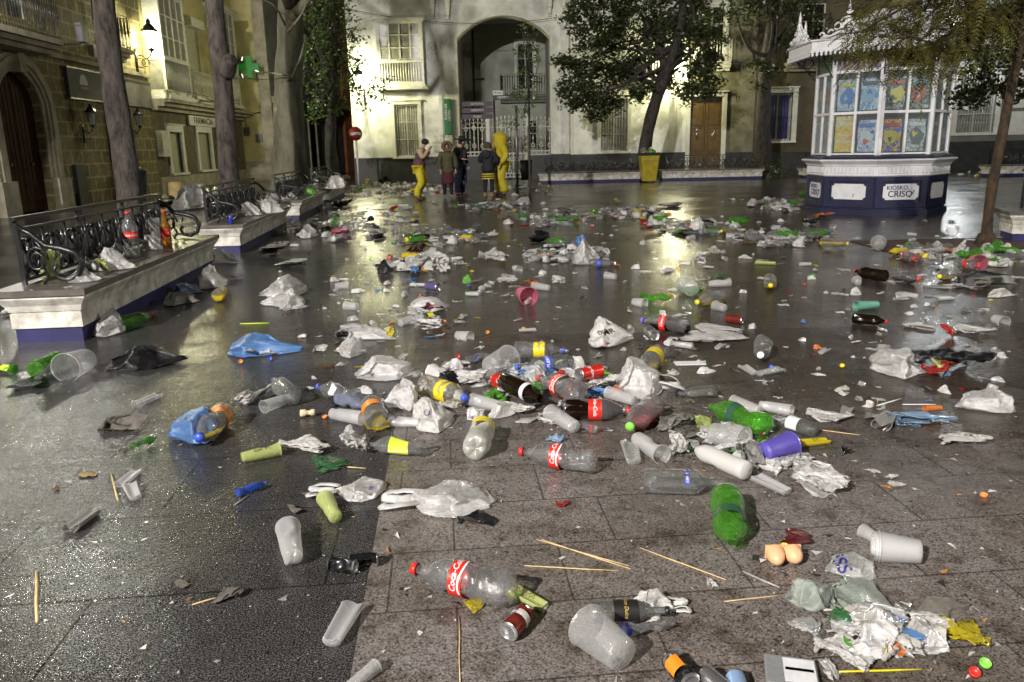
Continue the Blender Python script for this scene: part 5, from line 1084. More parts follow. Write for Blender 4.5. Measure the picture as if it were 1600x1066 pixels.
# person in the plain yellow padded suit
t, J = person("person in a plain yellow padded suit with a tall rounded hood", 783, 307, -1.1, 1.74, (((-.34, .0, 1.14), (-.33, -.14, .90)), ((.34, .0, 1.14), (.32, -.16, .92))), (.02, .06))
t.scale = (1.14, 1.14, 1.04); ms = mat("yellow_padded_suit", (.52, .42, .015), .75, var=.2, scale=6, bump=.5, bscale=10)
top("suit_top", t, J, ms, 1.42, .80, True, .185); legs("suit_legs", t, J, ms, 1.4, .09, 1.3); shoes(t, J, cloth("brown_shoes", (.05, .025, .015)))
e = MB(); e.lathe([(1.36, .15), (1.42, .18), (1.54, .20), (1.66, .19), (1.75, .145), (1.80, .08), (1.815, .001)], 20, 0, Matrix.Identity(4)); e.build("hood", ms, t)
e = MB(); e.add([(.085*math.cos(a), -.197, 1.60+.10*math.sin(a)) for a in np.linspace(0, 2*PI, 17)[:-1]], [tuple(range(16))]); e.build("face_opening", M_skin, t)
# ================================================================ litter: materials
PC = {  # film and sheet colours: (colour, see-through share)
 'w': ((.97, .96, .95), .26), 'W': ((.84, .83, .80), .0), 'c': ((.95, .96, .95), .58), 'b': ((.16, .36, .75), .12), 'B': ((.05, .10, .55), .10), 'g': ((.22, .62, .08), .30), 'G': ((.05, .20, .07), .10),
 'k': ((.012, .012, .014), .0), 'r': ((.55, .03, .02), .05), 'y': ((.75, .62, .03), .05), 'p': ((.75, .18, .28), .10), 'o': ((.78, .25, .05), .03), 'e': ((.42, .41, .38), .08), 's': ((.46, .52, .46), .05),
 'v': ((.16, .12, .60), .15), 'n': ((.14, .09, .05), .0), 'm': ((.25, .60, .45), .35), 'd': ((.16, .015, .015), .05), 'l': ((.62, .70, .25), .20), 'f': ((.80, .50, .30), .0), 't': ((.60, .46, .24), .0), 'u': ((.30, .44, .62), .10), 'x': ((.26, .24, .21), .0)}
CN = {'w': 'white', 'W': 'white', 'c': 'clear', 'b': 'blue', 'B': 'dark blue', 'g': 'bright green', 'G': 'dark green', 'k': 'black', 'r': 'red', 'y': 'yellow', 'p': 'pink', 'o': 'orange', 'e': 'grey', 's': 'grey green', 'v': 'violet', 'n': 'brown', 'm': 'mint green', 'd': 'dark red', 'l': 'lime', 'f': 'peach', 't': 'tan', 'u': 'pale blue', 'x': 'dirty grey'}
def film(c): col, cl = PC[c]; return plastic("film_" + CN[c].replace(' ', '_') + ('_bag' if c == 'w' else ''), col, clear=cl, rough=.18, milky=.5, trans=.42, gloss=.36 if c not in 'Wntx' else .05, bump=.35, bscale=30, dirt=.45 if c in 'wWe' else .2, tint=tuple(min(1, x*.5+.5) for x in col))
def wall(c):
    col, cl = PC[c]; k = {'w': .66, 'c': .76, 'l': .35, 'g': .66}.get(c, max(cl, .25))
    tint = {'w': (.99, .99, .99), 'c': (.99, .99, .99), 'g': (.25, .85, .08)}.get(c, tuple(min(1, x*.6+.4) for x in col))
    return plastic("wall_" + CN[c].replace(' ', '_') + '_' + c, col, clear=k, milky=.45, rough=.10, gloss=.45, bump=.30, bscale=14, tint=tint)
M_clearpet = plastic("clear_bottle_plastic", (.97, .98, .98), clear=.92, milky=.42, rough=.05, gloss=.85, bump=.6, bscale=15, tint=(.985, .99, .985))
M_greenpet = plastic("green_bottle_plastic", (.24, .78, .08), clear=.84, milky=.45, rough=.05, gloss=.75, bump=.6, bscale=15, tint=(.42, .86, .22))
M_bglass = plastic("clear_bottle_glass", (.95, .98, .96), clear=.93, milky=.40, rough=.03, gloss=.85, bump=.25, bscale=9, tint=(.97, .985, .98))
M_dkglass = plastic("dark_bottle_glass", (.015, .008, .004), clear=.15, rough=.05, gloss=.45, bump=.05, tint=(.15, .06, .02))
M_ggreen = plastic("green_bottle_glass", (.03, .09, .01), clear=.4, rough=.05, gloss=.45, bump=.05, tint=(.25, .45, .05))
M_amber = plastic("amber_bottle_glass", (.35, .16, .01), clear=.45, rough=.05, gloss=.7, bump=.05, tint=(.75, .40, .04))
M_bluepet = plastic("blue_bottle_plastic", (.05, .13, .60), clear=.5, rough=.07, gloss=.45, bump=.3, tint=(.2, .4, .9))
M_whitepet = plastic("white_bottle_plastic", (.72, .71, .67), clear=.03, rough=.2, gloss=.5, bump=.15)
M_cola = plastic("cola_liquid", (.012, .004, .002), clear=.06, rough=.05, gloss=.6, bump=0, tint=(.25, .1, .04))
M_lemon = plastic("yellow_drink", (.80, .62, .03), clear=.35, rough=.05, gloss=.4, bump=0, tint=(1, .85, .2))
M_pinkliq = plastic("pink_drink", (.75, .12, .16), clear=.25, rough=.05, gloss=.4, bump=0, tint=(1, .4, .4))
M_clrred = mat("red_printed_label", (.60, .025, .015), .3, var=.08, scale=30)
M_alu = mat("aluminium", (.62, .62, .63), .25, metal=.9, var=.15, scale=30, bump=.1)
CAPM = {c: mat("cap_" + CN[c].replace(' ', '_'), PC[c][0], .35, var=0) for c in 'wrbygokBvtn'}
LABM = {'r': M_clrred, 'y': mat("yellow_printed_label", (.72, .58, .02), .35, var=.15, scale=30), 'w': mat("white_printed_label", (.66, .66, .66), .4, var=.12, scale=30), 'k': mat("black_printed_label", (.015, .013, .012), .4, var=0), 'b': mat("blue_printed_label", (.05, .08, .45), .4, var=.1),
        'o': mat("orange_printed_label", (.75, .24, .02), .35, var=.1), 'G': mat("dark_green_label", (.03, .09, .05), .35, var=.1), 'd': mat("dark_red_label", (.30, .02, .02), .35, var=.1), 'l': mat("lime_label", (.5, .6, .05), .35, var=.1)}
M_gold = mat("gold_ink", (.65, .48, .12), .4, metal=.5, var=0)

# ---------------------------------------------------------------- crumpled meshes
def sinnoise(P, seed, f, k=5):
    R_ = np.random.RandomState(seed); o = np.zeros(len(P))
    for _ in range(k): d = R_.normal(0, 1, 3); d /= np.linalg.norm(d); o += np.sin(P @ d * f * R_.uniform(.6, 1.6) + R_.uniform(0, 6.3))
    return o / k
def ridged(P, seed, f, k=4):
    R_ = np.random.RandomState(seed); o = np.zeros(len(P))
    for _ in range(k): d = R_.normal(0, 1, 3); d /= np.linalg.norm(d); o += 1 - 2*np.abs(np.sin(P @ d * f * R_.uniform(.6, 1.6) + R_.uniform(0, 6.3) + 1.2*sinnoise(P, seed+9, f*.6, 2)))
    return o / k
def fit(P, flatbase=True):
    P = P - (P.max(0) + P.min(0))/2; sz = P.max(0) - P.min(0); P = P/np.array([sz[0], sz[1], sz[2]]); P[:, 2] -= P[:, 2].min(); return P
def fold(P, R_, k, lo=.15, hi=.5, horiz=.5):
    for _ in range(k):
        n = R_.normal(0, 1, 3); n[2] *= horiz; n /= np.linalg.norm(n); d = P @ n; q = np.quantile(d, 1 - R_.uniform(lo, hi)); m_ = d > q
        P[m_] -= 2*np.outer(d[m_]-q, n) * R_.uniform(.85, 1.0)
    return P
def crumple(seed, n=34, folds=9):
    """a sheet creased by folding it again and again"""
    R_ = np.random.RandomState(seed); g = np.linspace(-.5, .5, n+1); X, Y = np.meshgrid(g, g*R_.uniform(.7, 1)); P = np.stack([X.ravel(), Y.ravel(), 0*X.ravel()], 1)
    P[:, 2] += .05*sinnoise(P, seed, 9) + .03*ridged(P, seed+3, 14); P = fold(P, R_, folds, .08, .42, .45); P += .018*np.stack([ridged(P, seed+i+20, 34) for i in range(3)], 1)
    P = fit(P); P[:, 2] = P[:, 2]**1.15
    b = MB(); b.add(P, [(i*(n+1)+j, i*(n+1)+j+1, (i+1)*(n+1)+j+1, (i+1)*(n+1)+j) for i in range(n) for j in range(n)], 0, True); return b
def puff(seed, nu=76, nv=40):
    """a bag holding some air: dented dome with creases running to a gathered mouth"""
    R_ = np.random.RandomState(seed); V = []
    for i in range(nv+1):
        th = PI*i/nv
        for j in range(nu): a = 2*PI*j/nu; V.append((math.sin(th)*math.cos(a), math.sin(th)*math.sin(a), math.cos(th)))
    P = np.array(V); Q = P.copy(); r = 1 + .20*sinnoise(Q, seed, 2.2) + .13*ridged(Q, seed+1, 3.0)
    P = P*r[:, None]
    for k in range(22):                            # pushed-in dents with sharp rims
        n = R_.normal(0, 1, 3); n[2] = abs(n[2])*.8; n /= np.linalg.norm(n); d = P @ n; q = R_.uniform(.6, .95); m_ = d > q; P[m_] -= R_.uniform(1.1, 1.9)*np.outer(d[m_]-q, n)
    st = np.stack([Q[:, 0]*.45, Q[:, 1], Q[:, 2]], 1)   # creases run along the bag
    P *= (1 + .075*ridged(st, seed+2, 8) + .050*ridged(st, seed+3, 17) + .028*ridged(st, seed+4, 34))[:, None]
    mx = P[:, 0] > .4; t_ = np.clip((P[mx, 0]-.4)/.6, 0, 1); P[mx, 1] *= (1 - .72*t_); P[mx, 2] *= (1 - .6*t_); P[mx, 0] = .4 + (P[mx, 0]-.4)*1.8   # gathered mouth
    P[:, 1] += .12*np.sin(P[:, 0]*5 + seed)*np.clip(P[:, 0]-.1, 0, 1); P[:, 0] += .08*np.sin(P[:, 1]*4 + seed)
    P[:, 2] = np.where(P[:, 2] < -.2, -.2 + (P[:, 2]+.2)*.10, P[:, 2]); P = fit(P)
    b = MB(); b.add(P, [(i*nu+j, i*nu+(j+1) % nu, (i+1)*nu+(j+1) % nu, (i+1)*nu+j) for i in range(nv) for j in range(nu)], 0, True); return b
CRUM = [crumple(100+i, 36, 9 + i % 6).mesh("crumpled_sheet", [film('W')]) for i in range(14)]
CRUS = [crumple(300+i, 14, 6 + i % 4).mesh("small_crumpled_sheet", [film('W')]) for i in range(8)]
PUFF = [puff(200+i).mesh("puffed_bag", [film('w')]) for i in range(10)]
PUFS = [puff(240+i, 26, 14).mesh("small_puffed_bag", [film('w')]) for i in range(6)]

def setmat(o, m): o.material_slots[0].link = 'OBJECT'; o.material_slots[0].material = m; return o
ALL = []
def reg(o, label, cat, group, px, py): tag(o, label, cat, group); ALL.append((o, px, py)); return o
def place(o, x, y, z, rz, sx, sy, sz, tilt=0.0): o.location = (x, y, z); o.rotation_euler = (tilt, 0, rz); o.scale = (sx, sy, sz); return o
SEED = [0]
def nxt(): SEED[0] += 1; return SEED[0]
def extent(x0, y0, x1, y1, hk):
    """pixel box -> centre on the ground, width, depth, height"""
    f = G((x0+x1)/2, y1); w = 0; w = np.linalg.norm(G(x1, y1) - G(x0, y1)); h = w*hk*.82
    bk = G((x0+x1)/2, y0, min(h*.75, .3))[1]; d = max(bk - f[1], .28*w); 
    if d > 1.35*w: h = min(h + (d - 1.35*w)*.4, w*.9); d = 1.35*w
    return (f[0], f[1] + d/2, 0), w, d, h
def bag(x0, y0, x1, y1, c, label, hk=.42, style='puff', z=0.004, handles=0, cat="plastic bag", group="discarded plastic bags", rz=None, k=None):
    p, w, d, h = extent(x0, y0, x1, y1, hk); s = nxt() if k is None else k
    if style == 'puff' and y1 < 440 and s % 3: style = 'flat'; h *= .6
    if handles:
        t = tag(empty("plastic_bag", (p[0], p[1], z)), label, cat, group); ALL.append((t, (x0+x1)/2, y1))
        o = setmat(link("film", (PUFF if style == 'puff' else CRUM)[s % (10 if style == 'puff' else 14)], t), film(c)); place(o, 0, 0, 0, 0, w*.95, d, h)
        if handles < 0: o.rotation_euler[2] = PI; 
        R_ = np.random.RandomState(s)
        for q in range(2):
            sg = 1 if handles > 0 else -1; b = MB(); L_ = w*.42; P_ = [(sg*w*.30, (q-.5)*d*.3, h*.35), (sg*(w*.45), (q-.5)*d*.45, h*.35), (sg*(w*.5+L_*.5), (q-.5)*d*.55-.01, h*.14+.01), (sg*(w*.5+L_*.62), (q-.5)*d*.2, .012), (sg*(w*.5+L_*.35), (q-.5)*d*.1, .015), (sg*w*.36, (q-.5)*d*.15, h*.12)]
            pts = interp(P_, 16) + R_.normal(0, .002, (16, 3)); b.tube(pts, .012*w/.2*np.linspace(1, .8, 16), 6, flat=.25); b.build("handle", film(c), t)
        return t
    me = {'puff': PUFF, 'flat': CRUM}[style]; o = link("plastic_bag" if cat == "plastic bag" else cat.replace(' ', '_'), me[s % len(me)]); setmat(o, film(c))
    a = rz if rz is not None else random.Random(s).choice((0, PI)) + random.Random(s+1).uniform(-.35, .35)
    place(o, p[0], p[1], z, a, w, d, h); return reg(o, label, cat, group, (x0+x1)/2, y1)
def paper(x0, y0, x1, y1, c, label, hk=.22, cat="paper", group="wet crumpled papers", **kw): return bag(x0, y0, x1, y1, c, label, hk, 'flat', cat=cat, group=group, **kw)

# ---------------------------------------------------------------- bottles, cups, cans
PROF = {  # (z, r) as shares of the length; base at 0, cap end at 1
 'pet': [(0.03, .001), (.01, .06), (.0, .10), (.012, .135), (.04, .158), (.09, .163), (.26, .163), (.29, .152), (.42, .155), (.56, .155), (.58, .163), (.66, .160), (.74, .135), (.83, .085), (.89, .050), (.92, .042), (.93, .050), (.94, .042), (.965, .042)],
 'water': [(.02, .001), (.0, .11), (.03, .15)] + [(.05+.055*i, .155 if i % 2 else .138) for i in range(11)] + [(.70, .15), (.80, .10), (.88, .058), (.93, .052), (.96, .052)],
 'square': [(.0, .001), (.0, .12), (.02, .145), (.62, .150), (.68, .14), (.74, .09), (.79, .055), (.95, .047), (.98, .055), (1., .05)],
 'spirit': [(.0, .001), (.0, .12), (.02, .14), (.60, .145), (.68, .12), (.75, .07), (.80, .052), (.96, .048), (.99, .05)],
 'beer': [(.0, .001), (.0, .11), (.02, .13), (.56, .13), (.64, .11), (.74, .065), (.92, .052), (.97, .055), (.98, .052)],
 'opaque': [(.0, .001), (.0, .11), (.03, .13), (.30, .125), (.60, .13), (.75, .115), (.84, .08), (.88, .055), (.89, .05)]}
def crush(v, seed, amt):
    if amt <= 0: return v
    R_ = np.random.RandomState(seed); v = v.copy()
    L_ = 1.0
    for _ in range(5 + int(amt*14)):
        a = R_.uniform(0, 2*PI); n = np.array([math.cos(a), math.sin(a), R_.normal(0, .35)]); n /= np.linalg.norm(n); c = np.array([0, 0, R_.uniform(.08, .8)]); d = (v - c) @ n; q = .155*(1 - amt*R_.uniform(.15, 1.0)); w_ = np.exp(-((v[:, 2]-c[2])/.16)**2); m_ = d > q; v[m_] -= 1.7*np.outer((d[m_]-q)*w_[m_], n)
    v[:, :2] += .010*amt*np.stack([ridged(v, seed+1, 34), ridged(v, seed+2, 34)], 1)*(np.hypot(v[:, 0], v[:, 1]) > .02)[:, None]
    return v
def wrap(txt, size, r, zc, phi, mb, mi=0, rot=0.0, shear=.25, sx=1.0):
    """writing bent round the bottle: baseline round the girth, top of the letters towards the cap"""
    v, f = text_mesh(txt, size, shear, 0.0); x, y = v[:, 0]*sx, v[:, 1]
    if rot: x, y = x*math.cos(rot)-y*math.sin(rot), x*math.sin(rot)+y*math.cos(rot)
    a = phi + x/r; mb.add(np.stack([r*np.cos(a), r*np.sin(a), zc + y], 1), f, mi)
BODYC = {}
def bottle_parts(t, L, kind='pet', body=None, lab=None, lz=(.44, .57), text=None, tz=None, phi=.9, cap='r', liquid=None, level=0.0, dent=.22, seed=1, dirt=0, simple=False, swoosh=False, lfrac=1.0, tcol=None, tsize=.082):
    body = body or M_clearpet; pr = PROF[kind]; n = 28 if kind != 'square' else 4*7
    key = (kind, seed % 5, round(dent, 1))
    if key not in BODYC:
        b = MB(); P_ = []
        for i in range(len(pr)-1):                  # finer rings so that dents can form
            k = 3 if pr[i+1][0]-pr[i][0] > .06 else 1
            for j in range(k): P_.append((pr[i][0]+(pr[i+1][0]-pr[i][0])*j/k, pr[i][1]+(pr[i+1][1]-pr[i][1])*j/k))
        P_.append(pr[-1]); sq = kind == 'square'
        def fn(v):
            if sq:
                r = np.hypot(v[:, 0], v[:, 1])+1e-9; m_ = np.maximum(abs(v[:, 0]), abs(v[:, 1])); f_ = np.where(r > .075, (r/m_)**.75*.93, 1); v = v.copy(); v[:, :2] *= f_[:, None]
            if kind == 'pet':                       # petal foot
                a = np.arctan2(v[:, 1], v[:, 0]); m_ = (v[:, 2] < .03) & (np.hypot(v[:, 0], v[:, 1]) > .05); v = v.copy(); v[m_, 2] += .022*(1+np.cos(5*a[m_]))/2
            return crush(v, key[1]*7+3, dent)
        b.lathe(P_, n, 0, None, True, fn=fn); BODYC[key] = b.mesh("bottle_body", [body])
    o = setmat(link("body", BODYC[key], t), body); o.scale = (L, L, L)
    if cap:
        zc = pr[-1][0]-.012; rc = (.058 if kind in ('pet', 'water') else .056)*L; b = MB(); b.lathe([(zc*L, rc*.98), (zc*L, rc), (zc*L+.055*L, rc*.96), (zc*L+.058*L, .0005)], 16); b.build("cap", CAPM[cap], t)
    if lab:
        r = (.160 if kind in ('pet', 'water') else .148 if kind != 'beer' else .134)*L; b = MB(); a1 = PI*lfrac; b.lathe([(lz[0]*L, r), (lz[1]*L, r)], 26, 0, None, True, phi-a1, phi+a1, fn=lambda v: crush(v/L, key[1]*7+3, dent)*L*np.array([1.02, 1.02, 1]) if dent > .3 else v)
        lo = b.build("label", LABM[lab], t)
        if text:
            b = MB(); wrap(text, tsize*L, r*1.012, (tz or (lz[0]+lz[1])/2 + (.014 if swoosh else 0))*L, phi, b)
            if swoosh:
                v = []; K = 16
                for i in range(K+1):
                    a = phi - 1.25 + 2.5*i/K; zz = (lz[0] + .018 + .012*math.sin(i/K*6.3))*L; v += [(r*1.01*math.cos(a), r*1.01*math.sin(a), zz-.008*L), (r*1.01*math.cos(a), r*1.01*math.sin(a), zz+.010*L)]
                b.add(v, [(2*i, 2*i+2, 2*i+3, 2*i+1) for i in range(K)])
            q = b.build("printing", tcol or M_inkwhite, lo)
    if liquid is not None:
        b = MB(); P_ = [(z, r*.95) for z, r in pr[1:] if z < .9]; P_ = [(z*L, r*L) for z, r in [(P_[0][0]+.01, .001)] + P_ + [(P_[-1][0]+.01, .001)]]
        cutx = level*L*.16
        def fn(v): v = v.copy(); v[:, 0] = np.minimum(v[:, 0], cutx); return v
        b.lathe(P_, 24, 0, None, True, fn=fn); b.build("drink", liquid, t)
def bottle(xc, yc, xb, yb, label, L=None, r=.155, lift=0.0, **kw):
    """lying bottle from the pixel of its cap to the pixel of its foot"""
    z = .05
    for _ in range(3):
        a, b = G(xc, yc, z), G(xb, yb, z); Lm = np.linalg.norm(a-b); Lm = min(max(Lm, .14), .40); z = r*Lm + .002
    mid = (a+b)/2; d = (a-b)/np.linalg.norm(a-b); Lb = L or Lm; foot = mid - d*Lb/2; foot[2] = r*Lb + .004 + lift
    t = empty("bottle"); t.matrix_world = frame(foot, d, (0, 0, 1)); s = nxt()
    # roll so that local x looks up; the camera side is turned by phi
    kw.setdefault('phi', .75)
    yax = np.array(t.matrix_world)[:3, 1]; kw['phi'] = math.copysign(kw['phi'], -yax[1] if abs(yax[1]) > .15 else 1)
    bottle_parts(t, Lb, seed=kw.pop('seed', s), **kw); return reg(t, label, "bottle", "discarded bottles", (xc+xb)/2, max(yc, yb))
def stand_bottle(px, py, hpx, z0, y, label, **kw):
    p = A(px, py, y); p[2] = z0; L = hpx*np.linalg.norm(p)/F_PX*.97; t = empty("bottle", tuple(p)); cd = math.atan2(-p[1], -p[0]); kw.setdefault('phi', cd)
    bottle_parts(t, L, seed=nxt(), **kw); return reg(t, label, "bottle", "discarded bottles", px, py)
CUPC = {}
def cupmesh(kind, v=0):
    """kind: tube, wide, torn"""
    key = (kind, v)
    if key in CUPC: return CUPC[key]
    b = MB(); rt, rb = {'tube': (.19, .145), 'torn': (.19, .15), 'wide': (.40, .30), 'short': (.36, .26)}[kind]
    P_ = [(0.02, .001), (.0, rb)] + [(.04+.09*i, rb + (rt-rb)*(.04+.09*i) + (.006 if i % 2 else 0)*(kind == 'wide')) for i in range(11)] + [(.985, rt), (.99, rt*1.05), (1., rt*1.05), (1., rt*.99)]
    seed = 40 + v
    def fn(w):
        if kind == 'torn':
            R_ = np.random.RandomState(seed); a = np.arctan2(w[:, 1], w[:, 0]); w = w.copy(); opn = np.exp(-(a/.9)**2)
            w[:, 0] = np.where(abs(a) < 1.1, w[:, 0]*(1-1.15*opn), w[:, 0]); w[:, 2] += .06*np.sin(a*3+seed)*(w[:, 2] > .5); w[:, 0] *= .75
        elif v: w = crush(w*np.array([.8, .8, 1]), seed, .18*v)*np.array([1.25, 1.25, 1]) if kind == 'tube' else w
        return w
    b.lathe(P_, 26, 0, None, True, fn=fn); CUPC[key] = b.mesh("cup_wall", [wall('w')]); return CUPC[key]
def cup(xr, yr, xb, yb, label, kind='tube', c='w', v=0, lift=0.0, text=None, group="discarded plastic cups"):
    """lying cup from the pixel of its rim to the pixel of its foot"""
    if kind == 'tube' and not v: v = nxt() % 3
    kr = {'tube': .17, 'torn': .11, 'wide': .36, 'short': .33}[kind]; z = .03
    for _ in range(3): a, b = G(xr, yr, z), G(xb, yb, z); Lm = min(max(np.linalg.norm(a-b), .05), .24); z = kr*Lm
    d = (a-b)/np.linalg.norm(a-b); mid = (a+b)/2; foot = mid - d*Lm/2; foot[2] = kr*Lm*.92 + .003 + lift; d[2] = .02
    o = link("plastic_cup", cupmesh(kind, v)); setmat(o, wall(c)); M_ = frame(foot, d); o.matrix_world = M_ @ Matrix.Scale(Lm, 4)
    reg(o, label, "cup", group, (xr+xb)/2, max(yr, yb))
    if text:
        yax = np.array(M_)[:3, 1]; b = MB(); wrap(text, .16, .175, .55, math.copysign(.5, -yax[1]), b, 0, PI/2, 0); q = b.build("printing", mat("dark_cup_print", (.10, .09, .03), .6, var=0), o)
    return o
CANC = {}
def can(xa, ya, xb, yb, label, m, dent=.2, text=None, lift=0.0, band=None):
    """lying can from the pixel of its lid to the pixel of its foot"""
    z = .033
    a, b = G(xa, ya, z), G(xb, yb, z); Lm = min(max(np.linalg.norm(a-b), .10), .17); d = (a-b)/np.linalg.norm(a-b); foot = (a+b)/2 - d*Lm/2; foot[2] = .285*Lm + .002 + lift
    t = empty("drink_can"); t.matrix_world = frame(foot, d); s = nxt(); f_ = lambda v: np.array([1, 1, 1.])*crush(v/Lm/1.8, s, dent)*Lm*1.8
    P_ = [(.035, .001), (.03, .17), (.0, .19), (.0, .20), (.04, .265)]; q = MB(); q.lathe([(a_*Lm, r_*Lm) for a_, r_ in P_], 24); q.build("base", M_alu, t)
    q = MB(); q.lathe([((.04+.0836*i)*Lm, .265*Lm if 0 < i < 11 else .26*Lm) for i in range(12)], 28, 0, None, True, fn=f_); q.build("body", m, t)
    q = MB(); q.lathe([(.96*Lm, .262*Lm), (1.0*Lm, .215*Lm), (1.01*Lm, .22*Lm), (1.015*Lm, .205*Lm), (.985*Lm, .19*Lm), (.985*Lm, .001)], 24); q.box(-.02*Lm, .10*Lm, -.045*Lm, .045*Lm, .99*Lm, 1.0*Lm); q.build("lid", M_alu, t)
    if text or band:
        yax = np.array(t.matrix_world)[:3, 1]; ph = math.copysign(.75, -yax[1]); q = MB()
        if text: wrap(text, .20*Lm, .272*Lm, .58*Lm, ph, q, 0, 0, .0)
        if band: q.lathe([(band[0]*Lm, .268*Lm), (band[1]*Lm, .268*Lm)], 20, 1, None, True, ph-.9, ph+.9)
        q.build("printing", [M_inkwhite if not band else M_inkwhite, band[2] if band else M_inkwhite], t)
    return reg(t, label, "can", "discarded drink cans", (xa+xb)/2, max(ya, yb))
def stick(x0, y0, x1, y1, label, r=.0022, m=None, cat="skewer", group="wooden skewers", name="wooden_skewer", z=.006):
    a, b = G(x0, y0, z), G(x1, y1, z); o = MB(); q_ = random.Random(x0+y0); L_ = np.linalg.norm(b-a); nn = np.cross(b-a, [0, 0, 1.])/L_; o.tube([a, a*.7+b*.3+nn*L_*q_.uniform(-.005, .005), a*.35+b*.65+nn*L_*q_.uniform(-.007, .007), b], [r*.7, r, r, r*.8], 6); c = (a+b)/2
    me = o.mesh(name, [m or mat("pale_bamboo", (.62, .46, .22), .6, var=.3, scale=30)]); v = np.array([p.co[:] for p in me.vertices]) - c; me.vertices.foreach_set("co", v.ravel()); ob = link(name, me, None, tuple(c)); return reg(ob, label, cat, group, (x0+x1)/2, max(y0, y1))
def capo(px, py, c, label, up=0.0, r=.015):
    p = G(px, py); o = MB(); M_ = Matrix.Translation((p[0], p[1], .003)) @ Matrix.Rotation(up, 4, 'X'); o.lathe([(.0, r*.001), (.0, r), (.012, r), (.0125, r*.85), (.003, r*.84)], 16, 0, Matrix.Rotation(up, 4, 'X'))
    ob = o.build("loose_cap", CAPM[c], None, (p[0], p[1], .004 + (r if up else 0))); return reg(ob, label, "bottle cap", "stray bottle caps", px, py)
def scrap(x0, y0, x1, y1, c, label, cat="scrap", group="small flat scraps", z=.005):
    p, w, d, h = extent(x0, y0, x1, y1, .06); o = link("litter_scrap", CRUS[nxt() % 8]); setmat(o, film(c)); place(o, p[0], p[1], z, random.Random(x0).uniform(-.5, .5), w, d, max(h, .008)); return reg(o, label, cat, group, (x0+x1)/2, y1)
# ================================================================ litter: what lies where (pixels of the 1600x1066 photograph)
RED = dict(lab='r', text="Coca-Cola", swoosh=True)
# --- foreground bottles
bottle(646, 889, 803, 923, "clear cola bottle with red label and red cap, nearest the camera", **RED, seed=1)
bottle(813, 706, 932, 722, "clear cola bottle with red label lying alone below the dark full one", **RED, seed=2)
bottle(840, 598, 914, 626, "crumpled clear cola bottle with red label leaning on the blue bag", **RED, seed=3, dent=.3, lift=.03)
bottle(984, 642, 877, 640, "full bottle of dark cola with a red label in the middle heap", lab='r', lz=(.40, .60), text="Coca-Cola", liquid=M_cola, level=1, seed=4)
bottle(979, 672, 1026, 628, "clear bottle holding pink drink with a green cap", liquid=M_pinkliq, level=-.3, cap='G' if 'G' in CAPM else 'g', seed=5, dent=.2)
bottle(1001, 501, 1078, 510, "half full cola bottle with purple cap and red label above the middle heap", **RED, liquid=M_cola, level=-.05, cap='v', seed=6) if False else bottle(1001, 501, 1078, 510, "half full cola bottle with purple cap and red label above the middle heap", lab='r', text="Coca-Cola", liquid=M_cola, level=-.05, cap='v', seed=6)
bottle(1130, 755, 1006, 752, "square clear glass bottle with an orange band round its neck", kind='square', body=M_bglass, lab='b', lz=(.50, .57), text="SAMES", lfrac=.22, cap=None, seed=7, dent=0, tsize=.05)
bottle(1146, 860, 1133, 768, "bright green bottle with a dark label standing out on the pale slabs", body=M_greenpet, lab='G', lz=(.52, .66), lfrac=.45, phi=.2, cap=None, seed=8, dent=.15)
bottle(1103, 633, 1205, 668, "crushed green bottle right of the pink drink bottle", body=M_greenpet, lab='G', lfrac=.4, cap=None, seed=9, dent=.6)
bottle(1203, 652, 1272, 673, "clear glass bottle with black cap and white label beside the wooden skewer", kind='spirit', body=M_bglass, lab='w', lz=(.3, .55), lfrac=.4, cap='k', seed=10, dent=0)
bottle(1057, 616, 1117, 612, "small clear glass bottle with a black cap right of the translucent bag", kind='spirit', body=M_bglass, cap='k', seed=11, dent=0)
bottle(1080, 700, 1167, 737, "long opaque white bottle in the right part of the middle heap", kind='opaque', body=M_whitepet, cap=None, seed=12, dent=.1)
bottle(882, 548, 803, 547, "clear bottle with a yellow label and a blue cap", lab='y', lz=(.40, .62), text="limon", cap='B', seed=13, dent=.3, tcol=mat("blue_ink", (.04, .04, .35), .5, var=0))
bottle(808, 574, 890, 566, "clear spirit bottle with blue cap under the yellow labelled one", kind='spirit', body=M_bglass, lab='b', lz=(.38, .52), text="PUERTO", lfrac=.5, cap='B', seed=14, dent=0)
bottle(848, 630, 786, 600, "dark beer bottle in the middle heap", kind='beer', body=M_dkglass, lab='w', lz=(.62, .72), lfrac=.5, cap=None, seed=15, dent=0, lift=.02)
bottle(1003, 580, 1030, 549, "squat bottle with a yellow green label behind the translucent bag", lab='y', lz=(.2, .5), cap=None, seed=0, dent=.2, liquid=M_lemon, level=-.55)
bottle(730, 624, 660, 600, "yellow labelled bottle with a little lemon drink left", lab='y', lz=(.45, .68), text="limon", cap='B', seed=1, dent=.25, liquid=M_lemon, level=-.6, tcol=MATS["blue_ink"])
bottle(574, 622, 593, 662, "round bottle with orange label and yellow dregs", lab='o', lz=(.3, .5), lfrac=.4, cap=None, seed=2, dent=.2, liquid=M_lemon, level=-.6)
bottle(760, 652, 741, 710, "cloudy pale bottle with a lemon label lying towards the camera", body=plastic("cloudy_bottle_plastic", (.80, .80, .72), clear=.5, rough=.2, gloss=.6, bump=.3), lab='y', lz=(.55, .72), lfrac=.35, phi=.3, cap=None, seed=3, dent=.2)
bottle(576, 695, 664, 700, "flattened clear bottle with a lime label beside the white net bag", lab='l', lz=(.25, .6), lfrac=.5, cap=None, seed=4, dent=.8)
bottle(497, 605, 560, 622, "crushed clear water bottle with a pale label", kind='water', lab='w', cap='B', seed=0, dent=.6)
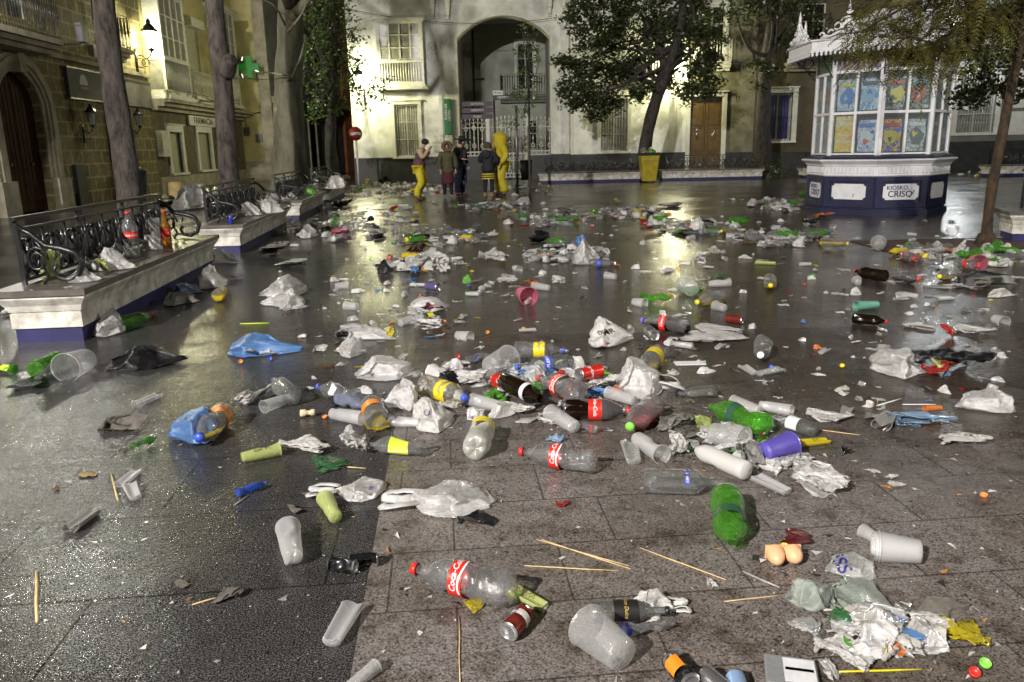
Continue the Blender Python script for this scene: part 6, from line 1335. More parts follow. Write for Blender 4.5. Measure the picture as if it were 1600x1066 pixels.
bottle(570, 636, 527, 622, "small bluish water bottle with blue cap beside the white tube cup", kind='water', body=plastic("bluish_bottle_plastic", (.5, .55, .75), clear=.7, rough=.06, gloss=.9, bump=.4), cap='B', seed=1, dent=.5)
bottle(428, 594, 457, 620, "clear glass bottle at the left end of the middle heap", kind='spirit', body=M_bglass, cap=None, seed=2, dent=0)
bottle(686, 491, 658, 497, "green wine bottle with a cream label beside the crushed carton", kind='beer', body=M_ggreen, lab='y', lz=(.3, .6), lfrac=.5, cap=None, seed=3, dent=0)
bottle(414, 756, 372, 772, "small blue bottle with a blue cap", kind='water', body=M_bluepet, cap='B', seed=4, dent=.5)
bottle(898, 664, 934, 672, "small clear bottle with red cap under the dark full one", kind='pet', cap='r', lab='r', lz=(.2, .3), seed=1, dent=.6)
bottle(1042, 955, 922, 957, "rum bottle with a black and gold label lying in front of the white handled bag", kind='spirit', body=M_bglass, lab='k', lz=(.30, .62), lfrac=.42, text="Ron Dulce", cap='k', seed=2, dent=0, tcol=M_gold, tsize=.07, phi=.65)
bottle(1058, 975, 975, 985, "crushed clear bottle squeezed against the rum bottle", cap=None, lab='b', lz=(.0, .10), seed=3, dent=.7)
bottle(1188, 557, 1194, 533, "small clear bottle with a white cap pointing at the camera", cap='w', seed=0, dent=.4)
bottle(112, 553, 48, 583, "long green bottle lying left of the black sack", body=M_greenpet, cap=None, seed=1, dent=.2)
bottle(94, 571, 62, 590, "short crumpled clear bottle propped against the long green one", cap=None, seed=2, dent=.7)
bottle(-8, 575, 26, 578, "lime soda bottle cut by the left edge", body=M_greenpet, lab='l', lz=(.3, .7), cap=None, seed=3, dent=.5)
bottle(309, 687, 350, 643, "bottle with orange label and lemon drink sticking out of the blue bag", lab='o', lz=(.12, .34), liquid=M_lemon, level=-.35, cap='B', seed=4, dent=.4)
bottle(246, 683, 205, 700, "squashed bright green bottle in front of the blue bag", body=M_greenpet, cap=None, seed=0, dent=.9)
bottle(725, 562, 780, 556, "crushed clear bottle with a blue ring left of the yellow labelled one", kind='water', lab='b', lz=(.66, .70), seed=2, dent=.6, cap=None)
# --- middle distance bottles
MB_ = [(1100, 455, 1060, 452, 'g', "crumpled green bottle beside the upright clear cup", .5), (1050, 466, 1000, 465, 'g', "flat green bottle left of the pale lemon bottle", .8), (1088, 473, 1130, 463, 'yc', "pale lemon bottle with a yellow cap below the green one", .2),
 (1205, 452, 1202, 432, 'yc', "squat yellow labelled bottle pointing its blue cap at the camera", .2), (1335, 424, 1385, 432, 'k', "dark cola bottle wrapped in red foil", .2), (1436, 437, 1398, 428, 'cd', "half full clear bottle lying right of the dark foil wrapped one", .2), (1386, 503, 1332, 497, 'k', "black bottle with a red cap floating in the flood at right", .3),
 (1464, 434, 1492, 424, 'yc', "yellow capped lemon bottle beside the black crate at right", .2), (1432, 407, 1408, 396, 'cr', "clear bottle with a red label and red cap right of the kiosk", .2), (1475, 412, 1440, 408, 'c', "large crumpled clear bottle in the litter line at right", .5), (1530, 417, 1495, 410, 'cr', "clear bottle with a red band lying before the pink cup", .2),
 (1298, 364, 1262, 366, 'g', "green bottle with a blue cap in front of the kiosk", .2), (1325, 381, 1282, 378, 'yy', "long bottle of yellow drink in front of the kiosk", .1), (1322, 390, 1285, 388, 'c', "clear bottle touching the long yellow one", .4), (1172, 346, 1140, 344, 'g', "green bottle at the right end of the litter line left of the kiosk", .3),
 (1125, 362, 1148, 358, 'yy', "bottle with yellow drink among white bags left of the kiosk", .3), (1082, 352, 1060, 356, 'cr', "dark bottle with a red label left of the white litter heap", .2), (886, 377, 856, 376, 'g', "green bottle beside the black shoe shaped bag", .3), (842, 399, 868, 396, 'yy', "bottle of yellow drink below the green one in the centre", .4),
 (962, 412, 920, 412, 'cb', "clear bottle with a blue label in front of the big white bag", .3), (618, 377, 645, 375, 'cy', "clear bottle with a yellow band left of the black umbrella", .2), (640, 372, 672, 371, 'k', "long black bottle under the cardboard at centre left", .1), (735, 358, 750, 352, 'c', "clear crumpled bottle beside the orange scrap at centre", .5),
 (700, 405, 682, 398, 'w', "white bottle on top of the centre left heap", .3), (725, 403, 706, 405, 'w', "second white bottle right of the first in the centre left heap", .1), (655, 338, 642, 344, 'yy', "yellow drink bottle catching the lamplight at centre left", .3), (1045, 341, 1020, 342, 'g', "green bottle behind the grey sheet in the centre", .4),
 (382, 429, 360, 432, 'c', "blue capped clear bottle in front of the second bench", .4), (349, 452, 340, 464, 'yy', "yellow drink bottle lying before the second bench", .4), (238, 494, 180, 508, 'g', "dark green bottle in the shade under the nearest bench", .3), (250, 488, 225, 492, 'cr', "red banded clear bottle beside the dark green one under the bench", .3),
 (1262, 300, 1248, 303, 'g', "largest green bottle topping the heap at the left foot of the kiosk", .3), (1575, 405, 1552, 400, 'c', "clear bottle at the foot of the white bench at right", .4), (1510, 402, 1530, 395, 'g', "green bottle in the heap at the foot of the leaning tree", .3), (1562, 392, 1556, 378, 'g', "second green bottle in the heap at the foot of the leaning tree", .4),
 (540, 370, 520, 374, 'w', "white bottle beside the raspberry coloured bag", .3), (0, 492, 28, 483, 'w', "white bottle cut by the left edge behind the nearest bench", .3), (1085, 556, 1060, 560, 'c', "empty clear bottle above the black capped glass one", .9)][:-1]
for i, (a, b, c, d, k, lab, dn) in enumerate(MB_):
    kw = {'g': dict(body=M_greenpet, cap='B' if i == 11 else None), 'yc': dict(cap='y', liquid=M_lemon, level=-.5), 'k': dict(body=M_dkglass, cap='r', liquid=M_cola, level=.5), 'cd': dict(liquid=M_cola, level=-.4, cap='r'), 'cr': dict(lab='r', cap='r'), 'c': dict(cap='B' if 'blue cap' in lab else None), 'cb': dict(lab='b', lz=(.3, .45), cap='w'),
          'yy': dict(liquid=M_lemon, level=.1, cap='y'), 'cy': dict(lab='y', cap='B', lz=(.3, .5)), 'w': dict(body=M_whitepet, kind='opaque', cap=None)}[k]
    bottle(a, b, c, d, lab, seed=i, dent=dn, **kw)
# --- cups
cup(519, 646, 568, 656, "white tube cup at the lower left of the middle heap", v=0) if False else cup(567, 655, 519, 646, "white tube cup at the lower left of the middle heap")
cup(608, 659, 656, 661, "white tube cup half under the white bag with purple print")
cup(738, 626, 784, 636, "white tube cup right of the round clear bottle"); cup(950, 622, 990, 634, "white tube cup between the translucent bag and the pink drink bottle", lift=.03)
cup(1036, 713, 994, 684, "white tube cup lying alone right of the torn one", v=0); cup(983, 692, 990, 720, "split clear tube cup stuck upright in front of the pink drink bottle", 'torn', 'c')
cup(858, 645, 900, 668, "frosted cup in front of the dark full bottle", 'tube', 'w', v=1); cup(868, 606, 850, 645, "crushed frosted cup left of the dark full bottle", 'torn', 'w') if False else None
cup(1163, 690, 1115, 676, "wide clear ribbed cup among the middle heap", 'wide', 'c'); cup(985, 1018 - 10, 915, 982, "wide frosted cup in front of the rum bottle", 'wide', 'c')if False else cup(917, 978, 972, 1022, "wide frosted cup in front of the rum bottle", 'wide', 'c')
cup(1160, 572, 1178, 583, "small tilted cup near the white capped bottle", 'torn', 'w'); cup(1220, 577, 1186, 584, "clear tube cup beside the blue cap", 'torn', 'c'); cup(1145, 628, 1186, 642, "white tube cup behind the crushed green bottle"); cup(1237, 643, 1188, 633, "second white tube cup behind the crushed green bottle", c='w')
cup(1180, 745, 1230, 768, "half tube cup below the white rag in the right part of the heap", 'torn'); cup(1236, 695, 1194, 706, "violet cup beside the pink brown scrap", 'short', 'v'); cup(1247, 694, 1294, 688, "squashed yellow cup right of the violet one", 'torn', 'y', text="DA")
cup(450, 826, 458, 872, "upright looking white tube cup alone on the dark paving"); cup(553, 945, 518, 1002, "torn frosted tube cup on the edge of the pale slabs", 'torn', 'w'); cup(588, 1042, 545, 1075, "white tube cup cut by the bottom edge")
cup(508, 780, 524, 808, "squat yellow tube cup below the grey white bag", c='l'); cup(437, 703, 378, 716, "yellow tube cup with dark print beside the white rag", c='l', text="DA VC"); cup(800, 922, 850, 948, "yellow tube cup poking out of the nearest cola bottle", 'torn', 'l', text="SO VC")
cup(1372, 855, 1438, 862, "stack of nested frosted cups at lower right", 'wide', 'w', lift=.0)
for k in range(4): cup(1364 + k*4, 854 + k*.6, 1425 + k*4, 860 + k*.6, "cup rim of the nested stack at lower right", 'wide', 'w', group="nested frosted cups")
cup(1347, 830, 1372, 843, "small clear cup touching the nested stack", 'short', 'w'); cup(1455, 560, 1480, 586, "olive yellow cup lying on the red scrap at right", 'torn', 'l', lift=.03); cup(1444, 645, 1470, 643, "amber tube lying on the pale blue bag", 'tube', 'o', lift=.02)
cup(1375, 668, 1395, 642, "grey squashed cup left of the pale blue bag", 'torn', 'e'); cup(1325, 638, 1318, 652, "grey cup on the dirty napkin at right", 'torn', 'e'); cup(830, 466, 812, 455, "pink cup alone in the middle distance", 'short', 'p'); cup(833, 447, 858, 450, "white cup beside the orange wrapper", 'tube')
cup(1065, 440, 1088, 456, "upright clear cup behind the crumpled green bottle", 'wide', 'c'); cup(1140, 442, 1108, 444, "clear tube right of the crumpled green bottle"); cup(1372, 388 - 12, 1374, 386, "round clear cup mouth facing the camera before the kiosk", 'wide', 'c'); cup(1337, 479, 1371, 476, "mint green tube floating in the flooded part", 'tube', 'm')
cup(1463, 467, 1488, 465, "half sunk clear cup at right in the flood", 'torn', 'w'); cup(1180, 410, 1212, 411, "yellow crushed tube below the litter line", 'torn', 'l'); cup(1533, 398 + 15, 1520, 404, "pink red cup in the heap at right", 'short', 'p'); cup(1490, 358, 1487, 363, "lone clear cup behind the litter line right of the kiosk", 'short', 'w')
cup(412, 637, 452, 622, "clear tube cup touching the left clear glass bottle"); cup(101, 576, 136, 560, "clear cup behind the short crumpled bottle at left", 'wide', 'c'); cup(215, 632, 247, 617, "split clear cup lying on the wet dark paving at left", 'torn', 'c'); cup(190, 757, 213, 736, "split white cup beside the short stick at left", 'torn', 'w'); cup(202, 757, 211, 777, "narrow strip of torn cup below the split white one", 'torn', 'w')
cup(110, 826, 148, 798, "grey strip of split cup alone at lower left", 'torn', 'e'); cup(676, 582, 693, 590, "small white cup next to the orange cap", 'short', 'W'); cup(795, 560, 766, 572, "wide clear cup right of the crushed ringed bottle", 'wide', 'c'); cup(703, 567, 692, 578, "small clear cup behind the orange cap", 'torn', 'c'); cup(640, 445, 668, 445, "thin white strip of cup left of the purple can", 'torn', 'W')
cup(1228, 935, 1250, 925, "grey cup under the grey green bag", 'torn', 'e')
# --- cans
M_brown_can = mat("brown_red_can", (.20, .03, .02), .25, metal=.4, var=.25, scale=20); M_redcan = mat("red_can", (.60, .03, .02), .25, metal=.3, var=.1); M_blackcan = mat("black_can", (.012, .012, .013), .25, metal=.3, var=0); M_violetcan = mat("purple_can", (.14, .12, .28), .3, metal=.4, var=.3, scale=30); M_bluecan = mat("blue_can", (.03, .05, .40), .3, metal=.3, var=.1)
can(822, 958, 793, 990, "brown red beer can showing its silver base beside the yellow cup", M_brown_can, .3, band=(.50, .72, mat("cream_can_band", (.55, .48, .42), .4, var=.2)), text="Cruzcampo")
can(903, 604, 939, 596, "red cola can on top of the middle heap", M_redcan, .1, text="Coca-Cola", lift=.05); can(772, 602, 806, 614, "red and white cola can at the left of the dark beer bottle", M_redcan, .2, text="Cola", lift=.02)
can(1160, 502, 1135, 499, "red brown can alone at the right of the purple capped bottle", M_brown_can, .2); can(687, 452, 665, 449, "purple can at centre left with its lid to the right", M_violetcan, .1); can(1047, 1030, 1080, 1068, "black and orange crushed can at the bottom edge", M_blackcan, .5, band=(.35, .8, LABM['o']))
can(1107, 1056, 1135, 1080, "silver can base beside the black and orange can", M_alu, .1); can(1150, 1062, 1158, 1090, "pale blue can cut by the bottom edge", mat("pale_blue_can", (.3, .45, .7), .3, metal=.3, var=.1), .1); can(524, 880, 548, 884, "crushed black can with silver lid, the left of the pair", M_blackcan, .6)
can(578, 873, 556, 876, "crushed black can with silver lid, the right of the pair", M_blackcan, .6); can(1024, 530, 1012, 520, "silver can end beside the white bag with black print", M_alu, .2)
# --- bags and papers in front
BG = [(628, 742, 780, 812, 'w', "largest white plastic bag spread flat in the foreground", .26, 'puff', -1), (500, 740, 598, 788, 'w', "grey white bag right of the small blue bottle", .3, 'puff', -1), (640, 620, 717, 680, 'W', "white bag with a hole and purple print in the middle heap", .5, 'puff', 0), (593, 594, 652, 648, 'w', "tall translucent white bag behind the round orange labelled bottle", .75, 'puff', 0),
 (548, 555, 657, 597, 'w', "long creased white bag at the top left of the middle heap", .32, 'puff', 0), (527, 662, 573, 717, 'w', "narrow white net bag left of the flattened lime bottle", .5, 'flat', 0), (515, 528, 563, 562, 'w', "translucent white bag standing below the black topped litter", .6, 'puff', 0), (520, 506, 622, 533, 'w', "long white bag with a yellow corner at left centre", .28, 'puff', 0),
 (343, 522, 466, 562, 'b', "bright blue bag over a white and red rag", .30, 'puff', 0), (242, 634, 325, 702, 'b', "sky blue bag swollen by bottles at left", .62, 'puff', 0), (145, 650, 216, 680, 'x', "dirty grey tissue alone at left", .3, 'flat', 0), (158, 535, 273, 581, 'k', "large black sack in front of the nearest bench", .32, 'puff', 0), (-6, 586, 56, 617, 'k', "black shiny bag at the left edge", .22, 'flat', 0),
 (923, 498, 998, 548, 'W', "round white bag with black print above the middle heap", .55, 'puff', 0), (967, 560, 1056, 627, 'w', "big translucent bag with handles right of the middle heap", .55, 'puff', 1), (895, 572, 935, 592, 's', "small green and white crumpled packet in the middle heap", .4, 'flat', 0), (933, 580, 972, 612, 'W', "dirty white wad behind the red can", .4, 'flat', 0),
 (1385, 538, 1466, 594, 'w', "big cream white bag beside the black one at right", .55, 'puff', 0), (1467, 540, 1575, 590, 'k', "black torn bag with a long tail at right", .35, 'flat', 0), (1507, 606, 1612, 650, 'w', "wide white bag cut by the right edge", .35, 'puff', 0), (1222, 698, 1290, 752, 'w', "white bag printed with blue and green dots", .45, 'flat', 0), (1256, 712, 1340, 784, 'w', "pointed translucent bag fanned out below the dotted one", .35, 'flat', 0),
 (1398, 642, 1503, 672, 'u', "pale blue crumpled bag at right", .25, 'flat', 0), (1240, 893, 1330, 958, 's', "grey green bag with a rounded end in the lower right corner", .5, 'puff', 0), (1300, 905, 1415, 985, 's', "crumpled tail of grey green film beside the rounded bag", .32, 'flat', 0), (1370, 955, 1432, 1042, 'W', "white bag with a blue square hanging from the grey green one", .3, 'flat', 0), (1288, 985, 1382, 1056, 'W', "white and grey rag at the lower right", .3, 'flat', 0),
 (1240, 965, 1300, 1000, 'c', "clear wrinkled film beside the white rag at the lower right", .25, 'flat', 0), (1450, 922, 1545, 978, 'x', "transparent brownish bag behind the yellow wrapper", .3, 'puff', 0), (1300, 858, 1388, 914, 'c', "clear bag with bold blue letters", .35, 'puff', 0), (975, 918, 1062, 975, 'W', "white carrier bag with handles behind the rum bottle", .35, 'puff', 1),
 (347, 600, 412, 640, 'W', "off white wrung rag between the orange labelled and glass bottles", .4, 'flat', 0), (395, 432, 462, 470, 'w', "white bag on top of the pile at left centre", .5, 'puff', 0), (398, 455, 468, 484, 'w', "lower white bag of the pile at left centre", .4, 'puff', 0), (432, 474, 474, 490, 'w', "flat white bag in front of the pile at left centre", .25, 'flat', 0),
 (632, 458, 700, 490, 'w', "white bag beside the dark red wrapper at centre left", .4, 'puff', 0), (632, 488, 668, 517, 'c', "clear film behind the wine bottle", .5, 'flat', 0), (600, 390, 668, 426, 'w', "swollen grey white bag on the heap left of centre", .6, 'puff', 0), (588, 405, 612, 430, 'k', "black bag at the left end of the heap left of centre", .8, 'puff', 0), (672, 407, 702, 429, 'W', "white folded bag at the right end of the heap left of centre", .7, 'flat', 0),
 (746, 385, 797, 416, 'w', "square white bag standing in the centre", .6, 'puff', 0), (895, 385, 943, 415, 'w', "domed white bag behind the blue labelled bottle", .55, 'puff', 0), (820, 385, 845, 403, 'W', "small white bag left of the yellow drink bottle in the centre", .6, 'puff', 0), (825, 362, 862, 380, 'k', "black shoe shaped bag in the centre", .4, 'puff', 0), (898, 371, 918, 386, 'b', "small blue bag on a white one in the centre", .6, 'puff', 0),
 (500, 362, 540, 380, 'w', "white bag touching the raspberry coloured one", .4, 'puff', 0), (510, 358, 543, 378, 'p', "raspberry coloured bag in the lamplight", .5, 'puff', 0), (320, 392, 376, 412, 'w', "white bag with red print at the foot of the second bench", .5, 'puff', 0), (1010, 346, 1042, 364, 'w', "tent shaped white bag by the red wrapper at right of centre", .6, 'flat', 0), (1002, 345, 1028, 356, 'r', "red wrapper right of centre", .5, 'flat', 0),
 (1080, 345, 1110, 366, 'w', "white bag beside the yellow bottle in the litter line", .6, 'puff', 0), (1208, 313, 1240, 330, 'W', "round white bag on the heap left of the kiosk", .7, 'puff', 0), (1188, 374, 1222, 388, 'W', "white fluffy bag at the lower edge of the litter line before the kiosk", .5, 'puff', 0), (1242, 376, 1262, 388, 'W', "white wad left of the long yellow bottle", .5, 'puff', 0), (1258, 340, 1280, 353, 'k', "dark rounded sack beside the orange heap at the kiosk foot", .7, 'puff', 0),
 (1276, 332, 1308, 343, 'o', "orange brown heap of peel at the kiosk foot", .3, 'puff', 0), (800, 310, 830, 322, 'w', "small white bag behind the centre litter band", .5, 'puff', 0), (1030, 315, 1080, 326, 'w', "grey white sheet behind the centre litter band", .25, 'flat', 0), (870, 325, 905, 335, 'e', "grey film bag left of the tall centre heap", .3, 'flat', 0), (1000, 378, 1010, 384, 'w', "tiny white bag in the open part", .5, 'puff', 0),
 (745, 312, 760, 326, 'W', "white round bag in front of the striped skirt", .8, 'puff', 0), (764, 315, 788, 328, 'W', "second white bag in front of the tan boots", .7, 'puff', 0), (782, 317, 802, 326, 'W', "third white bag right of the tan boots", .6, 'puff', 0), (618, 318, 645, 328, 'w', "white bag pair left of the man in yellow trousers", .6, 'puff', 0), (608, 320, 622, 330, 'r', "red scrap of bag left of the white pair", .6, 'puff', 0),
 (135, 484, 176, 530, 'w', "translucent bag leaning on the foot of the nearest bench", .9, 'puff', 0), (250, 455, 300, 480, 'e', "grey bags in the shade at the far foot of the nearest bench", .4, 'puff', 0), (265, 440, 305, 462, 'u', "bluish bag in the shade at the foot of the nearest bench", .5, 'puff', 0), (300, 425, 345, 455, 'e', "dusty film bag at the far corner of the nearest bench", .5, 'puff', 0),
 (395, 370, 445, 405, 'e', "tall clear bags stacked against the second bench", .8, 'puff', 0), (455, 345, 490, 366, 'e', "shaded clear bag against the third bench", .6, 'puff', 0), (458, 358, 488, 374, 'w', "pale bag in front of the third bench", .5, 'puff', 0), (425, 402, 480, 420, 's', "white and green crumpled packaging by the second bench", .3, 'flat', 0), (510, 312, 545, 326, 'k', "dark bag at the foot of the third bench", .4, 'puff', 0),
 (1540, 382, 1560, 402, 'w', "clear bag in the heap by the leaning tree", .7, 'puff', 0), (1570, 375, 1602, 402, 'w', "white bag at the foot of the white bench corner", .6, 'puff', 0), (1498, 380, 1530, 405, 'W', "white yellow packet standing in the heap by the leaning tree", .8, 'flat', 0), (1540, 452, 1602, 465, 'W', "white and yellow bag lying before the black crates", .3, 'puff', 0), (1515, 440, 1560, 454, 'x', "dull grey film beside the black crates", .4, 'flat', 0),
 (1500, 425, 1600, 448, 'k', "flattened black crate in the flood at right", .3, 'puff', 0), (1440, 443, 1525, 453, 'w', "long strip of soaked white film at right", .12, 'flat', 0), (1420, 505, 1468, 518, 'W', "small soaked white napkin in the flood", .15, 'flat', 0), (1508, 506, 1572, 526, 'W', "larger soaked white napkin near the right edge", .2, 'flat', 0), (1478, 510, 1502, 530, 'r', "thin red scrap between the two soaked napkins", .6, 'flat', 0),
 (1370, 536, 1400, 554, 'c', "clear film scrap left of the cream white bag", .4, 'flat', 0), (1063, 508, 1182, 540, 'w', "spread of torn clear film right of the purple capped bottle", .14, 'flat', 0), (620, 398, 650, 408, 'x', "cardboard flap on the heap left of centre", .3, 'flat', 0), (628, 385, 665, 402, 'n', "brown cardboard lid on the heap left of centre", .35, 'flat', 0), (1090, 398, 1110, 412, 'W', "white tissue in the open part right of centre", .5, 'flat', 0), (1110, 388, 1140, 402, 'W', "white and red tissue in the open part right of centre", .4, 'flat', 0),
 (758, 362, 780, 373, 'w', "small white bag alone in the centre", .7, 'flat', 0), (775, 430, 812, 445, 'w', "white wrapper left of the orange one", .3, 'flat', 0), (818, 438, 845, 447, 'o', "orange wrapper left of the white cup", .35, 'flat', 0), (640, 420, 655, 430, 'b', "blue scrap under the heap left of centre", .4, 'flat', 0), (1350, 418, 1395, 434, 'r', "red foil round the dark bottle", .3, 'flat', 0)]
for (x0, y0, x1, y1, c, lab, hk, st, hd) in BG:
    cat = "plastic bag" if 'bag' in lab or 'film' in lab or 'sack' in lab else "crate" if 'crate' in lab else "litter"
    if cat == "plastic bag": bag(x0, y0, x1, y1, c, lab, hk, st, handles=hd)
    else: bag(x0, y0, x1, y1, c, lab, hk, st, cat="crumpled wrapper" if cat == "litter" else cat, group="wet wrappers and rags")
PP = [(693, 581, 724 + 40, 607, 'W', "white wad of tissue below the crushed ringed bottle", .45), (425, 682, 512, 717, 'W', "white rag beside the yellow printed cup", .28), (470, 714, 537, 743, 'G', "dark green glove shaped cloth below the white rag", .25), (755, 610, 795, 636, 'g', "lime green tissue beside the red and white can", .5), (808, 570, 866, 604, 'b', "bright blue plastic wad in the middle heap", .5),
 (1045, 675, 1083, 717, 'W', "grey white paper ball beside the opaque white bottle", .6), (1072, 690, 1110, 712, 'G', "dark green packaging under the opaque white bottle", .3), (1088, 650, 1124, 678, 'l', "lime yellow folded glove in the right of the heap", .4), (1028, 645, 1092, 678, 'e', "grey crumpled papers right of the pink drink bottle", .4), (870, 590, 940, 625, 'e', "grey tissue wad under the red can", .5),
 (835, 650, 880, 668, 'W', "dirty tissue below the dark full bottle", .3), (915, 608, 958, 625, 'b', "blue and white packet beside the tube cup", .5), (853, 680, 884, 694, 'u', "small blue and white packet over the lone cola bottle", .45), (1160, 690, 1200, 735, 'e', "black and white striped wad right of the ribbed cup", .5), (1150, 718, 1190, 745, 'W', "white wad beside the mouth of the opaque white bottle", .4),
 (1274, 636, 1348, 668, 'W', "dirty white napkin right of the green bottle", .22), (1476, 670, 1560, 701, 'W', "soaked white napkin below the pale blue bag", .2), (1460, 558, 1510, 592, 'r', "bright red flat scrap on the black torn bag", .5), (1218, 830, 1274, 860, 'd', "glossy dark red crumpled foil", .45), (1355, 640, 1385, 660, 'e', "small grey rag left of the grey squashed cup", .4),
 (376, 536, 430, 562, 'W', "white and red rag under the bright blue bag", .35), (1445, 950, 1500, 1000, 'W', "white curled card beside the yellow wrapper", .45), (1480, 958, 1562, 1018, 'y', "bright yellow torn wrapper with a pointed tail", .28), (656, 474, 694, 490, 'd', "dark red crumpled wrapper at centre left", .5), (640, 497, 700, 520, 'W', "crushed white and green carton under the wine bottle", .4),
 (522, 512, 560, 530, 'k', "black wad at the left of the long white bag", .5), (598, 512, 615, 534 - 4, 'y', "yellow corner sticking from the long white bag", .7), (530, 540 - 22, 520, 530, 'e', "x", .3)][:-1] + [(462, 772 - 2, 500, 802 - 25, 'x', "dead leaf and crumbs left of the grey white bag", .2), (440, 790, 474, 806, 'x', "dirty tissue above the white upright looking cup", .3), (540, 818, 560, 828, 'c', "x", .3)][:-1] + [
 (1256, 648, 1290, 660, 'W', "x", .2)][:-1] + [(712, 797, 776, 828, 'k', "dark printed packet at the lower edge of the largest bag", .10), (722, 938, 757, 962, 'y', "small yellow sweet wrapper below the nearest cola bottle", .2), (868, 781, 894, 795, 'r', "small red shard in the open pale slabs", .15), (930, 532, 958, 548, 'p', "pink paper tip under the white bag with black print", .5),
 (1290, 1025, 1322, 1070, 'w', "grey white wrapper standing at the bottom edge", .6), (1232, 575 + 3, 1212, 590, 'x', "x", .3)][:-1] + [(1104, 905, 1128, 925, 'W', "small foil ball above the white handled bag", .6), (265, 905, 290, 925, 'x', "torn beige scrap on the dark paving at lower left", .2), (330, 915, 372, 948, 'x', "grey wrung scrap with a stick tip at lower left", .35), (1480, 735, 1500, 745, 'n', "x", .3)][:-1] + [
 (1385, 738, 1412, 752, 'W', "white napkin corner at right", .3), (1390, 752, 1420, 762, 'W', "white card strip at right", .12), (1352, 732, 1380, 742, 'W', "reddish white scrap left of the white napkin corner", .2), (118, 736, 146, 748, 't', "tan leaf scrap on the lit wet paving at left", .2), (485, 540, 508, 552, 'W', "white card scrap left of the standing translucent bag", .2),
 (432, 792 - 8, 470, 800, 'x', "x", .2)][:-1] + [(495, 570, 525, 578, 'n', "dark cap and tan scrap below the standing translucent bag", .3), (1330, 705, 1345, 720, 'k', "x", .2)][:-1] + [(1318, 682, 1334, 715, 'k', "thin black curl of plastic right of the yellow cup", .4), (250, 520 - 5, 285, 545, 'x', "x", .2)][:-1]
for (x0, y0, x1, y1, c, lab, hk) in PP: paper(x0, y0, x1, y1, c, lab, hk)
# flat things with a shape of their own
def card(x0, y0, x1, y1, m, label, name, cat, th=.01, rz=0.0, parts=()):
    p, w, d, h = extent(x0, y0, x1, y1, .05); o = MB(); ringbox(o, [(0, 0), (th*.7, 0), (th, -.004)], -w/2, w/2, -d/2, d/2); t = o.build(name, m, None, (p[0], p[1], .005)); t.rotation_euler = (0, 0, rz)
    for (a, b, c, e, mm, nm) in parts: q = MB(); q.box(a*w, b*w, c*d, e*d, th+.0005, th+.002); q.build(nm, mm, t)
    return reg(t, label, cat, None, (x0+x1)/2, y1)
card(1208, 1035, 1290, 1085, plastic("blister_plastic", (.6, .62, .62), clear=.5, rough=.08, gloss=.8), "clear blister pack with a white and blue card at the bottom edge", "blister_pack", "packaging", .022, -.25, ((-.15, .45, -.4, .4, LABM['w'], "insert_card"), (-.12, .42, -.02, .08, LABM['b'], "blue_strip")))
card(1056, 565, 1104, 572, LABM['w'], "pale flat wooden strip right of the translucent bag", "wooden_strip", "stick", .006)
p = G(1232, 893); o = MB()                          # two-lobed peach party piece
for sg, rr in ((-1, 1), (1, .85)): o.lathe([(.062*rr*math.sin(a), max(.033*math.cos(a), .0005)) for a in np.linspace(0, PI/2, 9)] , 18, 0, frame((sg*.030, .03, .03), (.08*sg, -1, -.12)))
o.box(-.063, .06, .03, .033, .008, .058)
ob = o.build("rubber_party_piece", mat("peach_rubber", (.75, .42, .22), .4, var=.05), None, (p[0], p[1]+.03, .01)); reg(ob, "peach coloured rubber party piece with two rounded lobes", "novelty", None, 1232, 893)
p = G(481, 652); o = MB(); o.lathe([(0, .001), (0, .02), (.03, .02), (.035, .013), (.055, .013), (.06, .019), (.08, .019), (.08, .001)], 16, 0, frame((0, 0, .02), (1, .12, 0))); ob = o.build("cork", mat("cork", (.60, .50, .30), .8, var=.3, scale=60), None, (p[0]-.04, p[1], .004)); reg(ob, "pale cork stopper left of the white tube cup", "cork", None, 481, 652)
# --- sticks and skewers
stick(838, 843, 982, 884, "bamboo skewer at the top of the crossing trio"); stick(846, 843, 985, 889, "bamboo skewer lying against the top one of the trio"); stick(819, 884, 968, 892, "lowest bamboo skewer of the trio"); stick(1000, 856, 1134, 906, "bamboo skewer below the green bottle"); stick(1132, 940, 1228, 929, "bamboo skewer right of the white handled bag")
stick(717, 962, 719, 1070, "bamboo skewer pointing at the bottom edge"); stick(57, 893, 58, 972, "thick brown stick alone at the lower left", .006); stick(173, 740, 184, 782, "short stick beside the split white cup", .004); stick(1276, 671, 1344, 680, "skewer right of the clear glass bottle with white label"); stick(500, 728 - 1, 572, 732, "skewer below the dark green cloth", .003)
stick(300, 945, 345, 932, "grey twig at lower left", .003); stick(1300, 694, 1262, 694, "x") if False else None; stick(1370, 634, 1408, 623, "pale straw in the right open part", .004, M_inkwhite, "straw", "drinking straws", "drinking_straw"); stick(1410, 632, 1462, 632, "second pale straw in the right open part", .003, M_inkwhite, "straw", "drinking straws", "drinking_straw")
stick(1380, 672, 1406, 650, "straw beside the grey squashed cup", .004, M_inkwhite, "straw", "drinking straws", "drinking_straw"); stick(1160, 893, 1218, 918, "clear straw above the right skewer", .003, film('c'), "straw", "drinking straws", "drinking_straw"); stick(1300, 1050, 1440, 1046, "yellow stick along the bottom right edge", .003, LABM['y'])
stick(365, 790, 392, 772, "grey straw left of the squat yellow cup", .004, film('e'), "straw", "drinking straws", "drinking_straw"); stick(375, 506, 420, 505, "yellow straw on the lamplit paving", .006, LABM['l'], "straw", "drinking straws", "drinking_straw")
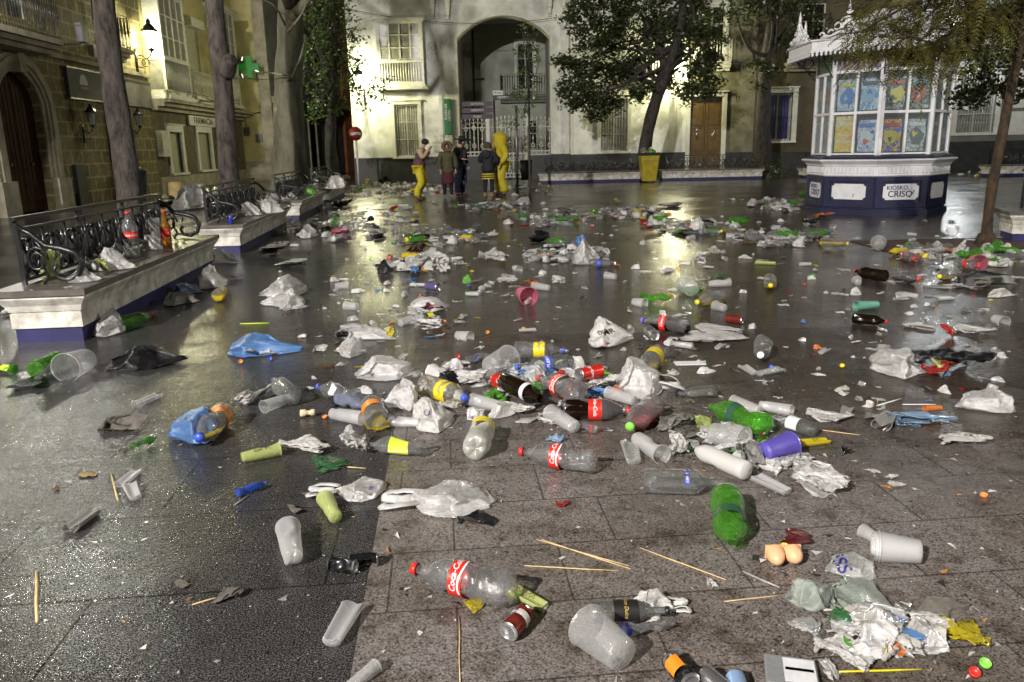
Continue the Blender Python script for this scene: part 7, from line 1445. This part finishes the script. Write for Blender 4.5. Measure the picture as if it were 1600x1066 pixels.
# --- caps
for (px, py, c, lab, up) in ((1225, 864, 'y', "yellow bottle cap above the peach piece", .3), (1537, 1048, 'g', "green bottle cap in the bottom right corner", .4), (683, 580, 'o', "orange cap on the small white cup", 1.2), (423, 565, 'B', "blue cap below the bright blue bag", 1.0), (1205, 575, 'B', "blue cap on the clear tube cup", 0), (762, 524, 'o', "lone orange cap in the open left of the round white bag", .6),
 (1073, 531, 'B', "dark blue cap left of the torn film", 1.2), (1372, 392, 'w', "x", 0), (1158, 762, 'o', "x", 0), (1315, 577, 'y', "tiny yellow cap in the open right part", .5), (716, 562, 'r', "small red cap on the crushed ringed bottle", 1.0), (695, 507, 'o', "orange red cap right of the wine bottle", .7), (1256, 448, 'r', "red cap in the flooded part below the kiosk", .5), (1537, 777, 'o', "small orange ring at the right edge", 0), (377, 570, 'o', "orange white scrap cap under the bright blue bag", .8), (1345, 572, 'y', "x", 0), (1225, 462, 'g', "x", 0),
 (1060, 422, 'o', "orange cap right of the blue labelled bottle", .6), (508, 650 + 4, 'o', "orange ring left of the white tube cup", 0), (302, 776, 'w', "x", 0), (1520, 1062, 'r', "red cap cut by the bottom right edge", .5), (1418, 905, 'w', "x", 0)):
    if lab != 'x': capo(px, py, c, lab, up)
# --- printing on some bags
def print_on(txt, px, py, z, m, size, lab, rot=0.0):
    p = A(px, py, G(px, py, z)[1]); b = MB(); v, f = text_mesh(txt, size, .0, .0004); M_ = frame(p, (0, -.55, .84), (1, 0, .0)); v2 = v.copy(); a = math.radians(rot); v2[:, 0], v2[:, 1] = v[:, 0]*math.cos(a)-v[:, 1]*math.sin(a), v[:, 0]*math.sin(a)+v[:, 1]*math.cos(a)
    return v2, f, M_
def stamp(bagname_label, txt, size, m, cx=0.0, cy=0.0, rot=0.0, name="printing"):
    """letters laid on the bag's own surface, found by casting down on it"""
    o = next((q for q, _, _ in ALL if q.get("label") == bagname_label), None)
    if o is None: return
    src = o if o.type == 'MESH' else [c for c in bpy.data.objects if c.parent == o and c.name.startswith("film")][0]
    bpy.context.view_layer.update(); MW = src.matrix_world; inv = MW.inverted(); v, f = text_mesh(txt, size); c0 = MW.translation; out = []
    vd = Vector((c0.x, c0.y, c0.z - EYE)).normalized(); a = math.radians(rot)
    for x, y, _ in v:
        X, Y_ = x*math.cos(a)-y*math.sin(a), x*math.sin(a)+y*math.cos(a)
        tgt = Vector((c0.x + cx + X, c0.y + cy + Y_*.55, c0.z + src.dimensions.z*.45 + Y_*.6)); org = tgt - vd*1.0; d = (inv.to_3x3() @ vd).normalized(); hit, loc, nrm, _i = src.ray_cast(inv @ org, d)
        
        if not hit: loc = src.closest_point_on_mesh(inv @ tgt)[1]
        out.append(MW @ loc - vd*.0035)
    b = MB(); b.add([tuple(q) for q in out], f); wo = b.build(name, m); wo.parent = o; wo.matrix_parent_inverse = o.matrix_world.inverted()
M_bluein = mat("blue_ink", (.04, .04, .35), .5, var=0)
stamp("clear bag with bold blue letters", "ESS", .07, M_bluein, -.03, .02, -70); stamp("round white bag with black print above the middle heap", "MR", .07, M_ink, -.02, -.03, 25); stamp("round white bag with black print above the middle heap", "DIA", .05, M_ink, -.06, -.02, 25)
stamp("white bag with a hole and purple print in the middle heap", "U", .05, mat("purple_ink", (.12, .05, .4), .5, var=0), -.05, -.01); stamp("grey white bag right of the small blue bottle", "VE", .022, M_bluein, .07, -.02, 70)
stamp("white bag printed with blue and green dots", "oooo", .035, M_bluein, .02, -.02, -40); stamp("white bag with a blue square hanging from the grey green one", "I", .06, M_bluein, -.03, .06, 10)

# --- things on and behind the benches
MBN = lambda k: Matrix.Translation(bpy.data.objects[k].location) 
def onbench(px, py, zt=.432): p = G(px, py, zt); return p
p = onbench(208, 403); stand_bottle(208, 403, 66, .433, p[1], "half empty cola bottle with a red label standing on the nearest bench", lab='r', text="Coca-Cola", cap='r', dent=.05)
q = MB(); q.lathe([(0, .001), (.004, .045), (.045, .05), (.045, .001)], 20); 
p = onbench(262, 384); stand_bottle(262, 384, 50, .433, p[1], "amber beer bottle with a red label standing on the nearest bench", kind='beer', body=M_amber, lab='r', lz=(.25, .5), text="Beer" if False else "Cruz", cap='r', dent=0)
def scupo(px, py, hpx, z, label, c='c', kind='wide', y=None):
    p = G(px, py, z) if y is None else A(px, py, y); p[2] = z; L = hpx*np.linalg.norm(p)/F_PX*.95; o = link("plastic_cup", cupmesh(kind, 0)); setmat(o, wall(c)); o.location = tuple(p); o.scale = (L, L, L); return reg(o, label, "cup", "discarded plastic cups", px, py)
scupo(245, 385, 42, .433, "clear tall cup beside the amber bottle on the nearest bench", 'c', 'tube'); scupo(80, 432, 38, .433, "clear jug of yellow drink behind the curled armrest", 'l', 'wide'); scupo(237, 390, 22, .433, "short white cup between the two standing bottles", 'w', 'short')
def bbag(x0, y0, x1, y1, c, lab, hk, z=.432, style='puff', cat="plastic bag"):
    f = G((x0+x1)/2, y1, z); w = np.linalg.norm(G(x1, y1, z)-G(x0, y1, z)); d = w*.65; o = link("plastic_bag" if cat == "plastic bag" else "crumpled_wrapper", (PUFF if style == 'puff' else CRUM)[nxt() % 10]); setmat(o, film(c)); place(o, f[0], f[1]+d/2, z+.002, 0, w, d, w*hk); return reg(o, lab, cat, "discarded plastic bags" if "left row" not in lab else lab + "s", (x0+x1)/2, y1)
bbag(105, 412, 150, 443, 'c', "crumpled clear bag with blue print on the nearest bench", .5); bbag(140, 392, 200, 425, 'w', "white bag carrying a green and yellow star on the nearest bench", .55); bbag(166, 378, 205, 402, 'c', "wrinkled clear bottle bag behind the star bag on the nearest bench", .5); bbag(216, 360, 250, 392, 'w', "small white and red bag behind the standing bottles", .6)
bbag(148, 399, 170, 426, 'l', "green and yellow star shaped wrapper on the nearest bench", .9, .44, 'flat', "crumpled wrapper")
p = onbench(361, 350); c_ = MB(); t = tag(empty("drink_can", tuple(p)), "blue can standing on the second bench", "can", "discarded drink cans"); ALL.append((t, 361, 350)); c_.lathe([(0, .027), (.01, .033), (.11, .033), (.12, .028)], 18); c_.build("body", M_bluecan, t); c_ = MB(); c_.lathe([(.12, .028), (.121, .001)], 18); c_.build("lid", M_alu, t)
for (x0, y0, x1, y1, c, lab) in ((405, 312, 440, 335, 'c', "heap of clear bags on the far end of the second bench"), (375, 318, 408, 338, 'w', "white bag on the middle of the second bench"), (446, 296, 462, 312, 'w', "white bag on the near end of the third bench"), (475, 288, 492, 305, 'g', "green bag on the third bench"), (505, 276, 535, 296, 'w', "clear bags heaped on the farthest bench"), (520, 272, 530, 284, 'g', "green bottle bag on the farthest bench")):
    bbag(x0, y0, x1, y1, c, lab, .6)
for i, (x, y, w_, k_) in enumerate(((392, 326, 20, 0), (418, 322, 24, 0), (432, 316, 18, 0), (395, 312, 22, 0), (340, 336, 18, 0), (455, 306, 16, 1), (470, 302, 18, 1), (480, 299, 16, 1), (490, 296, 14, 1), (512, 290, 16, 2), (528, 286, 14, 2), (537, 283, 12, 2), (130, 425, 30, 3), (190, 402, 26, 3), (222, 388, 20, 3), (240, 378, 22, 3), (280, 372, 16, 3))):
    w_ *= 1.3; bbag(x-w_/2, y-10, x+w_/2, y, 'cwce'[i % 4], "%s crumpled film on the %s bench of the left row" % (('clear', 'white', 'clear', 'grey')[i % 4], ('second', 'third', 'farthest', 'nearest')[k_]), .45, style='flat')
bag(233, 298, 262, 325, 'k', "black bag behind the far armrest of the nearest bench", .8); bag(255, 308, 312, 330, 'e', "grey rubbish spread behind the nearest bench", .35); p = G(236, 330); 
o = MB(); o.lathe([(0, .20), (.3, .22), (.62, .2), (.66, .12)], 14); ob = o.build("paper_sack", mat("brown_paper_sack", (.30, .22, .09), .8, var=.3, bump=.6, bscale=10), None, (p[0]-.3, p[1]+2.5, 0)); reg(ob, "upright brown paper sack against the left facade", "sack", None, 236, 300)
o = MB(); o.lathe([(0, .22), (.1, .25), (.9, .30), (.92, .33), (.96, .33), (1.05, .1)], 8); p = FLF.pt(6.9, .6, 0); ob = o.build("wheeled_bin", M_metalgrey, None, tuple(p)); reg(ob, "grey rubbish container in front of the roller shutter", "bin", None, 190, 300)
for (x0, y0, x1, y1, c, lab) in ((556, 272, 570, 286, 'W', "white box beside the foot of the no entry sign"), (568, 272, 580, 288, 'y', "olive yellow bag at the wall beside the boxes"), (577, 272, 592, 285, 'W', "second white box leaning at the wall"), (590, 273, 606, 286, 'k', "black sack against the dark plinth"), (634, 272, 650, 283, 'W', "flat white board leaning near the man in the vest"), (608, 276, 632, 284, 'k', "low black bag against the dark plinth")):
    bag(x0, y0, x1, y1, c, lab, .8, 'flat' if c == 'W' else 'puff', cat="cardboard box" if 'box' in lab or 'board' in lab else "plastic bag", group="rubbish set against the white building")
bag(1002, 230, 1012, 240, 'e', "x", .6, z=1.1) if False else None
for dx, c, lab in ((-.15, 'e', "grey bag swelling from the top of the yellow bin"), (.12, 'g', "green bag swelling from the top of the yellow bin")):
    p = bpy.data.objects["litter_bin"].location; o = link("plastic_bag", PUFF[nxt() % 10]); setmat(o, film(c)); place(o, p[0]+dx, p[1], 1.10, .3, .38, .35, .22); reg(o, lab, "plastic bag", "discarded plastic bags", 1013, 240)

# ================================================================ the countless smaller litter, each piece its own thing
HEAPS = [  # x, y, half width, half height (pixels), pieces, where
 (560, 352, 95, 24, 34, "in the lamplit band left of centre"), (690, 372, 75, 16, 22, "on the heap left of centre"), (660, 412, 70, 14, 14, "below the heap left of centre"), (890, 400, 70, 14, 30, "round the domed white bag in the centre"), (850, 345, 75, 12, 26, "in the centre band"),
 (985, 335, 65, 10, 34, "on the tall centre heap"), (1090, 357, 75, 12, 34, "in the litter line left of the kiosk"), (1215, 375, 75, 12, 30, "in the litter line before the kiosk"), (1215, 322, 45, 11, 26, "on the heap at the left foot of the kiosk"), (620, 297, 75, 12, 60, "on the carpet of rubbish before the white building"), (880, 272, 55, 7, 40, "at the foot of the long bench left of the yellow bin"),
 (1110, 275, 55, 5, 14, "at the foot of the bench before the brown door"), (1540, 272, 50, 7, 12, "at the foot of the bench right of the kiosk"), (820, 298, 60, 9, 14, "near the thin young tree"), (1560, 405, 45, 14, 20, "by the leaning tree at right"), (1450, 398, 55, 12, 16, "in the litter line right of the kiosk"), (760, 325, 60, 8, 16, "in front of the group of people"),
 (290, 415, 40, 18, 8, "in the shade along the nearest bench"), (440, 355, 30, 16, 12, "along the second bench"), (510, 325, 25, 12, 10, "along the third bench"), (820, 610, 170, 50, 62, "in the middle heap"), (330, 305, 60, 16, 14, "behind the benches"), (1170, 690, 90, 40, 24, "in the right part of the middle heap"), (1370, 1005, 90, 34, 22, "in the lower right corner"), (760, 450, 200, 30, 16, "in the open middle"), (1400, 470, 150, 30, 12, "in the flooded right part"), (660, 500, 70, 18, 8, "round the wine bottle")]
pal = "wwwwwwWWWWWWcceeckgyrobGnxww"
ADJ = {'w': "pale", 'W': "white", 'c': "clear", 'e': "grey", 'k': "black", 'g': "green", 'y': "yellow", 'r': "red", 'o': "orange", 'b': "blue", 'G': "dark green", 'n': "brown", 'x': "dirty"}
g = random.Random(99); CNT = {}; REST = MB(); RM = [film(c) for c in "wWcekgyrobGnx"]
for o in bpy.data.objects: CNT[o.name.split('.')[0]] = CNT.get(o.name.split('.')[0], 0) + (o.parent is None)
PBOT = [BODYC[q] for q in BODYC if q[0] == 'pet']; PV = {}
def rest(me, M_, c):
    if me.name not in PV: PV[me.name] = (np.array([v.co[:] for v in me.vertices]), [tuple(p.vertices) for p in me.polygons])
    v, f = PV[me.name]; REST.add(v, f, "wWcekgyrobGnx".index(c), True, np.array(M_))
def piece(x, y, where, near, r):
    c = g.choice(pal); p = G(x, y); dist = p[1]; k = g.random(); sz = g.uniform(.07, .20) if dist > 8 else g.uniform(.045, .14); sz *= 1.0 if c in 'wWcek' else .75
    if where.startswith("strewn"): sz *= .6; k = max(k, .2)
    if dist > 20: sz *= 1.25
    if k < .16 and dist > 8:
        m_ = {'g': M_greenpet, 'G': M_greenpet, 'y': M_lemon, 'k': M_dkglass}.get(c, M_clearpet); th = g.uniform(0, 2*PI); L = g.uniform(.26, .33)
        if CNT.get("bottle", 0) > 285: return
        CNT["bottle"] = CNT.get("bottle", 0) + 1; o = link("bottle", g.choice(PBOT)); setmat(o, m_); o.matrix_world = frame((p[0], p[1], .155*L+.002 + near*.06), (math.cos(th), math.sin(th), 0)) @ Matrix.Scale(L, 4)
        nm = {M_greenpet: "green", M_lemon: "yellow", M_dkglass: "dark"}.get(m_, "clear"); tag(o, "%s bottle %s" % (nm, where), "bottle", "%s bottles %s" % (nm, where)); return
    if k < .26 and dist > 5 and CNT.get("plastic_cup", 0) < 285:
        CNT["plastic_cup"] = CNT.get("plastic_cup", 0) + 1; o = link("plastic_cup", cupmesh(g.choice(['tube', 'torn', 'short']))); setmat(o, wall('w')); th = g.uniform(0, 2*PI); L = .13; o.matrix_world = frame((p[0], p[1], .03), (math.cos(th), math.sin(th), 0)) @ Matrix.Scale(L, 4); tag(o, "whitish plastic cup %s" % where, "cup", "plastic cups %s" % where); return
    puffy = k < .48; me = g.choice(PUFS if puffy and dist > 12 else PUFF if puffy else CRUS if (sz < .12 or dist > 12) else CRUM)
    nm = "plastic_bag" if puffy else {"W": "tissue_scrap", "w": "tissue_scrap", "c": "film_scrap", "e": "film_scrap", "x": "film_scrap"}.get(c, "wrapper_scrap")
    M_ = Matrix.Translation((p[0], p[1], .003 + near*.03)) @ Matrix.Rotation(g.uniform(-3.1, 3.1), 4, 'Z') @ Matrix.Diagonal((sz*g.uniform(.9, 1.9), sz*g.uniform(.6, 1.1), sz*(g.uniform(.25, .65) if puffy else g.uniform(.10, .4))*(1+near*.4), 1))
    if CNT.get(nm, 0) > 285: return rest(me, M_, c)
    CNT[nm] = CNT.get(nm, 0) + 1; o = link(nm, me); setmat(o, film(c)); o.matrix_world = M_; kd = "small bag" if puffy else "crumpled scrap"
    tag(o, "%s %s %s" % (ADJ[c], kd, where), "plastic bag" if puffy else "scrap", "%s %ss %s" % (ADJ[c], kd, where))
for (cx, cy, hw, hh, n, where) in HEAPS:
    for i in range(int(n*3.1) if cy < 440 else int(n*1.3)):
        a, r = g.uniform(0, 2*PI), g.random()**.62; piece(cx + hw*r*math.cos(a), cy + hh*r*math.sin(a), where, max(0.0, 1 - r*1.0), r)
for _ in range(620):
    y = 312 + 330*g.random()**1.5; x = g.uniform(420, 1590)
    if G(x, y)[0] < -3.0 - .095*(G(x, y)[1]-6) or (x > 1210 and y < 345): continue
    piece(x, y, "strewn over the flooded back of the square" if y < 372 else "strewn over the right of the square" if x > 1000 else "strewn over the middle of the square" if x > 620 else "strewn over the left of the square", 0, 1)
if REST.n: tag(REST.build("scattered_litter", RM), "drifts of trodden scraps and thin bags between the larger litter on the plaza", kind="stuff")
# crumbs, shards, leaves and dirt: nobody could count them
b = MB(); R_ = np.random.RandomState(12); crm = [mat("crumb_pale", (.5, .48, .44), .6, var=.2), mat("crumb_brown", (.10, .06, .03), .8, var=.3), mat("crumb_dark", (.02, .018, .015), .7, var=0), mat("crumb_orange", (.45, .2, .04), .7, var=.2), film('c')]
def crumb(x, y, s, mi):
    k = R_.randint(3, 6); a = np.sort(R_.uniform(0, 2*PI, k)); rr = s*R_.uniform(.4, 1, k); el = R_.uniform(.25, 1); th = R_.uniform(0, PI)
    X = rr*np.cos(a); Y_ = rr*np.sin(a)*el; X, Y_ = X*math.cos(th)-Y_*math.sin(th), X*math.sin(th)+Y_*math.cos(th); z = .005 + R_.uniform(0, s*.25, k)
    b.add(np.stack([x+X, y+Y_, z], 1), [tuple(range(k))], mi)
for _ in range(11000):
    py = 330 + 736*R_.random()**.8; px = R_.uniform(0, 1600); p = G(px, py)
    if p[0] < -3.0 - .095*(p[1]-6): continue
    dens = .25 + .75*math.exp(-((px-900)/420)**2 - ((py-640)/190)**2) + (.5 if px > 1150 and py > 600 else 0)
    if R_.random() > dens: continue
    s = R_.choice([.003, .005, .009, .018, .032], p=[.36, .34, .20, .08, .02]) * (1 if p[1] < 6 else 1.6); crumb(p[0], p[1], s, R_.choice(5, p=[.24, .30, .26, .05, .15]))
for _ in range(4500):
    px, py = R_.normal(1020, 210), R_.normal(650, 75)
    if not (350 < px < 1600 and 480 < py < 1060): continue
    p = G(px, py); crumb(p[0], p[1], R_.choice([.003, .006, .012]), R_.choice(5, p=[.2, .36, .3, .04, .1]))
tag(b.build("litter_crumbs", crm), "crumbs, shards and dead leaf bits trodden over the wet paving", kind="stuff")
dup = {k: v for k, v in LABELS.items() if len(v) > 1}
bad = [k for k, v in dup.items() if len({bpy.data.objects[n].get("group") for n in v if n in bpy.data.objects}) > 1 or not bpy.data.objects[v[0]].get("group")]
print("OBJECTS total", len(bpy.data.objects), "dup labels without one group:", bad[:5])
